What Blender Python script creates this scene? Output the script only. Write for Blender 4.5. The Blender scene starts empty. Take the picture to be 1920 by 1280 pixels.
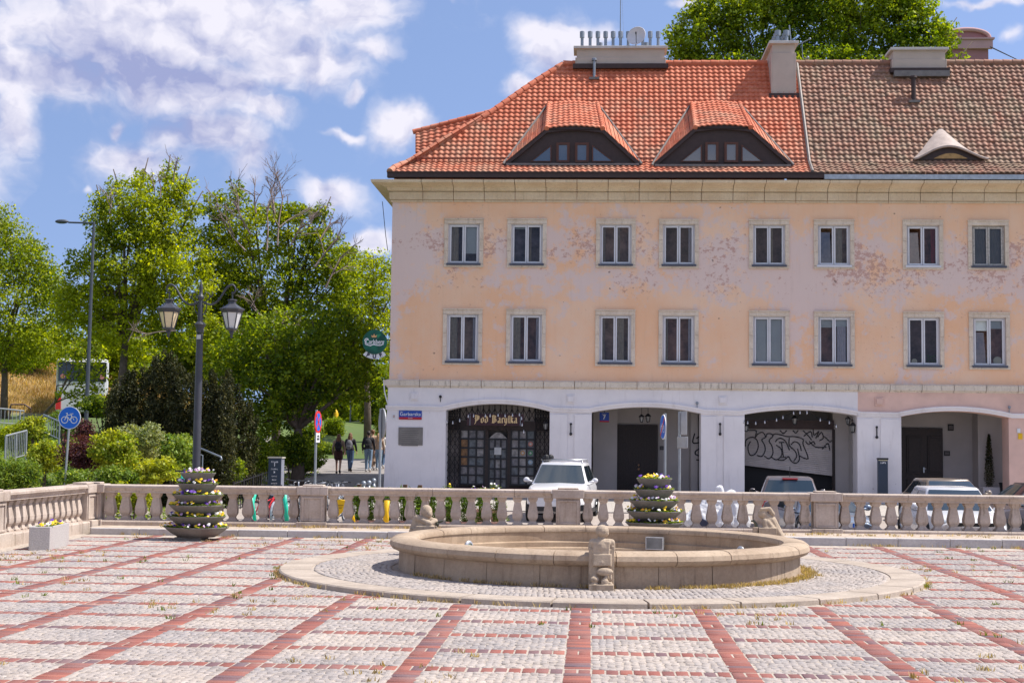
import bpy, bmesh, math, random
import numpy as np
from mathutils import Vector, Matrix, noise
random.seed(7); rng = np.random.default_rng(7)
S = bpy.context.scene; COL = S.collection
R_ = math.radians; PI = math.pi
# ---------------------------------------------------------------- camera
CH = 2.03
cam = bpy.data.cameras.new('camera'); camo = bpy.data.objects.new('camera', cam); COL.objects.link(camo)
cam.sensor_width = 36; cam.lens = 36*2700/1920; cam.clip_end = 3000; cam.clip_start = .1
_p, _q, _r = R_(3.14), R_(4.03), R_(.68)
_F = np.array([-math.sin(_p)*math.cos(_q), math.cos(_p)*math.cos(_q), math.sin(_q)])
_R0 = np.array([math.cos(_p), math.sin(_p), 0]); _U0 = np.cross(_R0, _F)
_R = math.cos(_r)*_R0+math.sin(_r)*_U0; _U = -math.sin(_r)*_R0+math.cos(_r)*_U0
camo.matrix_world = Matrix(((_R[0], _U[0], -_F[0], 0), (_R[1], _U[1], -_F[1], 0), (_R[2], _U[2], -_F[2], CH), (0, 0, 0, 1)))
S.camera = camo
def ray(px, py): return _F+(px-960)/2700*_R-(py-640)/2700*_U
def at(px, py, Y):                       # surveyed point of the photograph on the upright plane at depth Y
    d = ray(px, py); k = Y/d[1]; return Vector((d[0]*k, Y, CH+d[2]*k))
def gr(px, py, z=0.):                    # surveyed point on level z
    d = ray(px, py); k = (z-CH)/d[2]; return Vector((d[0]*k, d[1]*k, z))
# ---------------------------------------------------------------- light
SUN_EL, SUN_AZ = R_(56), R_(5)          # azimuth measured from +X towards +Y: from the right and a little behind the houses
sd = Vector((math.cos(SUN_EL)*math.cos(SUN_AZ), math.cos(SUN_EL)*math.sin(SUN_AZ), math.sin(SUN_EL)))
sl = bpy.data.lights.new('sun', 'SUN'); sl.energy = 3.2; sl.angle = R_(.53); sl.color = (1, .95, .87)
so = bpy.data.objects.new('sun', sl); COL.objects.link(so); so.rotation_euler = sd.to_track_quat('Z', 'Y').to_euler()
S.view_settings.view_transform = 'Standard'; S.view_settings.look = 'None'; S.view_settings.gamma = 1
S.view_settings.exposure = 1.05
S.view_settings.use_curve_mapping = False
W = bpy.data.worlds.new('World'); S.world = W; W.use_nodes = True
nt = W.node_tree; nt.nodes.clear()
class NB:                                 # small node builder
    def __init__(s, nt): s.nt = nt; s.n = nt.nodes; s.l = nt.links
    def _set(s, sock, v):
        if isinstance(v, bpy.types.NodeSocket): s.l.new(v, sock)
        elif v is not None: sock.default_value = v
    def math(s, op, a, b=None, c=None, clamp=False):
        n = s.n.new('ShaderNodeMath'); n.operation = op; n.use_clamp = clamp
        s._set(n.inputs[0], a)
        if b is not None: s._set(n.inputs[1], b)
        if c is not None: s._set(n.inputs[2], c)
        return n.outputs[0]
    def vmath(s, op, a, b=None, sc=None):
        n = s.n.new('ShaderNodeVectorMath'); n.operation = op; s._set(n.inputs[0], a)
        if b is not None: s._set(n.inputs[1], b)
        if sc is not None: s._set(n.inputs['Scale'], sc)
        return n.outputs[1] if op in ('LENGTH', 'DOT_PRODUCT') else n.outputs[0]
    def mix(s, f, a, b, mode='MIX'):
        n = s.n.new('ShaderNodeMix'); n.data_type = 'RGBA'; n.blend_type = mode
        s._set(n.inputs[0], f); s._set(n.inputs[6], a); s._set(n.inputs[7], b); return n.outputs[2]
    def noise(s, vec, scale, detail=5, rough=.55, out=0, dist=0.):
        n = s.n.new('ShaderNodeTexNoise'); s._set(n.inputs['Vector'], vec); s._set(n.inputs['Scale'], scale)
        n.inputs['Detail'].default_value = detail; n.inputs['Roughness'].default_value = rough
        n.inputs['Distortion'].default_value = dist; return n.outputs[out]
    def ramp(s, f, stops, interp='LINEAR'):
        n = s.n.new('ShaderNodeValToRGB'); s._set(n.inputs[0], f); e = n.color_ramp.elements; n.color_ramp.interpolation = interp
        while len(e) > 1: e.remove(e[-1])
        e[0].position = stops[0][0]; e[0].color = c4(stops[0][1])
        for p, c in stops[1:]:
            k = e.new(p); k.color = c4(c)
        return n.outputs[0]
    def mr(s, v, a, b, c=0., d=1., smooth=False):
        n = s.n.new('ShaderNodeMapRange'); s._set(n.inputs[0], v)
        if smooth: n.interpolation_type = 'SMOOTHSTEP'
        for i, q in zip((1, 2, 3, 4), (a, b, c, d)): s._set(n.inputs[i], q)
        return n.outputs[0]
    def sep(s, v):
        n = s.n.new('ShaderNodeSeparateXYZ'); s._set(n.inputs[0], v); return n.outputs
    def comb(s, x, y, z):
        n = s.n.new('ShaderNodeCombineXYZ')
        for i, q in enumerate((x, y, z)): s._set(n.inputs[i], q)
        return n.outputs[0]
def c4(c):
    if isinstance(c, (int, float)): return (c, c, c, 1)
    return tuple(c)+(1,) if len(c) == 3 else tuple(c)
b = NB(nt)
tc = nt.nodes.new('ShaderNodeTexCoord').outputs['Generated']
sx, sy, sz = b.sep(tc)
sky = nt.nodes.new('ShaderNodeTexSky'); sky.sky_type = 'NISHITA'; sky.sun_disc = False
sky.sun_elevation = SUN_EL; sky.sun_rotation = PI/2-SUN_AZ; sky.air_density = 1.0; sky.dust_density = .4; sky.ozone_density = 2.2
# look a little higher up in the sky model so that the low sky is as clear and blue as on the day
zz = b.math('MULTIPLY_ADD', b.math('ABSOLUTE', sz), .72, .28)
b._set(sky.inputs[0], b.vmath('NORMALIZE', b.comb(sx, sy, zz)))
skyc = b.mix(1., sky.outputs[0], (1.13, 1.02, 1.04, 1), 'MULTIPLY')
az = b.math('ARCTAN2', sx, sy); el = b.math('ARCSINE', sz)
def azel(px, py):
    d = ray(px, py); d = d/np.linalg.norm(d); return math.atan2(d[0], d[1]), math.asin(d[2])
# cumulus: centre and radii of each bank (degrees on the sky follow from the photograph), broken up by fractal noise
banks = [(420, 50, 330, 95, 1.05), (180, 60, 260, 120, 1.), (90, 150, 170, 75, .9), (330, 150, 260, 75, .95), (560, 110, 170, 75, 1.), (650, 30, 130, 60, .95), (700, 105, 80, 30, .8), (25, 240, 55, 110, .85), (5, 330, 40, 60, .6), (500, 205, 85, 38, .9), (400, 250, 120, 55, .75),
         (250, 310, 110, 50, .75), (320, 265, 60, 40, .6), (215, 245, 16, 26, .65), (470, 290, 60, 60, .6), (750, 225, 62, 42, 1.1), (655, 248, 50, 14, .7), (660, 178, 26, 16, .8),
         (625, 358, 58, 36, 1.), (705, 462, 44, 22, 1.), (1065, 95, 85, 60, 1.15), (985, 165, 60, 32, .75), (1010, 60, 50, 30, .9), (1130, 60, 40, 30, .8), (160, 355, 12, 10, .5), (62, 290, 12, 12, .5),
         (820, 2, 50, 10, .7), (1285, 10, 45, 18, .8), (1895, 65, 25, 18, .6), (1850, 0, 90, 10, .7), (1900, 210, 60, 60, .4)]
shades = [(250, 150, 300, 60, 1.), (120, 90, 130, 40, .5), (450, 95, 150, 30, .45), (560, 150, 120, 26, .6), (330, 250, 260, 60, .85), (480, 290, 90, 70, .8), (745, 262, 60, 18, .7), (620, 385, 60, 16, .4), (1000, 140, 90, 26, .45), (1060, 150, 60, 20, .5), (10, 210, 60, 60, .3)]
wv = b.vmath('SCALE', b.vmath('SUBTRACT', b.noise(tc, 11., 2, .5, out=1), (.5, .5, .5)), sc=.030)
wv2 = b.vmath('SCALE', b.vmath('SUBTRACT', b.noise(tc, 42., 3, .55, out=1), (.5, .5, .5)), sc=.018)
wsx, wsy, wsz = b.sep(b.vmath('ADD', wv, wv2))
def dens(lst, k=1.1):
    u = b.math('ADD', az, wsx); v = b.math('ADD', el, wsz); tot = None
    for px, py, rx, ry, w in lst:
        a0, e0 = azel(px, py)
        du = b.math('MULTIPLY', b.math('SUBTRACT', u, a0), 2700/rx); dv = b.math('MULTIPLY', b.math('SUBTRACT', v, e0), 2700/ry)
        r2 = b.math('ADD', b.math('MULTIPLY', du, du), b.math('MULTIPLY', dv, dv))
        g = b.math('MULTIPLY', b.math('POWER', 2.718, b.math('MULTIPLY', r2, -k)), w)
        tot = g if tot is None else b.math('MAXIMUM', tot, g)
    return tot, u, v
d0, u0, v0 = dens(banks)
s0_, _u, _v = dens(shades, .8)
def field(du, dv):
    q = b.comb(b.math('ADD', u0, du), b.math('MULTIPLY', b.math('ADD', v0, dv), 1.25), 3.1)
    f = b.noise(q, 14., 7, .52); n2 = b.noise(q, 34., 4, .5)
    bil = b.math('SUBTRACT', 1., b.math('MULTIPLY', b.math('ABSOLUTE', b.math('SUBTRACT', n2, .5)), 5.))      # rounded cauliflower heads
    return b.math('ADD', b.math('MULTIPLY', b.math('SUBTRACT', f, .5), 1.15), b.math('MULTIPLY', b.math('SUBTRACT', bil, .55), .16))
fb = field(0, 0); fb2 = field(.008, .010)
# the same fractal cloud field goes on over the rest of the sky dome
wide = b.mr(b.noise(tc, 2.3, 6, .55), .47, .64, 0, .95)
infr = b.math('MULTIPLY', b.mr(b.math('ABSOLUTE', b.math('ADD', az, .055)), .40, .55, 1, 0), b.mr(el, .30, .42, 1, 0))
base = b.math('ADD', b.math('MULTIPLY', d0, infr), b.math('MULTIPLY', wide, b.math('SUBTRACT', 1., infr)))
raw = b.math('ADD', base, fb)
cover = b.mr(raw, .15, .82, 0, 1, True)
cover = b.math('MULTIPLY', cover, b.mr(el, -.02, .02))
lit = b.math('MULTIPLY', b.math('SUBTRACT', fb, fb2), 2.6)
thick = b.mr(raw, .6, 1.3, 0, 1)
sh = b.math('ADD', b.math('MULTIPLY', s0_, -.95), b.math('ADD', b.math('MULTIPLY', thick, -.26), b.math('ADD', lit, 1.02)), clamp=True)
ccol = b.mix(sh, (1.95, 2.15, 3.55, 1), (5.0, 4.85, 5.35, 1))
final = b.mix(b.math('MULTIPLY', cover, .94), skyc, ccol)
bg = nt.nodes.new('ShaderNodeBackground'); b._set(bg.inputs[0], final); bg.inputs[1].default_value = .092
wo = nt.nodes.new('ShaderNodeOutputWorld'); nt.links.new(bg.outputs[0], wo.inputs[0])
S.cycles.max_bounces = 6; S.cycles.diffuse_bounces = 4; S.cycles.glossy_bounces = 3; S.cycles.transmission_bounces = 4; S.cycles.transparent_max_bounces = 6
S.cycles.use_denoising = True
# ---------------------------------------------------------------- materials
MATS = {}
def M(name, col=(.5, .5, .5), rough=.8, var=.12, scale=4., bump=0., bs=40., metal=0., spec=.4, coat=0., fn=None, hue=None, island=0.):
    if name in MATS: return MATS[name]
    m = bpy.data.materials.new(name); m.use_nodes = True; MATS[name] = m
    t = m.node_tree; n = NB(t); p = t.nodes['Principled BSDF']
    p.inputs['Roughness'].default_value = rough; p.inputs['Metallic'].default_value = metal
    p.inputs['Specular IOR Level'].default_value = spec; p.inputs['Coat Weight'].default_value = coat
    geo = t.nodes.new('ShaderNodeNewGeometry'); pos = geo.outputs['Position']
    m['_'] = 1
    if fn: c, h = fn(n, pos, geo, p)
    else:
        h = None
        c = c4(col)
        if var:
            f = n.noise(pos, scale, 6, .6)
            lo = tuple(x*(1-var) for x in col); hi = tuple(min(1, x*(1+var)) for x in col)
            if hue: hi = tuple(min(1, x*(1+var)*k) for x, k in zip(col, hue))
            c = n.mix(n.mr(f, .3, .7), c4(lo), c4(hi))
        if island:
            oi = t.nodes.new('ShaderNodeObjectInfo').outputs['Random']
            rr = n.math('FRACT', n.math('ADD', geo.outputs['Random Per Island'], oi))
            c = n.mix(1., c, n.ramp(rr, [(0, 1-island), (1, 1+island)]), 'MULTIPLY')
    n._set(p.inputs['Base Color'], c)
    if bump or h is not None:
        bn = t.nodes.new('ShaderNodeBump'); bn.inputs['Strength'].default_value = bump or .5; bn.inputs['Distance'].default_value = .02
        n._set(bn.inputs['Height'], h if h is not None else n.noise(pos, bs, 6, .6)); t.links.new(bn.outputs[0], p.inputs['Normal'])
    return m
def Lf(name, c1, c2, c3=None, trans=.45, sc=.6, rough=.5):
    if name in MATS: return MATS[name]
    m = bpy.data.materials.new(name); m.use_nodes = True; MATS[name] = m
    t = m.node_tree; n = NB(t); t.nodes.remove(t.nodes['Principled BSDF'])
    geo = t.nodes.new('ShaderNodeNewGeometry')
    r = geo.outputs['Random Per Island']
    cl = n.mr(n.noise(geo.outputs['Position'], sc, 3, .5), .38, .62)
    c = n.mix(cl, c4(c1), c4(c2))
    if c3: c = n.mix(n.mr(r, .72, 1.), c, c4(c3))
    c = n.mix(1., c, n.ramp(n.math('FRACT', n.math('MULTIPLY', r, 7.)), [(0, .5), (1, 1.45)]), 'MULTIPLY')
    d = t.nodes.new('ShaderNodeBsdfDiffuse'); tr = t.nodes.new('ShaderNodeBsdfTranslucent'); g = t.nodes.new('ShaderNodeBsdfGlossy')
    n._set(d.inputs[0], c); n._set(tr.inputs[0], n.mix(1., c, (1.9, 1.75, .3, 1), 'MULTIPLY')); g.inputs['Roughness'].default_value = rough
    g.inputs[0].default_value = (.9, .9, .9, 1)
    ms = t.nodes.new('ShaderNodeMixShader'); ms.inputs[0].default_value = trans
    t.links.new(d.outputs[0], ms.inputs[1]); t.links.new(tr.outputs[0], ms.inputs[2])
    m2 = t.nodes.new('ShaderNodeMixShader'); m2.inputs[0].default_value = .015
    t.links.new(ms.outputs[0], m2.inputs[1]); t.links.new(g.outputs[0], m2.inputs[2])
    t.links.new(m2.outputs[0], t.nodes['Material Output'].inputs[0]); return m
# ---------------------------------------------------------------- object helpers
def link(name, me, mat=None, parent=None, smooth=False):
    if mat is not None:
        if isinstance(mat, (list, tuple)):
            for q in mat: me.materials.append(q)
        else: me.materials.append(mat)
    if smooth: me.polygons.foreach_set('use_smooth', [True]*len(me.polygons))
    o = bpy.data.objects.new(name, me); COL.objects.link(o)
    if parent: o.parent = parent
    return o
def tag(o, label=None, cat=None, group=None, kind=None):
    if label: o['label'] = label
    if cat: o['category'] = cat
    if group: o['group'] = group
    if kind: o['kind'] = kind
    return o
def empty(name, loc=(0, 0, 0), rz=0, label=None, cat=None, group=None):
    o = bpy.data.objects.new(name, None); COL.objects.link(o); o.location = loc; o.rotation_euler.z = rz; o.empty_display_size = .1
    return tag(o, label, cat, group)
def dup(o, parent=None):
    c = o.copy(); COL.objects.link(c)
    if parent: c.parent = parent
    for ch in o.children: dup(ch, c)
    return c
class MB:                                 # collects verts/faces
    def __init__(s): s.v = []; s.f = []; s.m = []
    def add(s, vs, fs, m=0):
        k = len(s.v); s.v += [tuple(v) for v in vs]; s.f += [tuple(i+k for i in f) for f in fs]; s.m += [m]*len(fs); return s
    def box(s, x0, x1, y0, y1, z0, z1, m=0, T=None):
        v = [(x, y, z) for x in (x0, x1) for y in (y0, y1) for z in (z0, z1)]
        if T is not None: v = [T @ Vector(q) for q in v]
        return s.add(v, [(0, 1, 3, 2), (4, 6, 7, 5), (0, 4, 5, 1), (2, 3, 7, 6), (0, 2, 6, 4), (1, 5, 7, 3)], m)
    def tube(s, pts, r, n=8, cap=True, m=0):
        pts = [Vector(p) for p in pts]; N = len(pts)
        rs = r if isinstance(r, (list, tuple)) else [r]*N
        k = len(s.v); up = None
        for i, p in enumerate(pts):
            t = (pts[min(i+1, N-1)]-pts[max(i-1, 0)]).normalized()
            if up is None:
                up = Vector((0, 0, 1)) if abs(t.z) < .9 else Vector((1, 0, 0))
            a = (up-t*up.dot(t)).normalized(); bb = t.cross(a); up = a
            for j in range(n):
                an = 2*PI*j/n; s.v.append(tuple(p+(a*math.cos(an)+bb*math.sin(an))*rs[i]))
        for i in range(N-1):
            for j in range(n):
                s.f.append((k+i*n+j, k+i*n+(j+1) % n, k+(i+1)*n+(j+1) % n, k+(i+1)*n+j)); s.m.append(m)
        if cap:
            s.f.append(tuple(k+j for j in range(n))[::-1]); s.f.append(tuple(k+(N-1)*n+j for j in range(n))); s.m += [m, m]
        return s
    def lathe(s, prof, n=24, c=(0, 0, 0), m=0, square=False, a0=0., ax='z', cap=False):
        k = len(s.v)
        for r, z in prof:
            for j in range(n):
                an = a0+2*PI*j/n; x, y = r*math.cos(an), r*math.sin(an)
                s.v.append((c[0]+x, c[1]+y, c[2]+z) if ax == 'z' else ((c[0]+x, c[1]+z, c[2]+y) if ax == 'y' else (c[0]+z, c[1]+x, c[2]+y)))
        for i in range(len(prof)-1):
            for j in range(n):
                s.f.append((k+i*n+j, k+i*n+(j+1) % n, k+(i+1)*n+(j+1) % n, k+(i+1)*n+j)); s.m.append(m)
        if cap:
            s.f.append(tuple(k+j for j in range(n))[::-1]); s.f.append(tuple(k+(len(prof)-1)*n+j for j in range(n))); s.m += [m, m]
        return s
    def sq(s, prof, c=(0, 0, 0), m=0, asp=1.):   # square-section turning
        k = len(s.v)
        for r, z in prof:
            s.v += [(c[0]-r, c[1]-r*asp, c[2]+z), (c[0]+r, c[1]-r*asp, c[2]+z), (c[0]+r, c[1]+r*asp, c[2]+z), (c[0]-r, c[1]+r*asp, c[2]+z)]
        for i in range(len(prof)-1):
            for j in range(4):
                s.f.append((k+i*4+j, k+i*4+(j+1) % 4, k+(i+1)*4+(j+1) % 4, k+(i+1)*4+j)); s.m.append(m)
        s.f.append((k+3, k+2, k+1, k)); e = k+(len(prof)-1)*4; s.f.append((e, e+1, e+2, e+3)); s.m += [m, m]
        return s
    def prism(s, poly, y0, y1, m=0):             # polygon given as (x,z), extruded along y
        n = len(poly); k = len(s.v)
        s.v += [(x, y0, z) for x, z in poly]+[(x, y1, z) for x, z in poly]
        s.f += [tuple(range(k, k+n)), tuple(range(k+2*n-1, k+n-1, -1))]+[(k+i, k+n+i, k+n+(i+1) % n, k+(i+1) % n) for i in range(n)]
        s.m += [m]*(n+2); return s
    def ball(s, c, r, n=10, m=0, sc=(1, 1, 1)):
        pr = [(math.sin(PI*i/(n//2+2)), -math.cos(PI*i/(n//2+2))) for i in range(n//2+3)]
        k = len(s.v); s.lathe([(max(1e-4, a)*r, z*r) for a, z in pr], n, (0, 0, 0), m)
        for i in range(k, len(s.v)):
            x, y, z = s.v[i]; s.v[i] = (c[0]+x*sc[0], c[1]+y*sc[1], c[2]+z*sc[2])
        return s
    def mesh(s, name):
        me = bpy.data.meshes.new(name); me.from_pydata(s.v, [], s.f)
        if any(s.m): me.polygons.foreach_set('material_index', s.m)
        me.update(); return me
    def build(s, name, mat=None, parent=None, smooth=False, bevel=0., auto=None):
        o = link(name, s.mesh(name), mat, parent, smooth)
        if auto: autosm(o, auto)
        if bevel:
            bv = o.modifiers.new('bevel', 'BEVEL'); bv.width = bevel; bv.segments = 2; bv.limit_method = 'ANGLE'
        return o
def autosm(o, deg=35):
    me = o.data; bm = bmesh.new(); bm.from_mesh(me); bmesh.ops.recalc_face_normals(bm, faces=bm.faces)
    for f in bm.faces: f.smooth = True
    for e in bm.edges: e.smooth = not (len(e.link_faces) == 2 and e.calc_face_angle(0) > R_(deg))
    bm.to_mesh(me); bm.free(); return o
def npmesh(name, V, Fq, mat=None, parent=None, smooth=False):
    V = np.asarray(V, np.float32).reshape(-1, 3); Fq = np.asarray(Fq, np.int32); k = Fq.shape[1]
    me = bpy.data.meshes.new(name); me.vertices.add(len(V)); me.vertices.foreach_set('co', V.ravel())
    me.loops.add(Fq.size); me.loops.foreach_set('vertex_index', Fq.ravel())
    me.polygons.add(len(Fq)); me.polygons.foreach_set('loop_start', np.arange(0, Fq.size, k, dtype=np.int32))
    me.polygons.foreach_set('loop_total', np.full(len(Fq), k, np.int32))
    if smooth: me.polygons.foreach_set('use_smooth', np.ones(len(Fq), bool))
    me.update(calc_edges=True)
    return link(name, me, mat, parent)
def repl(V0, F0, P, sc=None):            # numpy replicate of a template at points P (optionally scaled per copy)
    V0 = np.asarray(V0, float); F0 = np.asarray(F0); n = len(P); P = np.asarray(P, float)
    V = V0[None]*(1 if sc is None else np.asarray(sc)[:, None, :])+P[:, None]
    Fq = F0[None]+(np.arange(n)*len(V0))[:, None, None]
    return V.reshape(-1, 3), Fq.reshape(-1, F0.shape[1])
_vfont = None
def text(name, s, size, loc, mat, parent=None, rot=(PI/2, 0, 0), depth=.004, sx=1., align='CENTER', bold=0.):
    cu = bpy.data.curves.new(name, 'FONT'); cu.body = s; cu.size = size; cu.extrude = depth; cu.align_x = align; cu.align_y = 'CENTER'; cu.offset = bold
    o = bpy.data.objects.new('tmp', cu); COL.objects.link(o); dg = bpy.context.evaluated_depsgraph_get()
    me = bpy.data.meshes.new_from_object(o.evaluated_get(dg)); bpy.data.objects.remove(o)
    ob = link(name, me, mat, parent); ob.location = loc; ob.rotation_euler = rot; ob.scale = (sx, 1, 1); return ob
def ribbon(strokes, w, y, ang=R_(40), th=.004, nib=True, closed=False):  # broad-nib pen strokes in the XZ plane at depth y
    mb = MB(); nx, nz = math.cos(ang)*w/2, math.sin(ang)*w/2
    for st in strokes:
        n = len(st)
        for i in range(n-1):
            (x0, z0), (x1, z1) = st[i], st[i+1]
            if nib: q = [(x0-nx, z0-nz), (x0+nx, z0+nz), (x1+nx, z1+nz), (x1-nx, z1-nz)]
            else:
                L = math.hypot(x1-x0, z1-z0) or 1; px, pz = -(z1-z0)/L*w/2, (x1-x0)/L*w/2
                ex, ez = (x1-x0)/L*w*.35, (z1-z0)/L*w*.35
                q = [(x0-px-ex, z0-pz-ez), (x0+px-ex, z0+pz-ez), (x1+px+ex, z1+pz+ez), (x1-px+ex, z1-pz+ez)]
            mb.prism(q, y-th-.0002*(i % 5), y)
    return mb
# ---------------------------------------------------------------- terrain
def ss(a, b_, x): t = np.clip((x-a)/(b_-a), 0, 1); return t*t*(3-2*t)
def gz(X, Y):
    X = np.asarray(X, float); Y = np.asarray(Y, float)
    path = np.interp(Y, [33, 44, 51, 61, 65, 75, 84, 110, 160, 400], [-.36, -.2, 0, .6, .75, 1.3, 2.6, 3.5, 4.6, 9.])
    emb = np.interp(Y, [33, 36.5, 44, 60, 78, 120, 160, 400], [-.36, -.3, .9, 2.2, 3.1, 3.5, 4.6, 9.])
    w = ss(-14.2, -17.5, X)
    z = path*(1-w)+emb*w
    hill = 4.6*np.exp(-((X+42)/13)**2-((Y-104)/15)**2)
    z = z+hill
    side = ss(-6.6, -7.6, X)                      # level ground under the houses
    z = np.where(z > 0, z*np.maximum(side, ss(75, 110, Y)), z)
    return np.where((Y < 33), -.36, z)
def g_mat(n, pos, geo, p):
    x, y, z = n.sep(pos)
    f = n.noise(pos, .35, 5, .6); f2 = n.noise(pos, 6, 5, .7)
    dry = n.mix(n.math('ADD', n.math('MULTIPLY', f2, .5), n.math('MULTIPLY', n.noise(pos, 1.3, 6, .7), .5)), (.22, .155, .07, 1), (.50, .36, .19, 1)); grn = n.mix(f2, (.055, .09, .02, 1), (.12, .17, .04, 1))
    hillm = n.math('MULTIPLY', n.mr(x, -25, -29, 0, 1), n.mr(y, 78, 86, 0, 1))
    c = n.mix(n.math('MAXIMUM', hillm, n.mr(f, .62, .75, 0, .5)), grn, dry)
    return c, n.noise(pos, 30, 6, .7)
gx = np.unique(np.concatenate([np.arange(-60, 40, 1.), np.array([-800, -400, -200, -120, -80, 60, 100, 200, 400, 800])]))
gy = np.unique(np.concatenate([np.array([-300, -100, -30, 0, 8, 30]), np.arange(33, 130, 1.), np.array([140, 160, 200, 300, 450, 700, 1200])]))
GX, GY = np.meshgrid(gx, gy); GZ = gz(GX, GY)-.03
nx, ny = len(gx), len(gy); idx = np.arange(nx*ny).reshape(ny, nx)
Fq = np.stack([idx[:-1, :-1], idx[:-1, 1:], idx[1:, 1:], idx[1:, :-1]], -1).reshape(-1, 4)
ground = npmesh('ground', np.stack([GX, GY, GZ], -1), Fq, M('ground', fn=g_mat), smooth=True); tag(ground, kind='structure')
def sheet(name, x0, x1, y0, y1, mat, dz=0., step=1.5, follow=True, edge=None):
    xs = np.linspace(x0, x1, max(2, int((x1-x0)/step)+1)); ys = np.linspace(y0, y1, max(2, int((y1-y0)/step)+1))
    A, B = np.meshgrid(xs, ys)
    if edge: A = edge(A, B)
    Z = (gz(A, B) if follow else A*0)+dz; n1, n2 = len(xs), len(ys); ii = np.arange(n1*n2).reshape(n2, n1)
    q = np.stack([ii[:-1, :-1], ii[:-1, 1:], ii[1:, 1:], ii[1:, :-1]], -1).reshape(-1, 4)
    return tag(npmesh(name, np.stack([A, B, Z], -1), q, mat, smooth=True), kind='structure')
m_asph = M('asphalt', (.26, .235, .22), .9, .2, 2., bump=.3, bs=120)
m_cob = M('street_setts', (.36, .31, .275), .9, .22, 9., bump=.5, bs=14)
sheet('street', -16, 40, 33.0, 45.9, m_cob, .004, 1.5)
def pavm(n, pos, geo, p):
    br = n.n.new('ShaderNodeTexBrick'); n._set(br.inputs['Vector'], n.vmath('SCALE', pos, sc=1.)); br.inputs['Scale'].default_value = 2.; br.inputs['Mortar Size'].default_value = .012
    br.inputs['Color1'].default_value = (.46, .42, .38, 1); br.inputs['Color2'].default_value = (.38, .35, .32, 1); br.inputs['Mortar'].default_value = (.2, .18, .16, 1)
    br.inputs['Brick Width'].default_value = 1.; br.inputs['Row Height'].default_value = 1.
    return n.mix(.5, br.outputs[0], n.mix(n.noise(pos, 3, 5, .6), (.34, .31, .28, 1), (.46, .42, .38, 1))), br.outputs[1]
m_pave = M('pavement_slabs', fn=pavm, rough=.9)
sheet('pavement', -7.3, 40, 46.0, 57, m_pave, .03, 1.)
kb = MB(); kb.box(-7.3, 40, 45.87, 45.998, -.5, -.105); tag(kb.build('pavement_kerb', M('granite_kerb', (.36, .33, .31), .8, .2, 8)), kind='structure')
def pedge(A, B): return A + np.interp(B, [44, 60, 66, 110], [0, 0, .3, 6.])*0 + np.where(B > 70, -(B-70)*.06, 0)
sheet('footpath', -16.2, -7.32, 46.0, 72, m_asph, .012, 1., True)
sheet('upper_road', -60, 0, 108, 118, M('road', (.30, .29, .30), .9, .12, 2.), .03, 2., True)
# ---------------------------------------------------------------- plaza
m_mort = M('sand_joint', (.40, .34, .285), .95, .3, 9, bump=.3)
def sett_c(n, pos, geo, p):
    oi = n.n.new('ShaderNodeObjectInfo').outputs['Random']
    r = n.math('FRACT', n.math('ADD', geo.outputs['Random Per Island'], oi))
    c = n.ramp(r, [(0, (.31, .275, .25)), (.25, (.38, .34, .31)), (.55, (.42, .375, .34)), (.8, (.365, .335, .315)), (1, (.47, .42, .385))])
    big = n.mr(n.noise(pos, .55, 5, .6), .35, .68)
    c = n.mix(1., c, n.mix(big, (.80, .80, .84, 1), (1.16, 1.1, 1.04, 1)), 'MULTIPLY'); c = n.mix(n.mr(n.noise(pos, 1.7, 6, .7), .58, .72, 0, .35), c, (.25, .19, .13, 1))
    c = n.mix(1., c, n.ramp(n.noise(pos, 60, 4, .7), [(.3, .82), (.7, 1.12)]), 'MULTIPLY')
    return c, n.noise(pos, 90, 4, .7)
m_sett = M('granite_sett', fn=sett_c, rough=.85, bump=.4)
def brick_c(n, pos, geo, p):
    oi = n.n.new('ShaderNodeObjectInfo').outputs['Random']
    r = n.math('FRACT', n.math('ADD', geo.outputs['Random Per Island'], oi))
    c = n.ramp(r, [(0, (.22, .068, .052)), (.2, (.28, .088, .066)), (.45, (.20, .076, .066)), (.62, (.34, .11, .075)), (.8, (.165, .085, .09)), (.93, (.14, .09, .105)), (1, (.25, .11, .09))])
    c = n.mix(n.mr(n.noise(pos, 2.2, 6, .65), .46, .8, .03, .35), c, (.36, .27, .235, 1))
    return c, n.noise(pos, 70, 5, .7)
m_brick = M('clinker_brick', fn=brick_c, rough=.8, bump=.4)
plaza = MB(); plaza.box(-14, 16, -6, 30.28, -.3, -.0065); plaza = tag(plaza.build('plaza', m_mort), kind='structure')
FC = (.14, 23.1); RR = 5.0
XS = [-.097+1.497*i for i in range(-9, 10)]; YS = [1.43+1.166*i for i in range(0, 25)]
def tmpl(w, d, h=.03, ch=.006):          # a paver with worn edges, 9 faces
    a, c = w/2, d/2
    v = [(-a, -c, -h), (a, -c, -h), (a, c, -h), (-a, c, -h), (-a, -c, -ch), (a, -c, -ch), (a, c, -ch), (-a, c, -ch),
         (-a+ch, -c+ch, 0), (a-ch, -c+ch, 0), (a-ch, c-ch, 0), (-a+ch, c-ch, 0)]
    f = [(0, 1, 5, 4), (1, 2, 6, 5), (2, 3, 7, 6), (3, 0, 4, 7), (4, 5, 9, 8), (5, 6, 10, 9), (6, 7, 11, 10), (7, 4, 8, 11), (8, 9, 10, 11)]
    return np.array(v), np.array(f)
def inring(x, y, r=RR+.02): return (x-FC[0])**2+(y-FC[1])**2 < r*r
thick, thin = [], []
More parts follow.
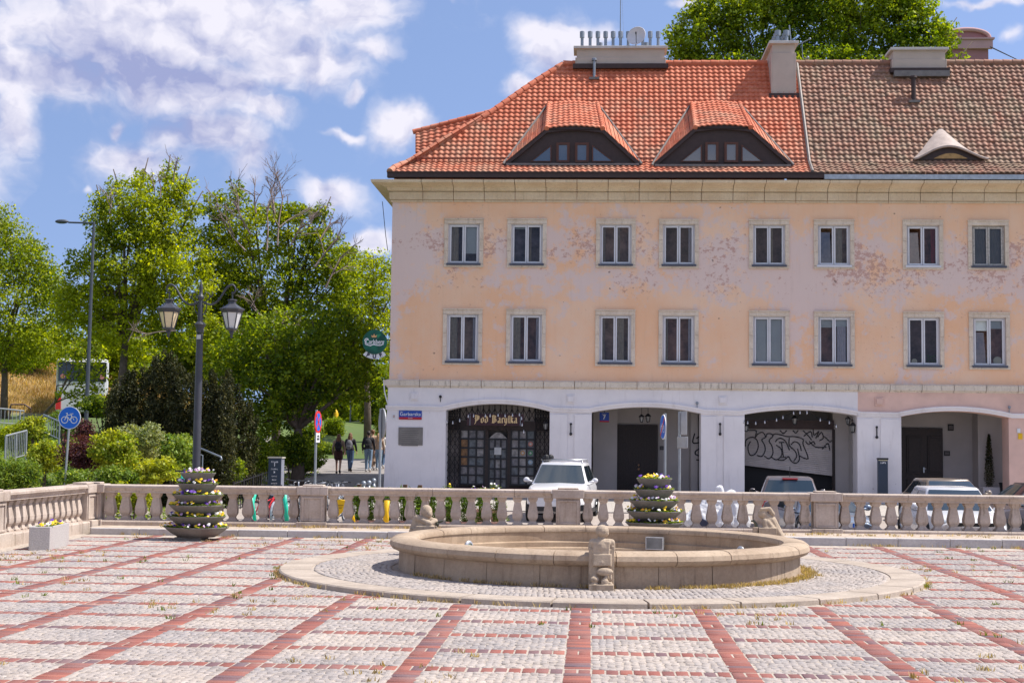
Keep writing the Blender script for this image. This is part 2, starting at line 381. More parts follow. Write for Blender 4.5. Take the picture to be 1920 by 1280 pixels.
for X in XS:
    if X < -10.3: continue
    y = 4.
    while y < 30.2:
        if not inring(X, y):
            near = min(abs(y-q) for q in YS)
            if near > .13: thick.append((X, y))
            elif near <= .065:
                pass
        y += .1275
    for q in YS:
        if not inring(X, q):
            for dx in (-.062, .062): thin.append((X+dx, q))
for q in YS:
    if q < 4: continue
    for i, X in enumerate(XS[:-1]):
        n = 10; w0 = X+.125; w1 = XS[i+1]-.125; st = (w1-w0)/n
        for k in range(n):
            x = w0+st*(k+.5)
            if x > -10.4 and not inring(x, q, RR+.08): thin.append((x, q))
vis = lambda p: p[1] > 11.6 and abs(p[0]+.055*p[1]) < .368*p[1]
bricks = [(p, 'a') for p in thick]+[(p, 'b') for p in thin]
seen = sorted([q for q in bricks if vis(q[0])], key=lambda q: q[0][1])
single = set(map(id, seen[:300]))
tA = tmpl(.243, .117); tB = tmpl(.109, .230)
meA = npmesh('t', tA[0], tA[1], m_brick); meB = npmesh('t', tB[0], tB[1], m_brick); mA, mB_ = meA.data, meB.data
bpy.data.objects.remove(meA); bpy.data.objects.remove(meB)
for q in seen[:300]:
    (x, y), k = q
    o = bpy.data.objects.new('brick', mA if k == 'a' else mB_); COL.objects.link(o); o.parent = plaza
    o.location = (x, y, random.uniform(-.004, .002)); o.rotation_euler = (random.uniform(-.006, .006), random.uniform(-.01, .01), random.uniform(-.012, .012))
vs, fs, k0 = [], [], 0
for kk, t in (('a', tA), ('b', tB)):
    P = [(x+random.uniform(-.003, .003), y, random.uniform(-.004, .002)) for q in bricks if id(q) not in single and q[1] == kk for x, y in [q[0]]]
    V, Fq = repl(t[0], t[1], P); vs.append(V); fs.append(Fq+k0); k0 += len(V)
tag(npmesh('brick_paving', np.vstack(vs), np.vstack(fs), m_brick, plaza), kind='stuff')
# setts: wavy courses inside every field
sp = []
for i, X in enumerate(XS[:-1]):
    for j, q in enumerate(YS[:-1]):
        x0, x1 = X+.128, XS[i+1]-.128; y0, y1 = q+.122, YS[j+1]-.122
        if x1 < -10.2 or y1 < 7: continue
        nr = 13; nc = 17; ph = random.random()*2
        for a in range(nr):
            for c in range(nc):
                x = x0+(c+.5)/nc*(x1-x0)+random.gauss(0, .010); y = y0+(a+.5)/nr*(y1-y0)
                y += .034*math.sin(2*PI*(x-x0)/(x1-x0)*1.5+ph)+random.gauss(0, .009)
                if y < y0+.03 or y > y1-.03: y = min(max(y, y0+.035), y1-.035)
                if not inring(x, y, RR+.05) and x > -10.35: sp.append((x, y))
sp = [p for p in sp if p[1] > 10.6 and abs(p[0]+.055*p[1]) < .45*p[1]]
T = tmpl(.078, .074, .03, .008)
sp.sort(key=lambda p: p[1]); sv = [p for p in sp if vis(p)]; s1 = set(sv[:300])
so_ = npmesh('t', T[0], T[1], m_sett); ms = so_.data; bpy.data.objects.remove(so_)
for x, y in sv[:300]:
    o = bpy.data.objects.new('paving_sett', ms); COL.objects.link(o); o.parent = plaza; o.location = (x, y, random.uniform(-.007, .006))
    o.rotation_euler = (random.uniform(-.05, .05), random.uniform(-.05, .05), random.uniform(-.12, .12))
def sett_field(P, name, parent, z=0., rotf=None):
    n = len(P); P = np.array(P); V0, F0 = T
    ang = np.array([rotf(*p) for p in P]) if rotf else rng.normal(0, .16, n)
    s = rng.uniform(.78, 1.15, (n, 2)); V = np.repeat(V0[None], n, 0)
    V[:, :, 0] *= s[:, :1]; V[:, :, 1] *= s[:, 1:]
    V[:, 4:, :2] += np.repeat(rng.normal(0, .006, (n, 4, 2)), 2, 1).reshape(n, 4, 2, 2).transpose(0, 2, 1, 3).reshape(n, 8, 2)
    tl = rng.normal(0, .03, (n, 2)); V[:, :, 2] += V[:, :, 0]*tl[:, :1]+V[:, :, 1]*tl[:, 1:]
    c, s_ = np.cos(ang)[:, None], np.sin(ang)[:, None]
    x = V[:, :, 0]*c-V[:, :, 1]*s_; y = V[:, :, 0]*s_+V[:, :, 1]*c
    V[:, :, 0] = x+P[:, :1]; V[:, :, 1] = y+P[:, 1:2]; V[:, :, 2] += z+rng.uniform(-.004, .003, (n, 1))
    Fq = F0[None]+(np.arange(n)*len(V0))[:, None, None]
    return tag(npmesh(name, V.reshape(-1, 3), Fq.reshape(-1, 4), m_sett, parent), kind='stuff')
sett_field([p for p in sp if p not in s1], 'sett_paving', plaza)
# ---------------------------------------------------------------- fountain
def stone(name, a, c_, st=(.25, .2, .15), sc=1.2, dark=.35):
    def fn(n, pos, geo, p):
        f = n.noise(pos, sc, 7, .65); f2 = n.noise(pos, 22, 6, .7)
        x, y, z = n.sep(pos)
        c = n.mix(n.mr(f, .35, .65), c4(a), c4(c_))
        c = n.mix(1., c, n.ramp(f2, [(.25, .84), (.75, 1.12)]), 'MULTIPLY')
        drip = n.noise(n.comb(n.math('MULTIPLY', x, 7.), n.math('MULTIPLY', y, 7.), n.math('MULTIPLY', z, .6)), 1.5, 5, .65)
        c = n.mix(n.mr(drip, .56, .74, 0, dark), c, c4(st))
        return c, n.noise(pos, 45, 8, .75)
    return M(name, fn=fn, rough=.88, bump=.55)
m_sand = stone('sandstone', (.34, .25, .175), (.47, .365, .265), (.15, .10, .065), 1.2, .65)
m_sand2 = stone('sandstone_figure', (.36, .28, .205), (.49, .39, .29), (.15, .11, .075), 4., .6)
m_bal = stone('balustrade_stone', (.40, .32, .265), (.54, .455, .39), (.17, .125, .085), 1.5, .75)
m_kerb = stone('kerb_granite', (.46, .43, .42), (.56, .53, .51), (.3, .27, .25), 3., .2)
ft = empty('fountain', (FC[0], FC[1], 0), 0, 'wide round sandstone fountain basin, dry, in the middle of the paved square', 'fountain')
m_ringst = stone('ring_slab', (.36, .295, .24), (.47, .395, .325), (.26, .2, .15), 2., .35)
NSL = 26
for i in range(NSL):                       # kerb ring of long curved slabs
    a0 = 2*PI*i/NSL+.003; a1 = 2*PI*(i+1)/NSL-.003; mb = MB(); n = 5; V = []
    for k in range(n+1):
        a = a0+(a1-a0)*k/n
        for r, z in ((RR-.5, -.02), (RR-.5, .068), (RR-.02, .072), (RR, .055), (RR+.005, -.02)): V.append((r*math.cos(a), r*math.sin(a), z))
    F_ = [(k*5+j, k*5+j+1, k*5+j+6, k*5+j+5) for k in range(n) for j in range(4)]
    mb.add(V, F_+[(0, 1, 2, 3, 4), (n*5+4, n*5+3, n*5+2, n*5+1, n*5)])
    mb.build('kerb_slab', m_ringst, ft)
bed = MB(); bed.lathe([(3.0, .055), (RR-.49, .055)], 72); bed.build('sett_bed', m_mort, ft)
P = []
for k, r in enumerate(np.arange(3.3, RR-.52, .080)):
    n = int(2*PI*r/.081)
    for j in range(n):
        a = 2*PI*(j+.5*(k % 2))/n; wv_ = .03*math.sin(a*34+k*.5)
        P.append(((r+(wv_ if 3.4 < r < RR-.62 else 0))*math.cos(a), (r+(wv_ if 3.4 < r < RR-.62 else 0))*math.sin(a)))
sett_field(P, 'ring_setts', ft, .07, lambda x, y: math.atan2(y, x)+random.gauss(0, .12))
prof_w = [(3.13, .03), (3.16, .06), (3.15, .39)]
prof_r = [(3.13, .36), (3.20, .362), (3.265, .39), (3.30, .44), (3.285, .505), (3.23, .545), (3.12, .565), (2.98, .56), (2.90, .54), (2.875, .50), (2.88, .46)]
prof_i = [(2.90, .47), (2.90, .30), (2.84, .28), (2.84, .20), (2.80, .18), (2.78, .115)]
NB_ = 24
def seg_ring(name, prof, N, gap, mat, parent, n=6, closed=True, off=0.):
    for i in range(N):
        a0 = off+2*PI*i/N+gap; a1 = off+2*PI*(i+1)/N-gap; L = len(prof); V = []
        jz = random.uniform(-.003, .003); jr = random.uniform(-.004, .004)
        for k in range(n+1):
            a = a0+(a1-a0)*k/n
            V += [((r+jr)*math.cos(a), (r+jr)*math.sin(a), z+jz) for r, z in prof]
        F_ = [(k*L+j+1, k*L+j, (k+1)*L+j, (k+1)*L+j+1) for k in range(n) for j in range(L-1)]
        F_ += [tuple(range(L)), tuple(range((n+1)*L-1, n*L-1, -1))] if closed else []
        mb = MB().add(V, F_); mb.build(name, mat, parent, auto=40)
seg_ring('wall_block', prof_w, NB_, .0016, m_sand, ft, closed=False)
seg_ring('rim_stone', prof_r, NB_, .0016, m_sand, ft, off=.07)
inn = MB().lathe(prof_i, 96).lathe([(3.14, .06), (3.14, .4)], 96); inn.build('inner_wall', stone('basin_inside', (.30, .21, .14), (.44, .33, .23), (.14, .10, .065), 1.2, .5), ft, auto=30)
MB().lathe([(.01, .12), (2.8, .115)], 72).build('basin_floor', stone('basin_floor', (.38, .30, .23), (.48, .40, .32), (.3, .24, .18), 1., .3), ft)
m_zinc = M('zinc', (.45, .47, .50), .45, .2, 6, metal=.7)
m_galv = M('galvanised', (.27, .30, .34), .5, .1, 8, metal=.6)
for px, py, sgn in ((845, 1017, 1), (1397, 1023, -1)):      # underwater lamps on the inner wall
    v = at(px, py, FC[1]+1.9 if sgn > 0 else FC[1]+1.4); a = math.atan2(v.y-FC[1], v.x-FC[0])
    l = empty('basin_lamp', (2.78*math.cos(a), 2.78*math.sin(a), .26), a+PI/2); l.parent = ft
    MB().lathe([(.07, 0), (.095, -.01), (.1, -.04), (.085, -.06), (.06, -.065)], 18, ax='y').build('lamp_housing', m_zinc, l)
    o = MB().lathe([(.001, -.055), (.075, -.05)], 18, ax='y').build('lamp_glass', M('lamp_glass', (.30, .38, .32), .1, 0), l)
    l.rotation_euler.z = a-PI/2
a = math.atan2(2.8, at(1237, 1017, FC[1]+2.8).x-FC[0]); ga = empty('overflow_grate', (2.80*math.cos(a), 2.80*math.sin(a), .30), a-PI/2); ga.parent = ft
mb = MB(); mb.box(-.16, .16, -.09, -.02, -.11, -.095).box(-.16, .16, -.09, -.02, .095, .11).box(-.16, -.145, -.09, -.02, -.0949, .0949).box(.145, .16, -.09, -.02, -.0949, .0949).build('grate_frame', m_zinc, ga)
mb = MB(); [mb.box(-.14+i*.02, -.133+i*.02, -.085, -.03, -.094, .094) for i in range(15)]; mb.build('grate_bars', m_zinc, ga)
MB().box(-.14, .14, -.03, -.022, -.094, .094).build('grate_back', M('black', (.012, .012, .014), .7, 0), ga)
def sculpt(name, prims, mat, parent=None, vox=.012, smooth=6, loc=None, rz=0):
    """solid carving: ellipsoids, tapered capsules and blocks fused into one continuous surface"""
    mb = MB()
    for p in prims:
        k = p[0]
        if k == 'e': mb.ball(p[1], 1., 12, sc=p[2])
        elif k == 'c':
            a, c, r0, r1 = Vector(p[1]), Vector(p[2]), p[3], p[4]
            mb.tube([a, c], [r0, r1], 10); mb.ball(a, r0, 10); mb.ball(c, r1, 10)
        elif k == 'b':
            (x, y, z), (sx_, sy_, sz_) = p[1], p[2]; T_ = Matrix.Translation((x, y, z))
            if len(p) > 3: T_ = T_ @ p[3]
            mb.box(-sx_, sx_, -sy_, sy_, -sz_, sz_, T=T_)
    o = mb.build(name, mat, parent, smooth=True)
    r = o.modifiers.new('fuse', 'REMESH'); r.mode = 'VOXEL'; r.voxel_size = vox; r.use_smooth_shade = True
    if smooth: s = o.modifiers.new('soften', 'SMOOTH'); s.iterations = smooth; s.factor = .5
    if loc is not None: o.location = loc
    o.rotation_euler.z = rz; return o
RX = lambda d: Matrix.Rotation(R_(d), 4, 'X'); RY = lambda d: Matrix.Rotation(R_(d), 4, 'Y')
# front: child seen from behind leaning over the rim, fish and pots at the foot (faces +Y)
v = at(1127, 1108, 19.62)
st = empty('stone_figure', (v.x, 19.72, .07), 0, 'stone carving of a crouching child seen from behind, at the front of the fountain rim', 'statue', 'carved children around the fountain'); st.scale = (1.0, 1.0, .90)
sculpt('figure', [
    ('e', (.01, .06, .87), (.092, .10, .095)), ('e', (.035, .09, .835), (.07, .09, .06)), ('c', (.0, .08, .78), (0, .06, .70), .05, .07),
    ('c', (-.085, .05, .69), (.10, .05, .69), .068, .068), ('b', (.0, .05, .57), (.112, .085, .14), RX(-5)), ('e', (.0, .04, .62), (.125, .085, .15)),
    ('b', (.012, .02, .43), (.122, .092, .085), RX(-7)), ('e', (.012, .02, .40), (.128, .105, .08)), ('b', (.0, .06, .50), (.155, .05, .17)),
    ('c', (.135, .05, .70), (.15, .10, .60), .052, .042), ('c', (-.12, .05, .70), (-.14, .10, .60), .052, .042),
    ('c', (-.065, .05, .34), (-.075, -.0, .16), .066, .045), ('c', (.075, .05, .34), (.085, 0, .17), .066, .045),
    ('e', (.05, -.08, .27), (.115, .05, .062)), ('c', (.12, -.08, .24), (.13, -.09, .17), .022, .018),
    ('e', (-.09, -.09, .155), (.062, .055, .05)), ('c', (-.09, -.09, .19), (-.085, -.09, .21), .022, .015), ('e', (-.09, -.09, .10), (.05, .05, .018)),
    ('e', (.05, -.10, .12), (.055, .045, .06)), ('c', (.05, -.1, .16), (.07, -.1, .19), .03, .022), ('e', (.125, -.1, .10), (.03, .03, .025)),
    ('b', (0, .07, .30), (.15, .08, .30)), ('b', (0, -.02, .04), (.165, .14, .045))], m_sand2, st, .0075, 2)
MB().box(-.17, -.125, .0, .2, 0, .62).box(.135, .175, .0, .2, 0, .65).build('back_slab', m_sand2, st, bevel=.008)
# left: child with folded arms on a block beside a spout, looking right
v = at(797, 985, 25.2)
st = empty('stone_figure', (v.x, 25.2, .09), 0, 'stone bust of a child with folded arms on a block, left side of the fountain', 'statue', 'carved children around the fountain')
zb = v.z-.09-.02
sculpt('figure', [('e', (.02, 0, zb+.27), (.105, .095, .115)), ('e', (.08, -.04, zb+.22), (.055, .06, .06)), ('e', (.115, -.06, zb+.255), (.018, .016, .018)),
    ('c', (.0, .0, zb+.17), (0, 0, zb+.1), .05, .07), ('c', (-.13, -.02, zb+.15), (.10, -.10, zb+.06), .062, .05), ('c', (.10, -.1, zb+.06), (.17, -.03, zb+.10), .048, .05),
    ('c', (-.14, .03, zb+.12), (-.22, .05, zb-.2), .085, .10), ('c', (-.02, .03, zb+.10), (-.06, .05, zb-.1), .12, .12), ('c', (.1, .03, zb+.12), (.17, 0, zb+.1), .05, .055),
    ('b', (.02, -.03, zb-.18), (.16, .12, .2)), ('b', (-.1, .05, zb-.3), (.16, .14, .28))], m_sand2, st, .010, 3)
MB().box(.11, .22, -.10, .06, 0, zb+.03).build('spout_block', m_sand2, st, bevel=.012)
MB().tube([(.19, -.06, zb-.1), (.2, -.06, zb+.03), (.24, -.06, zb+.09), (.32, -.06, zb+.11)], [.03, .026, .022, .016], 8).ball((.22, -.06, zb+.05), .035, 8, sc=(1, 1, 1.3)).build('bronze_spout', M('bronze', (.10, .10, .07), .4, .3, 20, metal=.7), st, auto=50)
# right: child with one arm over the head, facing left towards the spout
v = at(1440, 985, 25.0)
st = empty('stone_figure', (v.x, 25.0, .09), 0, 'stone child bending forward with an arm over its head, right side of the fountain rim', 'statue', 'carved children around the fountain')
zb = v.z-.09-.02
sculpt('figure', [('e', (-.09, 0, zb+.22), (.085, .08, .09)), ('e', (-.145, -.03, zb+.20), (.03, .04, .035)), ('c', (-.12, -.05, zb+.30), (.02, -.03, zb+.31), .03, .035),
    ('c', (.02, -.03, zb+.31), (.08, -.02, zb+.22), .036, .04), ('c', (-.03, 0, zb+.17), (.05, .02, zb+.10), .07, .10), ('c', (.05, .02, zb+.10), (.20, .03, zb-.16), .10, .085),
    ('c', (-.06, -.05, zb+.1), (-.04, -.07, zb-.0), .05, .055), ('c', (-.01, -.06, zb+.08), (.06, -.08, zb-.01), .05, .045), ('e', (-.03, -.04, zb+.05), (.08, .07, .08)),
    ('b', (-.02, -.02, zb-.2), (.15, .12, .19)), ('c', (.20, .03, zb-.16), (.25, .03, zb-.42), .085, .09)], m_sand2, st, .010, 3)
MB().box(-.26, -.18, -.1, .05, 0, zb+.0).build('spout_block', m_sand2, st, bevel=.012)
MB().tube([(-.2, -.06, zb-.05), (-.21, -.06, zb+.05), (-.25, -.06, zb+.10), (-.30, -.06, zb+.10)], [.03, .028, .022, .012], 8).build('bronze_spout', MATS['bronze'], st, auto=50)
# ---------------------------------------------------------------- balustrade
BP = [(.115, 0), (.115, .035), (.095, .045), (.075, .075), (.068, .10), (.105, .165), (.112, .20), (.112, .265), (.108, .275), (.108, .28), (.070, .50), (.072, .515), (.092, .54), (.092, .555), (.105, .57), (.105, .62)]
balme = MB().sq(BP).mesh('baluster'); balme.materials.append(m_bal)
def rail(mb, P0, P1, prof):              # prof: (offset across, z), swept from P0 to P1
    P0, P1 = Vector(P0), Vector(P1); d = (P1-P0).normalized(); nrm = Vector((d.y, -d.x, 0))
    n = len(prof); V = [P0+nrm*o+Vector((0, 0, z)) for o, z in prof]+[P1+nrm*o+Vector((0, 0, z)) for o, z in prof]
    mb.add(V, [(i, (i+1) % n, n+(i+1) % n, n+i) for i in range(n)]+[tuple(range(n))[::-1], tuple(range(n, 2*n))]); return mb
ZB = .235
capp = [(-.17, ZB+.60), (.17, ZB+.60), (.17, ZB+.645), (.19, ZB+.655), (.21, ZB+.70), (.235, ZB+.71), (.235, ZB+.755), (.21, ZB+.775), (-.21, ZB+.775), (-.235, ZB+.755), (-.235, ZB+.71), (-.21, ZB+.70), (-.19, ZB+.655), (-.17, ZB+.645)]
plip = [(-.26, -.05), (.30, -.05), (.30, ZB-.03), (.28, ZB-.0), (-.24, ZB)]
def balustrade(label, pts, piers, nb, joints, stretch=(1,)):
    t = empty('balustrade', (pts[0][0], pts[0][1], 0), 0, label, 'balustrade', 'stone balustrades edging the square'); org = Vector((pts[0][0], pts[0][1], 0))
    A, B = Vector((*pts[0], 0))-org, Vector((*pts[1], 0))-org; d = (B-A).normalized(); L = (B-A).length; ang = math.atan2(d.y, d.x)
    jj = [0]+joints+[L]
    for a, c in zip(jj[:-1], jj[1:]):
        rail(MB(), A+d*(a+.004), A+d*(c-.004), capp).build('rail_stone', m_bal, t)
        rail(MB(), A+d*(a+.003), A+d*(c-.003), plip).build('plinth_stone', m_bal, t)
    for s in piers:
        p = A+d*s; T_ = Matrix.Translation(p) @ Matrix.Rotation(ang, 4, 'Z')
        mb = MB()
        mb.box(-.265, .265, -.2, .2, ZB-.02, ZB+.60, T=T_)
        mb.box(-.235, -.185, -.226, -.2005, ZB+.03, ZB+.56, T=T_); mb.box(.185, .235, -.226, -.2005, ZB+.03, ZB+.56, T=T_)
        mb.box(-.1849, .1849, -.226, -.2005, ZB+.03, ZB+.07, T=T_); mb.box(-.1849, .1849, -.226, -.2005, ZB+.52, ZB+.56, T=T_)
        mb.box(-.33, .33, -.335, .3, -.05, ZB+.012, T=T_).build('pier', m_bal, t, bevel=.008)
        MB().box(-.35, .35, -.25, .25, ZB+.598, ZB+.787, T=T_).box(-.23, .23, -.16, .16, ZB+.787, ZB+.825, T=T_).build('pier_cap', m_bal, t, bevel=.015)
    edges = [-.4]+piers+[L+.4] if piers[0] > .5 else piers
    for a, c in zip(piers[:-1], piers[1:]):
        n = nb(c-a)
        for k in range(n):
            s = a+.265+(c-a-.53)*(k+.5)/n; p = A+d*s
            o = bpy.data.objects.new('baluster', balme); COL.objects.link(o); o.parent = t; o.location = (p.x, p.y, ZB-.01+random.uniform(-.003, .003)); o.rotation_euler.z = ang+random.gauss(0, .015)
    return t
def bl(x): return 31.62+(x+10.9)*.034
x0, x1 = -11.05, 13.6; L_ = math.hypot(x1-x0, bl(x1)-bl(x0))
pp = [at(px, 950, 31.9).x for px in (590, 1065, 1550)]
piers = [0.]+[(p-x0)*1.0006 for p in pp]; piers.append(piers[-1]+5.6)
bal1 = balustrade('long pale stone balustrade with vase balusters running across the back of the square', [(x0, bl(x0)), (x1, bl(x1))], piers, lambda l: int(round((l-.53)/.335)), [2.2, 4.3, piers[1]-.36, piers[1]+.36, 7.6, 9.4, piers[2]-.36, piers[2]+.36, 12.6, 14.4, piers[3]-.36, piers[3]+.36, 18, 20.2, piers[4]-.36])
# left arm coming towards the camera
c0 = Vector((x0, bl(x0), 0)); pB = Vector((-11.0, 25.9, 0))
bal2 = balustrade('sunlit side arm of the stone balustrade at the left edge of the square', [(-11.12, 20.2), (-11.10, bl(x0)-.34)], [.6, 6.1, 11.0], lambda l: int(round((l-.53)/.335)), [1.2, 3.4, 5.74, 6.46, 8.4, 10.2])
# kerb step before the balustrade
kbt = empty('kerb_step', (0, 30.3, 0)); tag(kbt, kind='structure')
xx = -10.6
while xx < 14:
    w = 1.06; MB().box(xx+.004, xx+w-.004, 0, .16, -.1, .13+.0022*(xx+10)+random.uniform(-.003, .003)).build('kerb_stone', m_kerb, kbt, bevel=.012); xx += w
sb = MB().add([(-10.7, 30.455, .125), (14, 30.455, .175), (14, 33.3, .175), (-10.7, 33.3, .125)], [(0, 1, 2, 3)])
o = sb.build('terrace_strip', M('sandy_ground', (.44, .36, .29), .95, .25, 6, bump=.4)); tag(o, kind='structure')
# ---------------------------------------------------------------- houses
YF = 52.4
def wx(px, py=700, Y=YF): return at(px, py, Y).x
def wz(py, px=1300, Y=YF): return at(px, py, Y).z
def facade_c(n, pos, geo, p):
    x, y, z = n.sep(pos)
    base = n.mix(n.mr(n.noise(pos, .45, 4, .6), .35, .65), (.84, .495, .30, 1), (.84, .57, .40, 1))
    fine = n.noise(pos, 2.6, 8, .68); edge = n.noise(pos, 9., 7, .75); big = n.noise(pos, .33, 4, .6)
    band = n.math('ADD', n.mr(n.math('ABSOLUTE', n.math('SUBTRACT', z, 8.6)), .6, 2.0, .085, -.06), n.mr(x, -7.4, -5.2, .12, 0))
    f1 = n.math('ADD', n.math('ADD', n.math('MULTIPLY', fine, .55), n.math('MULTIPLY', big, .6)), band)
    f1 = n.math('ADD', f1, n.math('MULTIPLY', n.math('SUBTRACT', edge, .5), .22))
    c = n.mix(n.mr(f1, .575, .655, 0, .78), base, (.70, .57, .55, 1))
    # bare reddish patches where the top coats have flaked off
    fl = n.noise(n.vmath('MULTIPLY', pos, (1., 1., 1.25)), 4.6, 9, .74, dist=.35); f3 = n.noise(pos, .62, 3, .5)
    lim = n.math('ADD', n.math('MULTIPLY', n.mr(n.math('ABSOLUTE', n.math('SUBTRACT', z, 8.75)), .5, 1.7, .165, 0), n.mr(f3, .42, .62)), n.mr(fl, 0, 1, 0, 1))
    red = n.mr(lim, .672, .684)
    red = n.math('MAXIMUM', red, n.math('MULTIPLY', n.mr(fl, .685, .69), .9))
    sm = n.noise(pos, 8.5, 6, .7, dist=.4); near_ = n.mr(n.math('ADD', lim, n.math('MULTIPLY', n.math('SUBTRACT', f3, .5), .3)), .60, .66)
    red = n.math('MAXIMUM', red, n.math('MULTIPLY', n.mr(sm, .55, .565), near_))
    c = n.mix(n.math('MULTIPLY', red, .72), c, (.50, .27, .22, 1))
    # pale washed streaks and faint runs
    st = n.noise(n.comb(n.math('MULTIPLY', x, 5.), 0., n.math('MULTIPLY', z, .35)), 1.2, 5, .6)
    c = n.mix(n.mr(st, .54, .76, 0, .14), c, (.78, .64, .53, 1))
    c = n.mix(n.mr(st, .44, .30, 0, .10), c, (.40, .27, .20, 1))
    pits = n.mr(n.noise(pos, 3.7, 2, .4), .755, .762)
    c = n.mix(n.math('MULTIPLY', pits, .7), c, (.16, .09, .07, 1))
    return c, n.noise(pos, 26, 8, .7)
m_fac = M('peeling_peach_plaster', fn=facade_c, rough=.92, bump=.35)
def white_c(n, pos, geo, p):
    x, y, z = n.sep(pos)
    c = n.mix(n.mr(n.noise(pos, .8, 6, .6), .35, .65), (.70, .66, .665, 1), (.79, .745, .745, 1))
    st = n.noise(n.comb(n.math('MULTIPLY', x, 4.), n.math('MULTIPLY', y, 4.), n.math('MULTIPLY', z, .5)), 1.5, 6, .65)
    c = n.mix(n.mr(st, .56, .75, 0, .3), c, (.40, .35, .33, 1))
    sp_ = n.mr(n.noise(pos, 5., 3, .5), .735, .75)
    low = n.mr(z, .2, 1.2, 1, .12)
    c = n.mix(n.math('MULTIPLY', sp_, low), c, (.18, .13, .12, 1))
    return c, n.noise(pos, 30, 7, .7)
m_white = M('white_plaster', fn=white_c, rough=.9, bump=.3)
m_pink = M('pink_plaster', (.68, .46, .385), .9, .12, 1.2, bump=.2)
m_corn = stone('cornice_stone', (.64, .49, .33), (.74, .60, .43), (.30, .22, .14), 1.2, .5)
m_strg = stone('string_course_stone', (.62, .54, .45), (.72, .64, .55), (.20, .16, .12), 1.6, .85)
m_sur = stone('window_surround', (.62, .50, .39), (.74, .63, .52), (.30, .22, .16), 2.2, .6)
m_pvc = M('white_frame', (.66, .65, .68), .4, .04, 3)
m_dsill = M('sill_metal', (.10, .10, .12), .4, .1, 4, metal=.5)
m_refls = [M('room_%d' % i, c, .9, .6, 2.5) for i, c in enumerate([(.30, .15, .11), (.16, .10, .10), (.38, .20, .14), (.20, .18, .21), (.44, .30, .22)])]  # brown tones painted on the rooms imitate roofs reflected in the panes
m_cur = M('curtain', (.42, .36, .28), .9, .15, 9)
m_blind = M('blind', (.60, .65, .64), .8, .05, 3)
m_arc = M('arcade_wall', (.46, .42, .40), .92, .10, .9, bump=.2)
m_dark = M('dark_iron', (.014, .013, .016), .5, .2, 20)
m_door = M('dark_door_wood', (.028, .017, .015), .5, .3, 14, bump=.2)
m_brown = M('brown_board', (.050, .030, .028), .6, .15, 8)
def glass(name, tint=(.02, .022, .025), refl=.5, ior=1.5):
    if name in MATS: return MATS[name]
    m = bpy.data.materials.new(name); m.use_nodes = True; t = m.node_tree; MATS[name] = m; t.nodes.clear()
    g = t.nodes.new('ShaderNodeBsdfGlossy'); g.inputs['Roughness'].default_value = .03; tr = t.nodes.new('ShaderNodeBsdfTransparent'); tr.inputs[0].default_value = (.82, .82, .84, 1)
    lw = t.nodes.new('ShaderNodeFresnel'); lw.inputs[0].default_value = ior
    mx = t.nodes.new('ShaderNodeMixShader'); o = t.nodes.new('ShaderNodeOutputMaterial')
    t.links.new(lw.outputs[0], mx.inputs[0]); t.links.new(tr.outputs[0], mx.inputs[1]); t.links.new(g.outputs[0], mx.inputs[2]); t.links.new(mx.outputs[0], o.inputs[0]); return m
m_glass = glass('window_glass')
m_glass2 = glass('window_glass_bright', ior=2.3)
XL, XM, XR = wx(732, 600), wx(1608, 820), 22.0
hA = empty('terraced_house', (XL, YF, 0), 0, 'corner house with bright orange tiled hip roof and peeling peach walls above white arches', 'house', 'terraced houses on the square')
hB = empty('terraced_house', (XM, YF, 0), 0, 'right-hand terraced house with weathered brown tiled roof and pink wall over its arch', 'house', 'terraced houses on the square')
def par(o, h):                            # keep world coordinates under a house empty
    o.parent = h; o.matrix_parent_inverse = Matrix.Translation(-Vector(h.location)); return o
ZS, ZC = wz(716), wz(382)                 # top of string course, underside of cornice
wins = []                                 # centre x, z0, z1
UZ = [(wz(501, 870), wz(412, 870)), (wz(684, 870), wz(581, 870))]
WPX = [(832, 905), (950, 1024), (1118, 1190), (1237, 1308), (1406, 1478), (1527, 1601), (1695, 1767), (1817, 1891)]
WCX = [(wx(a, 550)+wx(c, 550))/2 for a, c in WPX]
step_ = WCX[7]-WCX[6]; WCX += [WCX[7]+2.75*(WCX[6]-WCX[5])/(WCX[6]-WCX[5])*1.2, ]
WCX = WCX[:8]+[WCX[7]+3.35, WCX[7]+5.75]
HW = .725
def wall_holes(x0, x1, z0, z1, holes, Y, name, mat, h, depth=.2):
    xs = sorted({x0, x1}|{v for a, c, d, e in holes for v in (a, c) if x0 < v < x1}); zs = sorted({z0, z1}|{v for a, c, d, e in holes for v in (d, e)})
    mb = MB()
    for i in range(len(xs)-1):
        for j in range(len(zs)-1):
            cx, cz = (xs[i]+xs[i+1])/2, (zs[j]+zs[j+1])/2
            if any(a < cx < c and d < cz < e for a, c, d, e in holes): continue
            mb.add([(xs[i], Y, zs[j]), (xs[i+1], Y, zs[j]), (xs[i+1], Y, zs[j+1]), (xs[i], Y, zs[j+1])], [(0, 1, 2, 3)])
    for a, c, d, e in holes:
        if not x0 < (a+c)/2 < x1: continue
        mb.add([(a, Y, d), (a, Y+depth, d), (a, Y+depth, e), (a, Y, e)], [(0, 1, 2, 3)]); mb.add([(c, Y, d), (c, Y+depth, d), (c, Y+depth, e), (c, Y, e)], [(3, 2, 1, 0)])
        mb.add([(a, Y, e), (a, Y+depth, e), (c, Y+depth, e), (c, Y, e)], [(0, 1, 2, 3)]); mb.add([(a, Y, d), (a, Y+depth, d), (c, Y+depth, d), (c, Y, d)], [(3, 2, 1, 0)])
    return par(mb.build(name, mat), h)
holes = [(c-HW+.13, c+HW-.13, z0+.1, z1-.13) for c in WCX for z0, z1 in UZ]
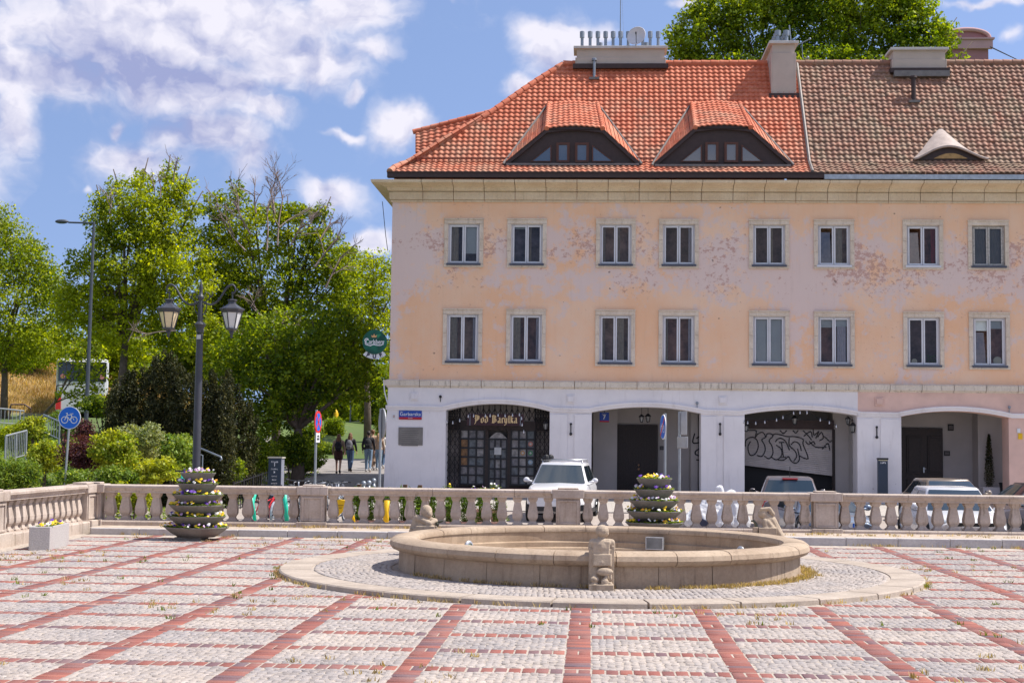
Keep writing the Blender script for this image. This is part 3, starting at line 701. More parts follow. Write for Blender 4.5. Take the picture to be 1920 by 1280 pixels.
wall_holes(XL, XM, ZS-.3, ZC+.5, holes, YF, 'wall', m_fac, hA); wall_holes(XM, XR, ZS-.3, ZC+.5, holes, YF, 'wall', m_fac, hB)
HB = 9.6                                   # depth of the houses
mb = MB(); mb.add([(XL, YF, ZS-.3), (XL, YF+HB, ZS-.3), (XL, YF+HB, ZC+.5), (XL, YF, ZC+.5)], [(0, 1, 2, 3)]); mb.add([(XL, YF+HB, 0), (XM, YF+HB, 0), (XM, YF+HB, ZC+.5), (XL, YF+HB, ZC+.5)], [(3, 2, 1, 0)])
par(mb.build('side_wall', m_fac), hA)
mb = MB(); mb.add([(XM, YF+HB, 0), (XR, YF+HB, 0), (XR, YF+HB, ZC+.5), (XM, YF+HB, ZC+.5)], [(3, 2, 1, 0)]); mb.add([(XR, YF, 0), (XR, YF+HB, 0), (XR, YF+HB, ZC+.5), (XR, YF, ZC+.5)], [(3, 2, 1, 0)]); par(mb.build('side_wall', m_fac), hB)
# per-window look: (left pane content, right pane content, glass type)
LOOK = {(0, 0): 'cb', (1, 0): 'he', (2, 0): 'ee', (3, 0): 'dE', (4, 0): 'de', (5, 0): 'Bc', (6, 0): 'Br', (7, 0): 'od', (0, 1): 'cE', (1, 1): 'cE', (2, 1): 'ec', (3, 1): 'eE', (4, 1): 'bw', (5, 1): 'hk', (6, 1): 'dp', (7, 1): 'Hh'}
m_redc = M('red_curtain', (.32, .05, .05), .9, .2, 8); m_pale = M('pale_curtain', (.60, .58, .62), .9, .08, 9); m_old = M('old_white_paint', (.46, .43, .40), .7, .3, 14, bump=.4)
m_leaf = Lf('plant_leaf', (.03, .07, .015), (.06, .12, .03))
for wi, cx in enumerate(WCX):
    for r, (z0, z1) in enumerate(UZ):
        h = hA if cx < XM else hB; code = LOOK.get((wi, r), 'dd')
        w = par(empty('window', (cx, YF, z0)), h); m_refl = random.choice(m_refls)
        a = HW; H_ = z1-z0
        mb = MB(); y0 = -.055-(.0 if r else .0)
        gp = .006
        mb.box(-a, a, y0, .02, H_-.15, H_).box(-a-.012, a+.012, y0-.03, .0, H_-.001+.0, H_+.045)
        for s in (-1, 1):
            q = sorted((s*a, s*(a-.145)))
            for zz0, zz1 in ((.0001, H_*.28), (H_*.28+gp, H_*.52), (H_*.52+gp, H_-.15-gp)): mb.box(q[0], q[1], y0+random.uniform(-.004, .004), .02, zz0+.11, zz1+(.11 if zz1 < H_*.6 else 0))
        mb.box(-a, a, y0-.012, .02, -.0, .11-gp).build('surround', m_sur, w, bevel=.006)
        fm = m_old if code[0] == 'o' else m_pvc
        i0, i1, b0, b1 = -a+.135, a-.135, .105, H_-.135; yf = .06; fw = .065
        mb = MB().box(i0, i0+fw, yf, yf+.06, b0, b1).box(i1-fw, i1, yf, yf+.06, b0, b1).box(i0+fw, i1-fw, yf, yf+.06, b0, b0+fw).box(i0+fw, i1-fw, yf, yf+.06, b1-fw, b1)
        mb.build('frame', fm, w, bevel=.005)
        for k, (s0, s1) in enumerate(((i0+fw, -.004), (.004, i1-fw))):
            sw = .058; op = code[k] in 'BH'
            s_ = MB().box(s0+.004, s0+sw, yf-.02, yf+.05, b0+fw, b1-fw).box(s1-sw, s1-.004, yf-.02, yf+.05, b0+fw, b1-fw).box(s0+sw, s1-sw, yf-.02, yf+.05, b0+fw, b0+fw+sw).box(s0+sw, s1-sw, yf-.02, yf+.05, b1-fw-sw, b1-fw)
            s_.build('sash', fm, w, bevel=.004)
            g = MB().add([(s0+sw, yf+.012, b0+fw+sw), (s1-sw, yf+.012, b0+fw+sw), (s1-sw, yf+.012, b1-fw-sw), (s0+sw, yf+.012, b1-fw-sw)], [(0, 1, 2, 3)]).build('pane', m_glass2 if op else m_glass, w)
            if op: g.rotation_euler.x = R_(-7); g.location = (0, .03, -.10); 
            p0, p1 = s0+.02, s1-.02; zb, zt = b0+.1, b1-.06; ch = code[k]
            def slab(nm, zlo, zhi, mt, x0_=p0, x1_=p1, yy=.16):
                mb = MB(); n = 14
                mb.add([(x0_+(x1_-x0_)*i/n, yy+(.012*math.sin(i*2.3+k) if 'cur' in nm else 0), z_) for z_ in (zlo, zhi) for i in range(n+1)], [(i, i+1, n+2+i, n+1+i) for i in range(n)])
                mb.build(nm, mt, w)
            if ch in 'bw': slab('blind', zb+(.32 if ch == 'b' and r == 0 else .0), zt, m_blind)
            if ch == 'h': slab('blind', zt-(.12 if r == 0 else .34), zt, m_blind)
            if ch == 'H': slab('blind', zt-.42, zt, m_blind)
            if ch == 'c': slab('curtain', zb, zt, m_cur, p0 if k == 0 else p0, p0+(p1-p0)*.62)
            if ch == 'e': slab('curtain', zb, zt, m_cur, p0, p0+(p1-p0)*.28)
            if ch == 'E': slab('curtain', zb, zt, m_pale, p0+(p1-p0)*.70, p1)
            if ch == 'k': slab('curtain', zb, zt, m_pale, p0+.1, p1-.06); slab('blind', zt-.3, zt, m_blind, yy=.15)
            if ch == 'r': slab('curtain', zb, zt, m_redc, p0+(p1-p0)*.62, p1)
            if ch == 'o' or code[0] == 'o': slab('curtain', zb, zt, M('net_curtain', (.24, .23, .22), .9, .1, 4))
            if ch == 'p':
                mb = MB()
                for _ in range(26): mb.ball((random.uniform(p0+.1, p1-.05), .2+random.uniform(0, .05), zb+random.uniform(0, .3)), .05, 5)
                mb.build('house_plant', m_leaf, w)
        if (wi, r) == (6, 1): MB().lathe([(.001, 0), (.1, 0), (.1, .01)], 18, (-.3, .14, .28), ax='y').build('wall_clock', M('clock_face', (.6, .58, .45), .6, 0), w)
        if (wi, r) == (7, 1): MB().lathe([(.001, 0), (.15, 0), (.15, .01)], 18, (.32, .14, .33), ax='y').build('round_mirror', M('clock_face', (.6, .58, .45), .6, 0), w)
        MB().box(i0-.04, i1+.04, -.10, .06, .075+.035, .105+.035).add([(i0-.04, -.10, .11), (i1+.04, -.1, .11), (i1+.04, -.105, .065), (i0-.04, -.105, .065)], [(0, 1, 2, 3)]).build('sill', m_pvc if code[0] == 'B' else m_dsill, w)
        MB().box(i0-.3, i1+.3, .62, .64, b0-.3, b1+.3).build('room_back', m_refl, w)
        bx = MB(); bx.add([(i0-.3, .2, b0-.3), (i0-.3, .62, b0-.3), (i0-.3, .62, b1+.3), (i0-.3, .2, b1+.3)], [(0, 1, 2, 3)]); bx.add([(i1+.3, .2, b0-.3), (i1+.3, .62, b0-.3), (i1+.3, .62, b1+.3), (i1+.3, .2, b1+.3)], [(0, 1, 2, 3)])
        bx.add([(i0-.3, .2, b1+.3), (i0-.3, .62, b1+.3), (i1+.3, .62, b1+.3), (i1+.3, .2, b1+.3)], [(0, 1, 2, 3)]); bx.add([(i0-.3, .2, b0-.3), (i0-.3, .62, b0-.3), (i1+.3, .62, b0-.3), (i1+.3, .2, b0-.3)], [(0, 1, 2, 3)])
        bx.build('room_side', m_refl, w)
        if r == 1 or wi in (2, 3, 4, 6):
            pass
# string course
def course(x0, x1, h, name, prof, mat, L, left_mitre=False):
    x = x0; first = True
    while x < x1-.05:
        e = min(x+L, x1); n = len(prof); mi = first and left_mitre
        V = [((x-(YF-y) if mi else x+.011), y, z) for y, z in prof]+[(e-.011, y, z) for y, z in prof]
        mb = MB().add(V, [(i, (i+1) % n, n+(i+1) % n, n+i) for i in range(n)]+[tuple(range(n))[::-1], tuple(range(n, 2*n))])
        par(mb.build(name, mat), h); x = e; first = False
sc = [(YF+.05, ZS-.36), (YF-.04, ZS-.36), (YF-.05, ZS-.31), (YF-.09, ZS-.28), (YF-.10, ZS-.25), (YF-.17, ZS-.23), (YF-.19, ZS-.06), (YF-.20, ZS-.05), (YF-.02, ZS), (YF+.05, ZS)]
course(XL, XM, hA, 'string_course_block', sc, m_strg, 1.13, True); course(XM, XR, hB, 'string_course_block', sc, m_strg, 1.13)
def zc(py, Y): return at(1300, py, Y).z
cz0 = zc(379, YF); ye = YF-.72
cp = [(YF+.05, cz0-.03), (YF-.06, cz0-.03), (YF-.06, cz0+.03), (YF-.03, cz0+.034), (YF-.03, cz0+.05), (YF-.10, cz0+.054), (YF-.11, zc(361.5, YF-.1)), (YF-.06, zc(361, YF-.1)), (YF-.06, zc(359.8, YF-.1)), (YF-.16, zc(359.2, YF-.1)), (YF-.20, zc(353, YF-.2)), (YF-.36, zc(348.5, YF-.35)), (YF-.56, zc(345, YF-.55)), (YF-.60, zc(344, YF-.6)), (YF-.70, zc(342.5, YF-.7)), (ye, zc(338, ye)), (ye, zc(337.2, ye)), (YF+.05, zc(337.2, ye)+.08)]
course(XL, XM, hA, 'cornice_block', cp, m_corn, 1.135, True); course(XM, XR, hB, 'cornice_block', cp, m_corn, 1.135)
rt = MB(); n = len(cp)                     # cornice return along the side wall
rt.add([(XL-(YF-y), y, z) for y, z in cp]+[(XL-(YF-y), YF+HB+(YF-y), z) for y, z in cp], [(i, n+i, n+(i+1) % n, (i+1) % n) for i in range(n)]); par(rt.build('cornice_return', m_corn), hA)
# ---------- arcade
AR = [(835, 1030, 770, 757), (1109, 1314, 774, 763), (1396, 1607, 778, 768), (1690, 1892, 782, 771), ]
arches = [(wx(a, 850, YF-.06), wx(c, 850, YF-.06), wz(s_, (a+c)/2), wz(t_, (a+c)/2)) for a, c, s_, t_ in AR]
w_ = arches[-1][1]-arches[-1][0]; arches.append((arches[-1][1]+1.5, arches[-1][1]+1.5+w_, arches[-1][2], arches[-1][3]))
YG = YF-.06; PT = .85
def arc(x0, x1, zs, zt, n=20):
    r = zt-zs; hw = (x1-x0)/2; R0 = (hw*hw+r*r)/(2*r); cx = (x0+x1)/2; cz = zt-R0
    th = math.asin(hw/R0); return [(cx+R0*math.sin(-th+2*th*i/n), cz+R0*math.cos(-th+2*th*i/n)) for i in range(n+1)]
def ground_wall(x0, x1, mat, h, arcs, batter=False):
    mb = MB(); zt = ZS-.3; cur = x0
    for a0, a1, zs, zt_ in arcs+[(x1, x1, 0, 0)]:
        xl = cur
        if batter and cur == x0: mb.add([(x0-.1, YG-.06, 0), (a0, YG, 0), (a0, YG, zt), (x0, YG, zt)], [(0, 1, 2, 3)])
        else: mb.add([(cur, YG, 0), (a0, YG, 0), (a0, YG, zt), (cur, YG, zt)], [(0, 1, 2, 3)])
        if a0 == a1: break
        c_ = arc(a0, a1, zs, zt_)
        for (p0, q0), (p1, q1) in zip(c_[:-1], c_[1:]):
            mb.add([(p0, YG, q0), (p1, YG, q1), (p1, YG, zt), (p0, YG, zt), (p0, YG+PT, q0), (p1, YG+PT, q1), (p1, YG+PT, zt), (p0, YG+PT, zt)], [(0, 1, 2, 3), (4, 5, 1, 0), (7, 6, 5, 4)])
        for xx_, fl in ((a0, 1), (a1, 0)):
            q = [(xx_, YG, 0), (xx_, YG+PT, 0), (xx_, YG+PT, zs), (xx_, YG, zs)]; mb.add(q, [(0, 1, 2, 3)])
        cur = a1
    par(mb.build('arcade_front', mat), h)
ground_wall(XL-.03, XM, m_white, hA, arches[:3], True); ground_wall(XM, XR, m_pink, hB, arches[3:])
m_whiteP = m_white
par(MB().box(XM-.0, arches[3][0]+.0, YG-.012, YG-.002, .0, arches[3][2]).build('painted_pier', m_white), hB)
mb = MB().add([(XL-.13, YG-.06, 0), (XL-.03, YG, ZS-.3), (XL-.03, YG+HB, ZS-.3), (XL-.13, YG+HB, 0)], [(0, 1, 2, 3)]); par(mb.build('side_wall_base', m_white), hA)
# moulded band over piers and arches
def sweepband(x0, x1, arcs, h, mat=None):
    pts = []; zi = lambda a: a[2]+.085
    cur = (x0, arcs[0][2]+.085+.0)
    pts.append(cur)
    for a in arcs:
        c_ = arc(a[0]-.12, a[1]+.12, a[2]+.075, a[3]+.10, 24); pts += c_
    pts.append((x1, arcs[-1][2]+.075))
    prof = [(.0, -.085), (-.045, -.085), (-.05, -.02), (-.075, .0), (-.085, .055), (-.085, .07), (0, .085)]; n = len(prof); V = []
    for i, (x, z) in enumerate(pts):
        a, c = pts[max(i-1, 0)], pts[min(i+1, len(pts)-1)]; dx, dz = c[0]-a[0], c[1]-a[1]; L = math.hypot(dx, dz); nx_, nz_ = -dz/L, dx/L
        V += [(x+nx_*o, YG+y, z+nz_*o) for y, o in prof]
    mb = MB().add(V, [(k*n+j+1, k*n+j, (k+1)*n+j, (k+1)*n+j+1) for k in range(len(pts)-1) for j in range(n-1)])
    par(mb.build('arch_moulding', mat or m_white), h)
sweepband(XL-.1, XM, arches[:3], hA); sweepband(XM, XR, arches[3:], hB)
# pier slots with iron cramps, square blocks above, pilaster strips
for i, (pc, h) in enumerate(((1072, hA), (1354, hA), (1648, hB))):
    cx = wx(pc-4 if i else 1070, 850, YG); zt = arches[min(i, 3)][2]-.07
    x0_, x1_ = cx-.13, cx+.13
    lo, hi = arches[i][1], arches[i+1][0]
    par(MB().box(lo+.005, x0_, YG-.045, YG-.0025, .3, zt-.03).build('pier_facing', m_white, bevel=.004), h)
    par(MB().box(x1_, hi-.005, YG-.045, YG-.0025, .3, zt-.03).build('pier_facing', m_white, bevel=.004), h)
    ic = MB().box(-.018, .018, -.05, -.01, -.2, .2).ball((0, -.035, .18), .045, 8).ball((0, -.035, -.18), .055, 8).build('iron_anchor', m_dark); ic.location = (cx+(0 if i else .0), YG, wz(804+(0 if i != 2 else 6), pc)); par(ic, h)
for px, h, mt in ((777, hA, m_white), (1070, hA, m_white), (1355, hA, m_white), (1648, hB, m_pink)):
    cx = wx(px, 747); z = wz(743 if px < 900 else 748+(px-1070)*.008, px)
    par(MB().box(cx-.16, cx+.16, YG-.03, YG-.002, z-.16, z+.16).box(cx-.11, cx+.11, YG-.075, YG-.0301, z-.1, z+.1).build('square_block', mt, bevel=.008), h)
# arcade interior
YI = YF+3.1
iw = MB(); iw.box(XL+.3, XR, YI, YI+.1, 0, 4.3); iw.box(XL+.3, XR, YG+PT+.002, YI, 4.15, 4.3)
par(iw.build('arcade_back_wall', m_arc), hA)
def divider(px, y0, y1, th=.25): x = wx(px, 850, y0); return MB().box(x-th/2, x+th/2, y0, y1, 0, 4.2)
for px, y0 in ((1040, YG+PT), (1302, YG+PT+.9), (1360, YG+PT), (1604, YG+PT+.4), (1650, YG+PT)):
    par(divider(px, y0, YI).build('arcade_partition', m_arc), hA)
par(MB().box(wx(1112, 850, YI-.5), wx(1157, 850, YI-.5), YI-.55, YI, 0, 4.15).build('arcade_pier', m_arc), hA)
par(MB().box(wx(1250, 850, YI-.3), wx(1293, 850, YI-.3), YI-.3, YI, 0, 4.15).build('arcade_pier', m_arc), hA)
par(MB().box(wx(1562, 850, YI-1.2), wx(1603, 850, YI-1.2), YI-1.2, YI, 0, 4.15).build('arcade_pier', m_arc), hA)
par(MB().box(wx(1834, 850, YI-.8), wx(1893, 850, YI-.8), YI-.8, YI, 0, 4.15).build('arcade_pier', m_arc), hB)
# door no. 7
def px_box(p0, p1, y0, y1, Y, th, dy=0): a = at(p0, y1, Y); c = at(p1, y0, Y); return a.x, c.x, Y-th, Y-dy, a.z, c.z
Yd = YI-.02
d = par(empty('door', (0, 0, 0)), hA); d.matrix_parent_inverse = Matrix.Translation(-Vector(hA.location))
a0, a1, z0, z1 = wx(1158, 850, Yd), wx(1232, 850, Yd), .15, wz(796, 1200, Yd)
MB().box(a0-.02, a1+.02, Yd-.1, Yd, z0, z1).build('door_frame', m_door, d, bevel=.01)
nb_ = 22
for i in range(nb_): xx_ = a0+.08+(a1-a0-.16)*i/nb_; MB().box(xx_+.006, xx_+(a1-a0-.16)/nb_-.006, Yd-.13, Yd-.101, z0+.1, z1-.12).build('door_board', m_door, d)
hn = MB().ball((a0+(a1-a0)*.53, Yd-.16, 1.25), .045, 8).ball((a0+(a1-a0)*.53, Yd-.16, 1.1), .05, 8); hn.build('door_knob', M('brass', (.45, .28, .18), .4, .2, 9, metal=.6), d)
MB().box(a0-.3, a1+.5, Yd-.9, Yd-.14, 0.1, .2).build('door_step', m_asph, d)
# panelled door in the pink house
d2 = par(empty('door', (0, 0, 0)), hB); d2.matrix_parent_inverse = Matrix.Translation(-Vector(hB.location))
a0, a1, z1 = wx(1688, 850, Yd), wx(1767, 850, Yd), wz(802, 1730, Yd)
MB().box(a0, a1, Yd-.08, Yd, .12, z1).build('door_frame', m_door, d2, bevel=.01)
for k in (0, 1):
    q0 = a0+.22+k*.78; MB().box(q0, q0+.56, Yd-.115, Yd-.081, 1.05, z1-.3).box(q0+.06, q0+.50, Yd-.135, Yd-.1155, 1.12, z1-.37).build('door_panel', m_door, d2, bevel=.008)
    MB().box(q0, q0+.56, Yd-.115, Yd-.081, .25, .85).build('door_panel', m_door, d2, bevel=.008)
MB().box(a0+.82, a0+.87, Yd-.15, Yd-.116, 1.1, 1.3).ball((a0+.9, Yd-.16, 1.25), .035, 8).build('door_handle', m_zinc, d2)
# pub front in the first arch
pub = par(empty('pub_front', (0, 0, 0)), hA); pub.matrix_parent_inverse = Matrix.Translation(-Vector(hA.location))
Yp = YG+PT+.15
X0, X1 = wx(836, 850, Yp), wx(1029, 850, Yp); zt = wz(789, 930, Yp); zb = .55
m_shelf = M('pub_interior', (.16, .14, .13), .8, .5, 1.4)
MB().box(X0-.3, X1+.3, Yp+.30, Yp+.34, 0, 4.1).build('pub_back', m_shelf, pub)
MB().box(X0, X1, Yp-.02, Yp+.25, 0, .38).build('pub_plinth', M('oxblood_paint', (.06, .018, .018), .6, .2, 5), pub)
MB().box(X0, X1, Yp-.03, Yp+.05, wz(806, 930, Yp)-.0, zt).build('pub_lintel', m_door, pub)
mb = MB().add([(X0, Yp+.06, zt), (X1, Yp+.06, zt), (X1, Yp+.06, 4.1), (X0, Yp+.06, 4.1)], [(0, 1, 2, 3)]); mb.build('pub_upper_wall', M('pub_upper', (.25, .22, .20), .9, .1, 1), pub)
zl = wz(806, 930, Yp)
sections = [(wx(863, 850, Yp), wx(908, 850, Yp), 3), (wx(958, 850, Yp), wx(1002, 850, Yp), 3)]
rows_z = [zl-(zl-.5)*i/6 for i in range(7)]
m_pp = [M('pub_pane_%d' % i, c, .25, .5, 6) for i, c in enumerate([(.16, .15, .16), (.22, .20, .20), (.12, .13, .14), (.28, .26, .25), (.26, .13, .05)])]
def panes(xa, xb, nc, zz):
    for i in range(nc):
        for j in range(len(zz)-1):
            x_a = xa+(xb-xa)*i/nc+.03; x_b = xa+(xb-xa)*(i+1)/nc-.03
            k = random.choice([0, 0, 1, 2, 2, 3]);
            if xa == sections[0][0] and i == 0 and j in (1, 2, 3): k = 4
            MB().add([(x_a, Yp+.03, zz[j+1]+.03), (x_b, Yp+.03, zz[j+1]+.03), (x_b, Yp+.03, zz[j]-.03), (x_a, Yp+.03, zz[j]-.03)], [(0, 1, 2, 3)]).build('pane', m_pp[k], pub)
    mb = MB()
    for i in range(nc+1): x_ = xa+(xb-xa)*i/nc; mb.box(x_-.03, x_+.03, Yp-.02, Yp+.05, zz[-1]-.03, zz[0]+.02)
    for z_ in zz: mb.box(xa-.03, xb+.03, Yp-.028, Yp+.045, z_-.03, z_+.03)
    mb.build('glazing_bars', m_dark, pub)
for xa, xb, nc in sections: panes(xa, xb, nc, rows_z)
dx0, dx1 = wx(917, 850, Yp), wx(950, 850, Yp); zd = wz(823, 930, Yp)
panes(dx0, dx1, 3, [zd-(zd-.35)*i/5 for i in range(6)])
for a_, c_ in ((sections[0][1]+.03, dx0-.03), (dx1+.03, sections[1][0]-.03), (X0, sections[0][0]-.03), (sections[1][1]+.03, X1)):
    wide_ = c_-a_ > .35; MB().box(a_, c_, Yp+(.12 if wide_ else -.01), Yp+(.16 if wide_ else .05), .38, zl).build('pub_panel', m_door if not wide_ else m_shelf, pub)
MB().prism([(dx0+(dx1-dx0)*i/12, zd+.03+.22*math.sin(PI*i/12)) for i in range(13)], Yp-.0, Yp+.02).build('fanlight', m_pp[3], pub)
for rx_, rz_, c_ in ((1.5, 1, (.5, .2, .15)), (1.5, 2, (.05, .25, .1)), (1.5, 3, (.3, .4, .5)), (.5, 2, (.45, .25, .1))):
    x_ = sections[1][0]+(sections[1][1]-sections[1][0])*((rx_+1)/3); z_ = (rows_z[rz_]+rows_z[rz_+1])/2
    MB().lathe([(.001, 0), (.085, 0)], 14, (x_, Yp+.02, z_), ax='y').lathe([(.001, 0), (.04, 0)], 10, (x_, Yp+.014, z_), ax='y', m=1).build('round_sticker', [M('sticker%.2f' % c_[0], c_, .6, 0), M('sticker_white', (.5, .5, .48), .6, 0)], pub)
x_ = (dx0+dx1)/2; MB().box(x_-.13, x_+.13, Yp-.035, Yp-.03, rows_z[2]-.24, rows_z[2]+.03).build('menu_notice', M('paper', (.5, .5, .5), .8, .1, 8), pub)
# folding lattice gates
mb = MB()
def lattice(xa, xb, za, zb_, y, nx_, sz_=None):
    w = (xb-xa)/nx_; hgt = sz_ or w*1.6; nz = int((zb_-za)/hgt)
    for i in range(nx_):
        for j in range(nz):
            a, c = xa+i*w, za+j*hgt
            mb.tube([(a, y, c), (a+w/2, y, c+hgt/2), (a, y, c+hgt)], .011, 4, False); mb.tube([(a+w, y, c), (a+w/2, y, c+hgt/2), (a+w, y, c+hgt)], .011, 4, False)
    for i in range(nx_+1): mb.tube([(xa+i*w, y-.01, za), (xa+i*w, y-.01, zb_)], .013, 4, False)
lattice(wx(835, 850, Yp-.3), wx(862, 850, Yp-.3), .3, 3.1, Yp-.3, 3); lattice(wx(1004, 850, Yp-.3), wx(1029, 850, Yp-.3), .3, 3.0, Yp-.3, 3)
mb.build('lattice_gate', m_dark, pub)
mb = MB(); lattice(wx(837, 850, Yp-.1), wx(861, 850, Yp-.1), wz(789, 930, Yp), 3.55, Yp-.1, 5, .2); lattice(wx(1003, 850, Yp-.1), wx(1028, 850, Yp-.1), wz(789, 930, Yp), 3.5, Yp-.1, 5, .2)
lattice(wx(862, 850, Yp-.1), wx(1002, 850, Yp-.1), wz(789, 930, Yp)+.03, 3.62, Yp+.02, 13, .42)
mb.build('lattice_top', m_dark, pub)
# roller shutter with graffiti
sh = par(empty('roller_shutter', (0, 0, 0)), hA); sh.matrix_parent_inverse = Matrix.Translation(-Vector(hA.location))
Ys = YI-1.15; a0, a1 = wx(1394, 850, Ys), wx(1560, 850, Ys); zt = wz(804, 1480, Ys); zb0, zb1 = wz(872, 1400, Ys), wz(892, 1560, Ys)
m_shut = M('shutter_metal', (.58, .53, .51), .55, .12, 3, metal=.25)
n = 23
for i in range(n):                         # each slat hangs a little lower on the right
    f0, f1 = i/n, (i+1)/n; q = lambda f, s: zt+((zb0 if s == 0 else zb1)-zt)*f
    v = [(a0, Ys, q(f0, 0)), (a1, Ys, q(f0, 1)), (a1, Ys-.035, q(f0*.2+f1*.8, 1)), (a0, Ys-.035, q(f0*.2+f1*.8, 0)), (a0, Ys+.004, q(f1, 0)), (a1, Ys+.004, q(f1, 1))]
    MB().add(v, [(3, 2, 1, 0), (4, 5, 2, 3)]).build('shutter_slat', m_shut, sh)
MB().box(a0-.03, a1+.05, Ys-.15, Ys+.3, zt, wz(787, 1480, Ys)).build('shutter_box', m_brown, sh)
MB().box(a1, a1+.1, Ys-.08, Ys+.05, .1, zt).build('shutter_guide', m_door, sh)
MB().box(a0-.1, a1+.1, Ys+.25, Ys+.3, 0, zt).build('shutter_dark_sheet', M('black', (.012, .012, .014), .7, 0), sh)  # black sheet stands in for the shaded depth below the shutter
def P2(pts, ox, oy, k, Y): return [(at(ox+x*k, oy+y*k, Y).x, at(ox+x*k, oy+y*k, Y).z) for x, y in pts]
k = 280/1629; G_ = []
def smooth_(pts, n=4):
    o = []
    for i in range(len(pts)-1):
        p0, p1, p2, p3 = pts[max(i-1, 0)], pts[i], pts[i+1], pts[min(i+2, len(pts)-1)]
        for t in [j/n for j in range(n)]:
            o.append(tuple(.5*((2*p1[a])+(-p0[a]+p2[a])*t+(2*p0[a]-5*p1[a]+4*p2[a]-p3[a])*t*t+(-p0[a]+3*p1[a]-3*p2[a]+p3[a])*t**3) for a in (0, 1)))
    return o+[pts[-1]]
for st_ in ([(160, 850), (165, 790), (200, 760), (250, 755), (290, 790), (300, 860), (270, 930), (220, 950), (195, 910), (190, 850), (215, 800)], [(155, 680), (250, 675), (280, 690), (270, 750), (300, 715), (350, 700), (380, 750), (340, 780), (370, 840), (375, 900), (340, 960), (290, 950)],
            [(385, 750), (400, 715), (440, 715), (460, 740), (420, 790), (450, 850), (460, 930), (420, 985), (370, 960)], [(460, 730), (490, 715), (560, 730), (620, 745), (700, 745), (790, 775), (790, 830), (845, 985), (750, 955)], [(490, 800), (510, 775), (550, 765), (600, 800), (640, 890)],
            [(530, 810), (580, 808)], [(555, 810), (575, 970)], [(545, 972), (600, 970)], [(500, 840), (550, 880), (555, 950), (500, 998), (440, 965)], [(520, 1000), (580, 1000), (630, 965), (660, 1010), (710, 1035), (750, 990), (730, 880)],
            [(640, 760), (640, 840), (700, 900), (720, 960), (690, 1010)], [(660, 830), (700, 800), (750, 830), (770, 895)], [(540, 680), (575, 710), (610, 680)], [(680, 680), (710, 705), (735, 680)],
            [(790, 680), (850, 740), (880, 780)], [(800, 740), (870, 690), (890, 750)], [(900, 670), (910, 730), (960, 690), (930, 760)], [(950, 750), (990, 700), (1010, 760), (970, 790)], [(860, 800), (930, 860), (1040, 860)], [(1000, 880), (1060, 820), (1080, 890)], [(1010, 740), (1040, 760), (1080, 800), (1100, 790)], [(820, 800), (850, 830), (900, 800), (920, 830)]):
    G_.append(P2(smooth_(st_), 1370, 690, k, Ys-.03))
ribbon(G_, .045, Ys-.028, nib=False).build('graffiti', M('black_spray', (.015, .014, .016), .7, 0), sh)
Yg2 = YG+PT+.9; gw = MB()
# tag on the partition in the second arch, painted on the wall facing the square
xg = wx(1302, 850, YG+PT+.9)
gg = ribbon([P2(smooth_(s_), 1040, 690, 360/1920, YG+PT+.89) for s_ in ([(1400, 655), (1380, 730), (1400, 750), (1455, 740)], [(1420, 700), (1450, 680)], [(1455, 800), (1410, 830), (1410, 860), (1450, 880), (1455, 915), (1420, 915)])], .05, YG+PT+.898, nib=False).build('graffiti', MATS['black_spray']); par(gg, hA)
# ---------------------------------------------------------------- roofs
Ye, Yr = YF-.62, 55.7
Ze = at(1200, 324, Ye).z; Zr = at(1300, 121, Yr).z
L0 = .95; P1_ = (Ye+L0*math.cos(R_(33)), Ze+L0*math.sin(R_(33)))
L1 = math.hypot(Yr-P1_[0], Zr-P1_[1]); LT = L0+L1; uy, uz = (Yr-P1_[0])/L1, (Zr-P1_[1])/L1
def rp(s):
    if s < L0: return (Ye+s*math.cos(R_(33)), Ze+s*math.sin(R_(33)))
    return (P1_[0]+(s-L0)*uy, P1_[1]+(s-L0)*uz)
def rn(s): return (-math.sin(R_(33)), math.cos(R_(33))) if s < L0-.05 else (-uz, uy)
def onroof(px, py, off=0.):
    lo, hi = -.2, LT+.5
    for _ in range(40):
        m = (lo+hi)/2; y, z = rp(m)
        if at(px, py, y).z > z: lo = m
        else: hi = m
    y, z = rp(lo); ny_, nz_ = rn(lo); v = at(px, py, y); return Vector((v.x, y+ny_*off, z+nz_*off)), lo
hipp = [onroof(px, py) for px, py in ((733, 317), (800, 284), (870, 242), (920, 213), (1000, 157), (1056, 122))]
hs = [s for _, s in hipp]; hx = [v.x for v, _ in hipp]
def hipX(s): return float(np.interp(s, hs, hx))
XB = wx(1520, 325, Ye)                     # boundary between the two roofs
def tile_mat(nm, cols, moss):
    def fn(n, pos, geo, p):
        x, y, z = n.sep(pos)
        cell = n.vmath('FLOOR', n.comb(n.math('MULTIPLY', x, 1/.212), 0., n.math('MULTIPLY', z, 5.75)))
        wn = n.n.new('ShaderNodeTexWhiteNoise'); wn.noise_dimensions = '3D'; n._set(wn.inputs['Vector'], cell)
        c = n.ramp(n.math('ADD', n.math('MULTIPLY', wn.outputs[0], .55), n.math('MULTIPLY', n.noise(pos, .9, 5, .65), .45)), cols)
        lows = n.mr(z, Ze, Ze+4.3, moss[1], moss[2])
        f = n.math('ADD', n.noise(pos, 1.1, 6, .6), lows)
        c = n.mix(n.mr(f, .5, .8, 0, .75), c, c4(moss[0]))
        c = n.mix(n.mr(n.noise(pos, 11, 6, .75), .56, .68, 0, moss[3]), c, (.13, .10, .07, 1))
        c = n.mix(n.mr(n.noise(pos, 17, 3, .6), .68, .73, 0, .55), c, (.42, .40, .34, 1))
        return c, n.noise(pos, 60, 4, .6)
    return M(nm, fn=fn, rough=.72, bump=.25)
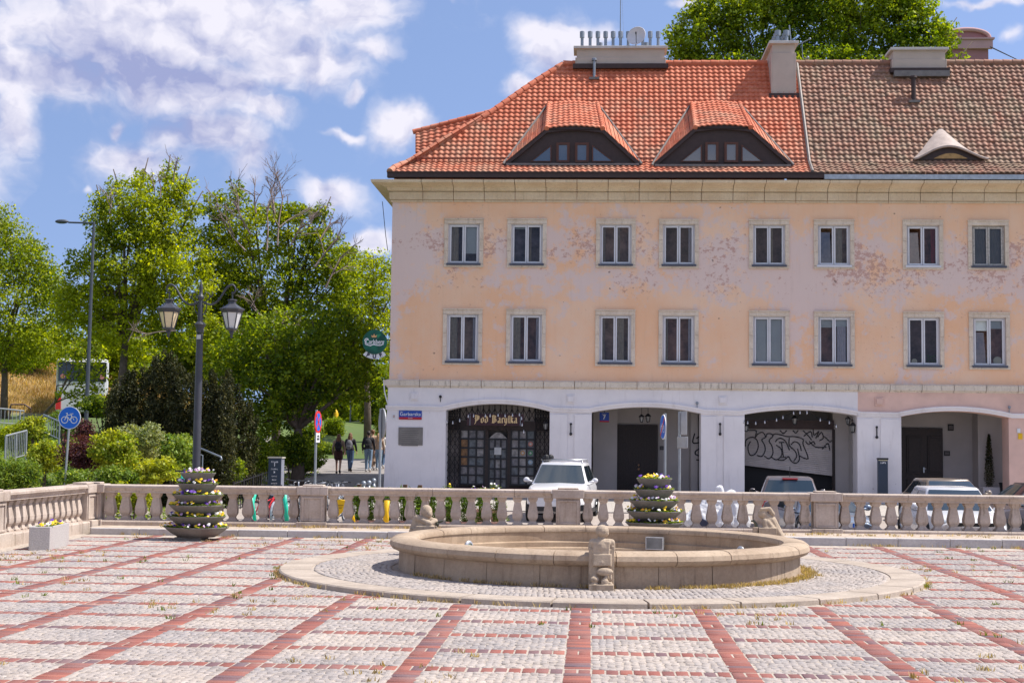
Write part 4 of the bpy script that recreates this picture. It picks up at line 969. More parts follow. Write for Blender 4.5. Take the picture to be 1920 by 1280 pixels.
m_tileA = tile_mat('orange_roof_tile', [(0, (.44, .11, .055)), (.5, (.56, .15, .075)), (.85, (.64, .205, .115)), (1, (.34, .09, .055))], ((.42, .27, .18), .18, -.08, .3))
m_tileB = tile_mat('weathered_roof_tile', [(0, (.21, .12, .085)), (.35, (.28, .145, .10)), (.7, (.34, .165, .11)), (.9, (.41, .18, .115)), (1, (.19, .12, .09))], ((.29, .23, .15), .12, .02, .65))
TP = .212; RP = .226; NS = 8
def wave(t): return .040*(.5+.5*math.cos(2*PI*(t-.25)))+.004
def tile_grid():
    F_ = []
    for j in range(3):
        for i in range(NS): a = j*(NS+1)+i; F_.append((a, a+1, a+NS+2, a+NS+1))
    return F_
TF = tile_grid()
def tile_row_verts(s0, s1, lift=.034):
    V = []
    for s, h in ((s0+.002, -.012), (s0, lift), ((s0+s1)/2, lift*.5), (s1+.03, -.004)):
        y, z = rp(s); ny_, nz_ = rn(s)
        for i in range(NS+1):
            hh = h+wave(i/NS) if h > -.012 or True else 0
            V.append((TP*i/NS, y+ny_*hh, z+nz_*hh))
    return np.array(V)
def build_roof(h, mat, xa, xb, hip, nm, skipf, jit=.0):
    root = par(empty(nm, (0, 0, 0)), h); root.matrix_parent_inverse = Matrix.Translation(-Vector(h.location))
    rows = int(LT/RP)+1; cnt = 0; Vs = []; Fs = []; k0 = 0
    for r in range(rows):
        s0 = r*RP; s1 = min(s0+RP, LT)
        if s1-s0 < .05: continue
        RV = tile_row_verts(s0, s1); me = None; y, z = rp((s0+s1)/2)
        xs_ = hipX(s0) if hip else xa
        n0 = int(math.floor((xs_-xa)/TP))-1; x = xa+n0*TP if hip else xa
        while x < xb-.02:
            if skipf(x+TP/2, s0, s1): x += TP; continue
            if hip:
                lim = hipX((s0+s1)/2)
                if x+TP < lim-.05: x += TP; continue
                if x < lim:
                    V = RV+np.array([x, 0, 0]); V[:, 0] = np.maximum(V[:, 0], lim); Vs.append(V); Fs.append(np.array(TF)+k0); k0 += len(V); x += TP; continue
            if cnt < 300 and x > (-99) and wx(0, 300, y) < x:
                if me is None: me = bpy.data.meshes.new('roof_tile'); me.from_pydata([tuple(v) for v in RV], [], TF); me.materials.append(mat); me.polygons.foreach_set('use_smooth', [True]*len(TF))
                o = bpy.data.objects.new('roof_tile', me); COL.objects.link(o); o.parent = root; o.location = (x, 0, random.gauss(0, jit)); cnt += 1
            else:
                V = RV+np.array([x, random.gauss(0, jit), random.gauss(0, jit)]); Vs.append(V); Fs.append(np.array(TF)+k0); k0 += len(V)
            x += TP
    tag(npmesh('roof_tiling', np.vstack(Vs), np.vstack(Fs), mat, root, smooth=True), kind='stuff')
    mb = MB()                               # boarded roof under the tiles
    for s0, s1 in ((0, L0), (L0, LT)):
        (y0, z0), (y1, z1) = rp(s0), rp(s1)
        if hip:
            ns = 8
            for i in range(ns):
                sa, sb_ = s0+(s1-s0)*i/ns, s0+(s1-s0)*(i+1)/ns; (ya, za), (yb, zb_) = rp(sa), rp(sb_)
                mb.add([(hipX(sa), ya, za-.03), (xb, ya, za-.03), (xb, yb, zb_-.03), (hipX(sb_), yb, zb_-.03)], [(0, 1, 2, 3)])
        else: mb.add([(xa, y0, z0-.03), (xb, y0, z0-.03), (xb, y1, z1-.03), (xa, y1, z1-.03)], [(0, 1, 2, 3)])
    yb_ = 2*Yr-Ye
    mb.add([(hipX(LT) if hip else xa, Yr, Zr-.03), (xb, Yr, Zr-.03), (xb, yb_, Ze), (xa if not hip else hipX(0), yb_, Ze)], [(0, 1, 2, 3)])
    if hip: mb.add([(hipX(0), Ye, Ze-.03), (hipX(LT), Yr, Zr-.03), (hipX(0), yb_, Ze)], [(0, 2, 1)])
    mb.build('roof_boarding', mat, root); return root
# dormer geometry on the orange roof, measured from the photograph
DM = [dict(base=(944, 1203, 309), top=(1025, 1130, 243), back=(1029, 1120, 196), tri=((994, 1034), (1110, 1152)), rect=((1043, 1068), (1078, 1104)), wz=(268, 305)),
      dict(base=(1222, 1487, 311), top=(1303, 1407, 241), back=(1297, 1386, 196), tri=((1275, 1316), (1390, 1432)), rect=((1322, 1347), (1358, 1384)), wz=(267, 305))]
for D in DM:
    D['bl'], D['s'] = onroof(D['base'][0], D['base'][2]); D['br'], _ = onroof(D['base'][1], D['base'][2])
    D['Y'] = D['bl'].y-.02; D['tl'] = at(D['top'][0], D['top'][2], D['Y']); D['tr'] = at(D['top'][1], D['top'][2], D['Y'])
    D['kl'], D['ks'] = onroof(D['back'][0], D['back'][2]); D['kr'], _ = onroof(D['back'][1], D['back'][2])
def skipA(x, s0, s1):
    sm = (s0+s1)/2
    for D in DM:
        if D['s']-.02 < sm < D['ks']-.1:
            t = (sm-D['s'])/(D['ks']-D['s']); xl = D['bl'].x*(1-t)+D['kl'].x*t; xr = D['br'].x*(1-t)+D['kr'].x*t
            if xl+.1 < x < xr-.1: return True
    v = (x, s0)
    return any(a < x < c and d < sm < e for a, c, d, e in CHS)
c1, s1_ = onroof(1447, 172); c1r, _ = onroof(1491, 176)
CHS = []
roofA = build_roof(hA, m_tileA, -7.4, XB, True, 'roof', skipA, .002)
def skipB(x, s0, s1): return False
roofB = build_roof(hB, m_tileB, XB+.12, XR+.6, False, 'roof', skipB, .008)
def bent(pts, r, name, mat, parent, seg=.36):    # half-round cover tiles along a line
    pts = [Vector(p) for p in pts]; 
    L = [0]
    for a, c in zip(pts[:-1], pts[1:]): L.append(L[-1]+(c-a).length)
    def pt(s):
        for i in range(len(pts)-1):
            if s <= L[i+1] or i == len(pts)-2: return pts[i].lerp(pts[i+1], (s-L[i])/(L[i+1]-L[i]))
    s = 0
    while s < L[-1]-.1:
        a, c = pt(s), pt(min(s+seg*1.08, L[-1])); 
        MB().tube([a, a.lerp(c, .06), c], [r*1.1, r*1.12, r*.93], 12).build(name, mat, parent, auto=50); s += seg
hipl = [Vector((hipX(s), rp(s)[0]-.01, rp(s)[1]+.02)) for s in np.linspace(0, LT, 15)]
bent(hipl, .12, 'hip_tile', m_tileA, roofA)
bent([(hipX(LT), Yr, Zr+.04), (wx(1440, 120, Yr), Yr, Zr+.04)], .12, 'ridge_tile', m_tileA, roofA)
bent([(wx(1492, 122, Yr), Yr, Zr+.04), (XR, Yr, Zr+.04)], .12, 'ridge_tile', m_tileB, roofB)
# side dormer roof beyond the hip
q = [at(779, 287, 53.6), at(779, 249, 54.1), at(918, 211, 54.6), at(905, 287, 53.6)]
def S_patch(q, u, v): return (q[0].lerp(q[3], u)).lerp(q[1].lerp(q[2], u), v)
def patch(q, nu, nv, mat, parent, name, amp=1., lift=.026, bow=0.):
    nrm = (q[3]-q[0]).cross(q[1]-q[0]).normalized()
    if nrm.y > 0: nrm = -nrm
    for j in range(nv):
        for i in range(nu):
            V = []
            for v_, h_ in ((j/nv, -.012), (j/nv, lift), ((j+.5)/nv, lift*.5), (min((j+1.08)/nv, 1), -.004)):
                for t in range(NS+1):
                    u = (i+t/NS)/nu; V.append(S_patch(q, u, v_)+nrm*(h_+wave(t/NS)*amp)+Vector((0, 0, bow*math.sin(PI*u))))
            MB().add(V, TF).build(name, mat, parent, smooth=True)
patch(q, 11, 7, m_tileA, roofA, 'side_dormer_tile'); bent([q[1]+Vector((-.1, 0, .03)), q[2]+Vector((.3, 0, .1))], .09, 'ridge_tile', m_tileA, roofA)
MB().add([q[0], q[1], q[1]+Vector((0, 1.6, -.4)), q[0]+Vector((0, 1.6, 0))], [(0, 1, 2, 3)]).add([q[0], q[1], q[2], q[3]], [(0, 1, 2, 3)]).build('side_dormer_cheek', m_brown, roofA)
for D in DM:
    dm = par(empty('dormer', (0, 0, 0)), hA); dm.matrix_parent_inverse = Matrix.Translation(-Vector(hA.location))
    Y = D['Y']; bl_, br_, tl, tr = D['bl'], D['br'], D['tl'], D['tr']
    n = 16; topc = [tl.lerp(tr, i/n)+Vector((0, 0, .09*math.sin(PI*i/n))) for i in range(n+1)]
    outl = [(bl_.x, bl_.z), (bl_.x*.6+tl.x*.4, bl_.z*.6+tl.z*.4-.02)]+[(p.x, p.z) for p in topc]+[(br_.x*.6+tr.x*.4, br_.z*.6+tr.z*.4-.02), (br_.x, br_.z)]
    MB().prism(outl, Y, Y+.06).build('dormer_front', m_brown, dm)
    lip = [Vector((x, Y-.12, z)) for x, z in outl]; mb = MB()
    for a, c in zip(lip[:-1], lip[1:]):
        dn = Vector((0, 0, -.15)); mb.add([a, c, c+dn, a+dn], [(3, 2, 1, 0)]); mb.add([a+dn, c+dn, c+dn+Vector((0, .11, 0)), a+dn+Vector((0, .11, 0))], [(3, 2, 1, 0)]); mb.add([a, c, c+Vector((0, .2, .02)), a+Vector((0, .2, .02))], [(0, 1, 2, 3)])
    mb.build('dormer_fascia', m_brown, dm)
    qq = [tl+Vector((0, -.16, 0)), D['kl']+Vector((0, 0, .05)), D['kr']+Vector((0, 0, .05)), tr+Vector((0, -.16, 0))]
    patch(qq, 10, 10, MATS['orange_roof_tile'], dm, 'dormer_tile', .8, .022, .09)
    MB().add([v+Vector((0, 0, -.03)) for v in qq], [(0, 1, 2, 3)]).build('dormer_deck', m_brown, dm)
    for e0, e1 in ((qq[0], qq[1]), (qq[3], qq[2])): bent([e0, e1], .085, 'verge_tile', m_tileA, dm, .22)
    for sg, base, tp, bk in ((-1, bl_, tl, D['kl']), (1, br_, tr, D['kr'])):   # tiled cheeks: slanting courses of flat tiles
        A, B, C = base+Vector((0, -.14, .0)), tp+Vector((0, -.14, 0)), bk; nc = 9
        nr_ = (B-A).cross(C-A).normalized(); nr_ = nr_ if nr_.z > 0 else -nr_
        for i in range(nc):
            for k_ in range(3):
                f0, f1 = i/nc, (i+1)/nc; g0, g1 = k_/3+.008, (k_+1)/3-.008
                a_, b_, c_, d_ = A.lerp(B, f0+.004), A.lerp(B, f1-.004), A.lerp(C, f1-.004), A.lerp(C, f0+.004)
                P_ = [a_.lerp(d_, g0), b_.lerp(c_, g0), b_.lerp(c_, g1), a_.lerp(d_, g1)]
                if (P_[1]-P_[2]).length < .03: continue
                up = nr_*(.03); MB().add([p+nr_*.01 for p in P_]+[P_[0]+nr_*.01, P_[1]+up, P_[2]+up, P_[3]+nr_*.01], [(4, 5, 6, 7), (0, 1, 5, 4), (1, 2, 6, 5)]).build('cheek_tile', m_tileA, dm)
        MB().add([A, B, C], [(0, 1, 2)]).build('cheek_deck', m_brown, dm)
        MB().tube([A+Vector((0, -.05, .0)), C+Vector((0, -.03, .05))], .045, 6).build('valley_flashing', M('lead', (.20, .18, .17), .6, .2, 5, metal=.2), dm)
    zt_, zb_ = D['wz']; m_wf = M('red_brown_frame', (.095, .035, .022), .5, .15, 8)
    for (x0_, x1_) in D['rect']:
        a, c = at(x0_, zb_, Y), at(x1_, zt_, Y); w = empty('window', (0, 0, 0)); w.parent = dm
        MB().box(a.x, a.x+.09, Y-.06, Y, a.z, c.z).box(c.x-.09, c.x, Y-.06, Y, a.z, c.z).box(a.x+.09, c.x-.09, Y-.06, Y, a.z, a.z+.08).box(a.x+.09, c.x-.09, Y-.06, Y, c.z-.08, c.z).build('frame', m_wf, w)
        MB().add([(a.x+.09, Y-.012, a.z+.08), (c.x-.09, Y-.012, a.z+.08), (c.x-.09, Y-.012, c.z-.08), (a.x+.09, Y-.012, c.z-.08)], [(0, 1, 2, 3)]).build('pane', M('dormer_glass', (.05, .07, .10), .06, 0, spec=1., coat=1.), w)
    for k_, (x0_, x1_) in enumerate(D['tri']):
        w = empty('window', (0, 0, 0)); w.parent = dm
        P_ = [at(x0_, zb_-1, Y), at(x1_, zb_-1, Y), at(x1_ if k_ == 0 else x0_, zt_+4, Y)]
        c_ = sum(P_, Vector())/3; I_ = [p.lerp(c_, .16) for p in P_]; mb = MB()
        for i in range(3): j = (i+1) % 3; mb.add([P_[i]+Vector((0, -.05, 0)), P_[j]+Vector((0, -.05, 0)), I_[j]+Vector((0, -.05, 0)), I_[i]+Vector((0, -.05, 0)), I_[i], I_[j]], [(0, 1, 2, 3), (3, 2, 5, 4)])
        mb.build('frame', m_wf, w); MB().add([p+Vector((0, -.012, 0)) for p in I_], [(0, 1, 2)]).build('pane', MATS['dormer_glass'], w)
    MB().box(bl_.x+.1, br_.x-.1, Y-.2, Y-.02, bl_.z-.05, bl_.z+.02).build('dormer_sill', MATS['lead'], dm)
# eyebrow vent dormer on the brown roof
eb = par(empty('dormer', (0, 0, 0)), hB); eb.matrix_parent_inverse = Matrix.Translation(-Vector(hB.location))
lo, _s = onroof(1712, 300); ro, _ = onroof(1850, 300); bk, bks = onroof(1766, 244)
n = 20; V = []; Yb_ = lo.y-.16
def brow(u): return .47*max(0, math.sin(PI*(u**.92)))**1.5
for i in range(n+1):
    u = i/n; x = lo.x+(ro.x-lo.x)*u; V.append((x, Yb_-.05, lo.z+brow(u)))
for i in range(n+1):
    u = i/n; x = lo.x+(ro.x-lo.x)*u; p = (x-bk.x); s_ = _s+(bks-_s)*max(0, math.sin(PI*(u**.85)))**1.3; y, z = rp(s_); V.append((bk.x+(x-bk.x)*(.3+.7*abs(2*u-1)), y-.04, z+.045))
mb = MB().add(V, [(i, i+1, n+2+i, n+1+i) for i in range(n)]); [mb.add([V[n+1+i], V[n+2+i], (V[n+2+i][0], V[n+2+i][1]-.06, V[n+2+i][2]-.12), (V[n+1+i][0], V[n+1+i][1]-.06, V[n+1+i][2]-.12)], [(0, 1, 2, 3)]) for i in range(0)]; mb.build('hood', M('hood_render', (.44, .36, .32), .85, .2, 3, bump=.3), eb, auto=60)
MB().tube([V[i] for i in range(n+1)], .05, 6).build('hood_rim', MATS['hood_render'], eb, auto=60)
MB().prism([(lo.x+.1, lo.z-.02)]+[(v[0], v[2]-.03) for v in V[1:n]]+[(ro.x-.1, lo.z-.02)], Yb_+.06, Yb_+.08).build('vent_front', m_brown, eb)
MB().prism([(lo.x+(ro.x-lo.x)*u, lo.z+.03+.20*math.sin(PI*(u-.27)/.46)) for u in np.linspace(.27, .73, 12)], Yb_+.04, Yb_+.06).build('vent_board', M('yellow_board', (.42, .26, .11), .8, .3, 6), eb)
# gutters, eaves boards
zg = at(1100, 333, Ye-.1).z
par(MB().box(wx(726, 328, Ye-.1), wx(1545, 328, Ye-.1), Ye-.14, Ye+.1, zg, zg+.19).box(wx(726, 328, Ye-.1), wx(1545, 328, Ye-.1), Ye-.17, Ye-.1401, zg+.17, zg+.2).build('eaves_gutter', m_brown), hA)
par(MB().box(wx(1545, 328, Ye-.1)+.01, XR, Ye-.12, Ye+.1, zg-.04, zg+.13).build('eaves_gutter', m_zinc), hB)
mb = MB()
for i in range(170): x_ = wx(1546, 328, Ye-.1)+.05*i; mb.box(x_, x_+.022, Ye-.128, Ye-.1201, zg-.035, zg+.12)
o = mb.build('gutter_ribs', m_zinc); par(o, hB)
mb = MB(); V = [onroof(812, 285), onroof(965, 285)]
for (xa, xb) in ((hipX(.75)+.3, DM[0]['bl'].x+.35), (DM[0]['br'].x-.35, DM[1]['bl'].x+.3), (DM[1]['br'].x-.2, XB-.1)):
    y, z = rp(.80); 
    for dz_ in (.10, .17, .24): mb.tube([(xa, y-.08, z+dz_), (xb, y-.08, z+dz_)], .011, 4, False)
    x_ = xa
    while x_ < xb: mb.tube([(x_, y-.08, z+.1), (x_, y-.08, z+.24)], .008, 4, False); x_ += .17
par(mb.build('snow_guard', M('snow_guard_paint', (.16, .05, .035), .6, .1, 8)), hA)
y, z = rp(LT); MB_ = MB().tube([(XB+.06, rp(s)[0]-.06, rp(s)[1]+.05) for s in (0, L0, LT)], .06, 6); par(MB_.build('verge_flashing', MATS['lead']), hA)
# chimneys
m_chim = M('chimney_render', (.52, .42, .36), .9, .08, 1.5, bump=.2); m_cap = M('chimney_cap', (.56, .52, .50), .8, .1, 3)
def pot(x, y, z, h=.55, r=.065, parent=None):
    t = empty('flue_pipe', (x, y, z)); t.parent = parent
    MB().tube([(0, 0, 0), (0, 0, h*.65)], r, 12).build('pipe', m_galv, t, auto=50)
    MB().lathe([(r*1.05, h*.6), (r*1.55, h*.62), (r*1.6, h*.97), (r*1.1, h), (.001, h*1.01)], 14).build('cowl', m_galv, t, auto=40)
def chim(h, x0_, x1_, y0_, y1_, zb, zt, ov=.12):
    c = par(empty('chimney', (0, 0, 0)), h); c.matrix_parent_inverse = Matrix.Translation(-Vector(h.location))
    zp = zb+(zt-zb)*.55
    MB().box(x0_, x1_, y0_, y1_, zb, zt-.09).build('shaft', m_chim, c)
    MB().box(x0_-.05, x0_+.0, y0_-.05, y1_+.02, zb+.1, zt-.45).box(x1_, x1_+.05, y0_-.05, y1_+.02, zb+.1, zt-.45).box(x0_+.0001, x1_-.0001, y0_-.045, y0_-.001, zb+.1, zt-.45).build('base_facing', m_chim, c, bevel=.01)
    MB().box(x0_-ov, x1_+ov, y0_-ov, y1_+ov, zt-.10, zt).build('cap', m_cap, c, bevel=.01)
    MB().box(x0_-.14, x1_+.14, y0_-.16, y1_+.1, zb-.02, zb+.16).build('flashing', m_brown, c); return c
Yc = Yr-.25
a_, b_ = at(1081, 129, Yc), at(1246, 87, Yc)
ch1 = chim(hA, a_.x, b_.x, Yc, Yc+.9, a_.z, b_.z)
for px in (1091.5, 1106.5, 1121, 1135.5, 1149.5, 1163.5, 1178, 1205, 1219, 1234): pot(wx(px, 75, Yc+.35), Yc+.3, b_.z, at(px, 59, Yc+.3).z-b_.z, .058, ch1)
for px in (1121, 1207): pot(wx(px, 75, Yc+.7)+.08, Yc+.7, b_.z, .34, .07, ch1)
v0 = onroof(1448, 173)[0]; v1 = onroof(1490, 175)[0]; zt_ = at(1470, 79, v0.y).z
ch2 = chim(hA, v0.x, v1.x, v0.y-.05, v0.y+2.4, v0.z-.25, zt_, .14)
for i in range(5):
    for px, w_2 in ((1458, 0), (1474, 0)): pot(wx(px, 70, v0.y+.3), v0.y+.25+i*.42, zt_, .52, .075, ch2)
MB().tube([(v1.x-.05, v0.y+.5, zt_), (v1.x-.13, v0.y+.5, zt_+.8)], .025, 5).build('rod', m_galv, ch2)
a_, b_ = at(1675, 137, Yc-.15), at(1772, 90, Yc-.15); ch3 = chim(hB, a_.x, b_.x, Yc-.15, Yc+.75, a_.z, b_.z)
MB().box(a_.x-.02, b_.x+.1, Yc-.45, Yc-.2, a_.z-.2, a_.z+.02).build('lead_apron', MATS['lead'], ch3)
for (px, y1_, y0_, hh) in ((1114, 110, 147, hA), (1713, 143, 190, hB)):
    v, _ = onroof(px, y0_); z1_ = at(px, y1_, v.y).z
    vp = par(empty('vent_pipe', v), hh); MB().tube([(0, 0, -.1), (0, 0, z1_-v.z)], .055 if px < 1200 else .09, 12).build('pipe', m_galv if px < 1200 else m_brown, vp, auto=50)
    MB().lathe([(.1 if px < 1200 else .14, z1_-v.z-.08), (.1 if px < 1200 else .13, z1_-v.z), (.001, z1_-v.z+.04)], 14).build('cowl', m_galv if px < 1200 else m_brown, vp, auto=40)
    MB().box(-.2, .2, -.22, .06, -.09, .0).build('flashing', MATS['lead'], vp)
# satellite dish and masts
v = at(1193, 67, Yc-.1); dsh = empty('satellite_dish', (v.x, v.y, b_.z), 0, 'round white satellite dish standing on the chimney cap among the flue pipes', 'satellite dish')
Rd = .37; pr = [(Rd*t, -.13*(1-t*t)) for t in (.001, .25, .5, .75, 1.)]
z0_ = v.z-b_.z
o = MB().lathe([(r, -z) for r, z in pr]+[(Rd+.012, .0), (Rd, -.01)], 32, (0, 0, 0), ax='y').build('reflector', M('dish_white', (.66, .63, .66), .5, .05, 3), dsh, auto=50); o.location.z = z0_; o.rotation_euler = (R_(-12), 0, R_(-22))
MB().tube([(0, -.02, z0_-.3), (-.02, -.35, z0_-.02)], .014, 6).box(-.05, .0, -.42, -.32, z0_-.05, z0_+.03).build('feed_arm', m_dark, dsh)
MB().tube([(0, .2, z0_-.0), (0, .2, 0), ], .03, 8).build('bracket', m_galv, dsh)
v = at(1163, 86, Yc+.2); mast = empty('aerial_mast', v, 0, 'thin tall aerial mast rising from the long chimney beside the dish', 'aerial')
MB().tube([(0, 0, 0), (0, 0, 3.2)], [.022, .014], 6).build('pole', m_galv, mast); MB().tube([(-.5, 0, 2.6), (.5, 0, 2.6)], .01, 5).tube([(.14, .1, .3), (.02, 0, 2.6)], .004, 4).build('crossbar', m_galv, mast)
v = at(1500, 80, v0.y+1.); an = empty('roof_antenna', v, 0, 'small bent aerial with a crossbar beside the narrow tall chimney', 'aerial')
MB().tube([(-.1, 0, -.1), (.35, 0, .12)], .018, 6).tube([(0.08, 0, 0), (.1, 0, -.62), (.35, 0, -.66)], .016, 6).ball((.38, 0, .14), .05, 8).ball((.3, 0, -.6), .06, 8).build('aerial_arms', m_galv, an)
# ---------------------------------------------------------------- vegetation
def onground(px, py, lo=33., hi=140.):
    for _ in range(50):
        m = (lo+hi)/2; v = at(px, py, m)
        if v.z > float(gz(v.x, v.y)): lo = m
        else: hi = m
    v = at(px, py, lo); return Vector((v.x, v.y, float(gz(v.x, v.y))))
def leaves(C, R_c, per, size, up=.45, asp=.62, droop=.0, flat=.65):
    """C clump centres (n,3), R_c clump radius (n,), per leaves each -> quads"""
    n = len(C); N = n*per
    c = np.repeat(C, per, 0); r = np.repeat(R_c, per)[:, None]
    off = rng.normal(0, 1, (N, 3)); off /= np.linalg.norm(off, axis=1)[:, None]; off *= rng.uniform(.25, 1, (N, 1))**.6*r; off[:, 2] *= flat
    P = c+off
    nrm = rng.normal(0, 1, (N, 3)); nrm /= np.linalg.norm(nrm, axis=1)[:, None]
    nrm = nrm*(1-up)+off/np.maximum(np.linalg.norm(off, axis=1)[:, None], 1e-6)*up*.7+np.array([0, 0, up*.7]); nrm /= np.linalg.norm(nrm, axis=1)[:, None]
    t = np.cross(nrm, rng.normal(0, 1, (N, 3))); t[:, 2] -= droop; t -= nrm*np.sum(t*nrm, 1)[:, None]; t /= np.linalg.norm(t, axis=1)[:, None]; bb = np.cross(nrm, t)
    s = (size*rng.uniform(.6, 1.25, N))[:, None]
    V = np.stack([P-t*s*.5, P+bb*s*asp*.5-nrm*s*.06, P+t*s*.5, P-bb*s*asp*.5-nrm*s*.06], 1).reshape(-1, 3)
    return V, np.arange(4*N).reshape(-1, 4)
def crown(name, lobes, per, size, mat, parent, cr=(.35, .7), dens=1., org=None, inner=.25, flat=.65, up=.45, droop=0., asp=.62):
    Cs, Rs = [], []
    for c, r in lobes:
        r = np.array(r, float); k = max(8, int(dens*(r[0]*r[2]+r[0]*r[1]+r[1]*r[2])*4.2*2.6/(np.mean(cr)**2*3.)))
        d = rng.normal(0, 1, (k, 3)); d /= np.linalg.norm(d, axis=1)[:, None]
        rad = np.where(rng.random(k) < inner, rng.uniform(.2, .8, k), rng.uniform(.8, 1.04, k))[:, None]
        Cs.append(np.array(c)+d*rad*r); Rs.append(rng.uniform(cr[0], cr[1], k))
    V, Fq = leaves(np.vstack(Cs), np.concatenate(Rs), per, size, up, asp, droop, flat)
    o = npmesh(name, V-np.array(org), Fq, mat, parent); return o, np.vstack(Cs)
m_bark = M('bark', (.12, .09, .07), .95, .3, 6, bump=.6); m_deadw = M('dead_twig', (.24, .18, .16), .95, .2, 6)
def lobe(px, py, rx, ry, Y, dz=None):
    v = at(px, py, Y); k = Y/2700; return ((v.x, v.y, v.z), (rx*k, (dz if dz else .9*(rx+ry)/2)*k, ry*k))
def tree(base, lobes, label, mat, per=22, size=.19, cr=(.35, .7), dens=1., trunk=.22, name='deciduous_tree', cat='tree', limbs=26, group=None, **kw):
    t = empty(name, base, 0, label, cat, group); org = Vector(base)
    o, Cs = crown('crown', lobes, per, size, mat, t, cr, dens, tuple(org), **kw)
    mb = MB(); cen = Vector(np.mean([l[0] for l in lobes], 0)); H_ = cen.z-org.z
    fork = Vector((org.x*.6+cen.x*.4, org.y*.6+cen.y*.4, org.z+H_*.5))-org
    mb.tube([(0, 0, -.3), (fork.x*.3, fork.y*.3, fork.z*.5), fork], [trunk*1.1, trunk*.85, trunk*.6], 8)
    for c, r in lobes:
        e = Vector(c)-org; m_ = fork.lerp(e, .5)+Vector((random.gauss(0, .3), random.gauss(0, .3), .3)); mb.tube([fork, m_, e, e+(e-m_)*.25], [trunk*.4, trunk*.25, trunk*.14, .02], 6)
        for _ in range(max(1, limbs//len(lobes))):
            d = Vector((random.gauss(0, 1), random.gauss(0, 1), random.gauss(.3, .8))).normalized(); q = e+Vector((d.x*r[0], d.y*r[1], d.z*r[2]))*.95
            s = fork.lerp(e, random.uniform(.4, 1)); mb.tube([s, s.lerp(q, .5)+Vector((0, 0, .2)), q], [trunk*.12, trunk*.07, .01], 5)
    mb.build('trunk', m_bark, t, smooth=True); return t
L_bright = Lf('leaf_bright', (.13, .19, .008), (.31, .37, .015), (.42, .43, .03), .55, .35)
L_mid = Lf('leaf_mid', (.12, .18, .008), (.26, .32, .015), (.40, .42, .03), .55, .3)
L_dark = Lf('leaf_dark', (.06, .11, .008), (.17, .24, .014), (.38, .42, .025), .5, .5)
L_ches = Lf('leaf_chestnut', (.10, .165, .008), (.21, .28, .015), (.34, .38, .03), .5, .3)
L_yew = Lf('leaf_yew', (.018, .024, .010), (.05, .055, .02), (.13, .115, .04), .15, 1.1)
L_pur = Lf('leaf_purple', (.05, .018, .03), (.11, .035, .04), (.16, .06, .05), .25, 1.5)
L_var = Lf('leaf_variegated', (.12, .17, .06), (.30, .33, .16), (.45, .46, .28), .4, 1.2)
L_lime = Lf('leaf_lime', (.17, .25, .02), (.33, .36, .035), (.42, .40, .05), .45, .8)
L_shr = Lf('leaf_shrub', (.085, .16, .025), (.19, .27, .04), (.30, .33, .06), .4, .9)
TG = 'trees behind the square'
Y = 76; b_ = onground(20, 715, 60, 90)
tree((at(10, 700, Y).x, Y, float(gz(at(10, 700, Y).x, Y))), [lobe(15, 565, 100, 130, Y), lobe(-45, 480, 80, 110, Y), lobe(40, 480, 45, 50, Y), lobe(95, 600, 45, 85, Y), lobe(30, 650, 105, 45, Y), lobe(70, 530, 40, 50, Y), lobe(0, 430, 45, 45, Y), lobe(-120, 520, 90, 120, Y)],
     'dense green tree at the left edge above the dry grass slope', L_mid, 34, .18, (.4, .8), group=TG)
Y = 59; bx = at(225, 740, Y).x
tree((bx, Y, float(gz(bx, Y))), [lobe(250, 400, 62, 62, Y), lobe(205, 420, 40, 62, Y), lobe(305, 415, 52, 62, Y), lobe(325, 365, 26, 36, Y), lobe(252, 500, 95, 82, Y), lobe(335, 520, 65, 90, Y), lobe(180, 545, 55, 70, Y), lobe(150, 590, 45, 52, Y), lobe(245, 600, 90, 62, Y),
     lobe(269, 330, 9, 22, Y), lobe(314, 325, 9, 22, Y), lobe(222, 350, 13, 17, Y), lobe(345, 345, 10, 20, Y), lobe(365, 385, 10, 20, Y), lobe(188, 375, 11, 20, Y), lobe(140, 490, 18, 22, Y), lobe(330, 600, 80, 55, Y), lobe(125, 560, 20, 40, Y)],
     'tall yellow-green maple with upright shoots against the sky', L_bright, 42, .145, (.28, .58), .9, group=TG)
Y = 62; bx = at(520, 800, Y).x
t3 = tree((bx, Y, float(gz(bx, Y))), [lobe(415, 405, 34, 52, Y), lobe(440, 365, 22, 22, Y), lobe(480, 430, 62, 58, Y), lobe(555, 430, 50, 48, Y), lobe(605, 470, 35, 50, Y), lobe(500, 530, 90, 70, Y), lobe(595, 540, 60, 60, Y), lobe(425, 520, 50, 80, Y), lobe(540, 400, 26, 22, Y), lobe(608, 400, 15, 18, Y), lobe(480, 600, 90, 60, Y), lobe(385, 480, 36, 60, Y), lobe(640, 520, 40, 66, Y), lobe(395, 590, 50, 60, Y)],
     'broad tree with bare dead twigs sticking out of its green top', L_mid, 40, .15, (.26, .55), .8, group=TG)
def twigs(mb, p, d, L, r, dep):
    q = p+d*L*.5+Vector((random.gauss(0, .06), random.gauss(0, .06), random.gauss(0, .04)))*L; e = q+(d+Vector((random.gauss(0, .16), random.gauss(0, .16), random.gauss(.05, .12)))).normalized()*L*.5
    mb.tube([p, q, e], [r, r*.8, r*.55], 4, False)
    if dep:
        for _ in range(3):
            s = p.lerp(e, random.uniform(.35, 1)); nd = (d+Vector((random.gauss(0, .55), random.gauss(0, .4), random.gauss(.1, .4)))).normalized(); twigs(mb, s, nd, L*random.uniform(.45, .75), r*.6, dep-1)
mb = MB(); o3 = Vector((bx, Y, float(gz(bx, Y))))
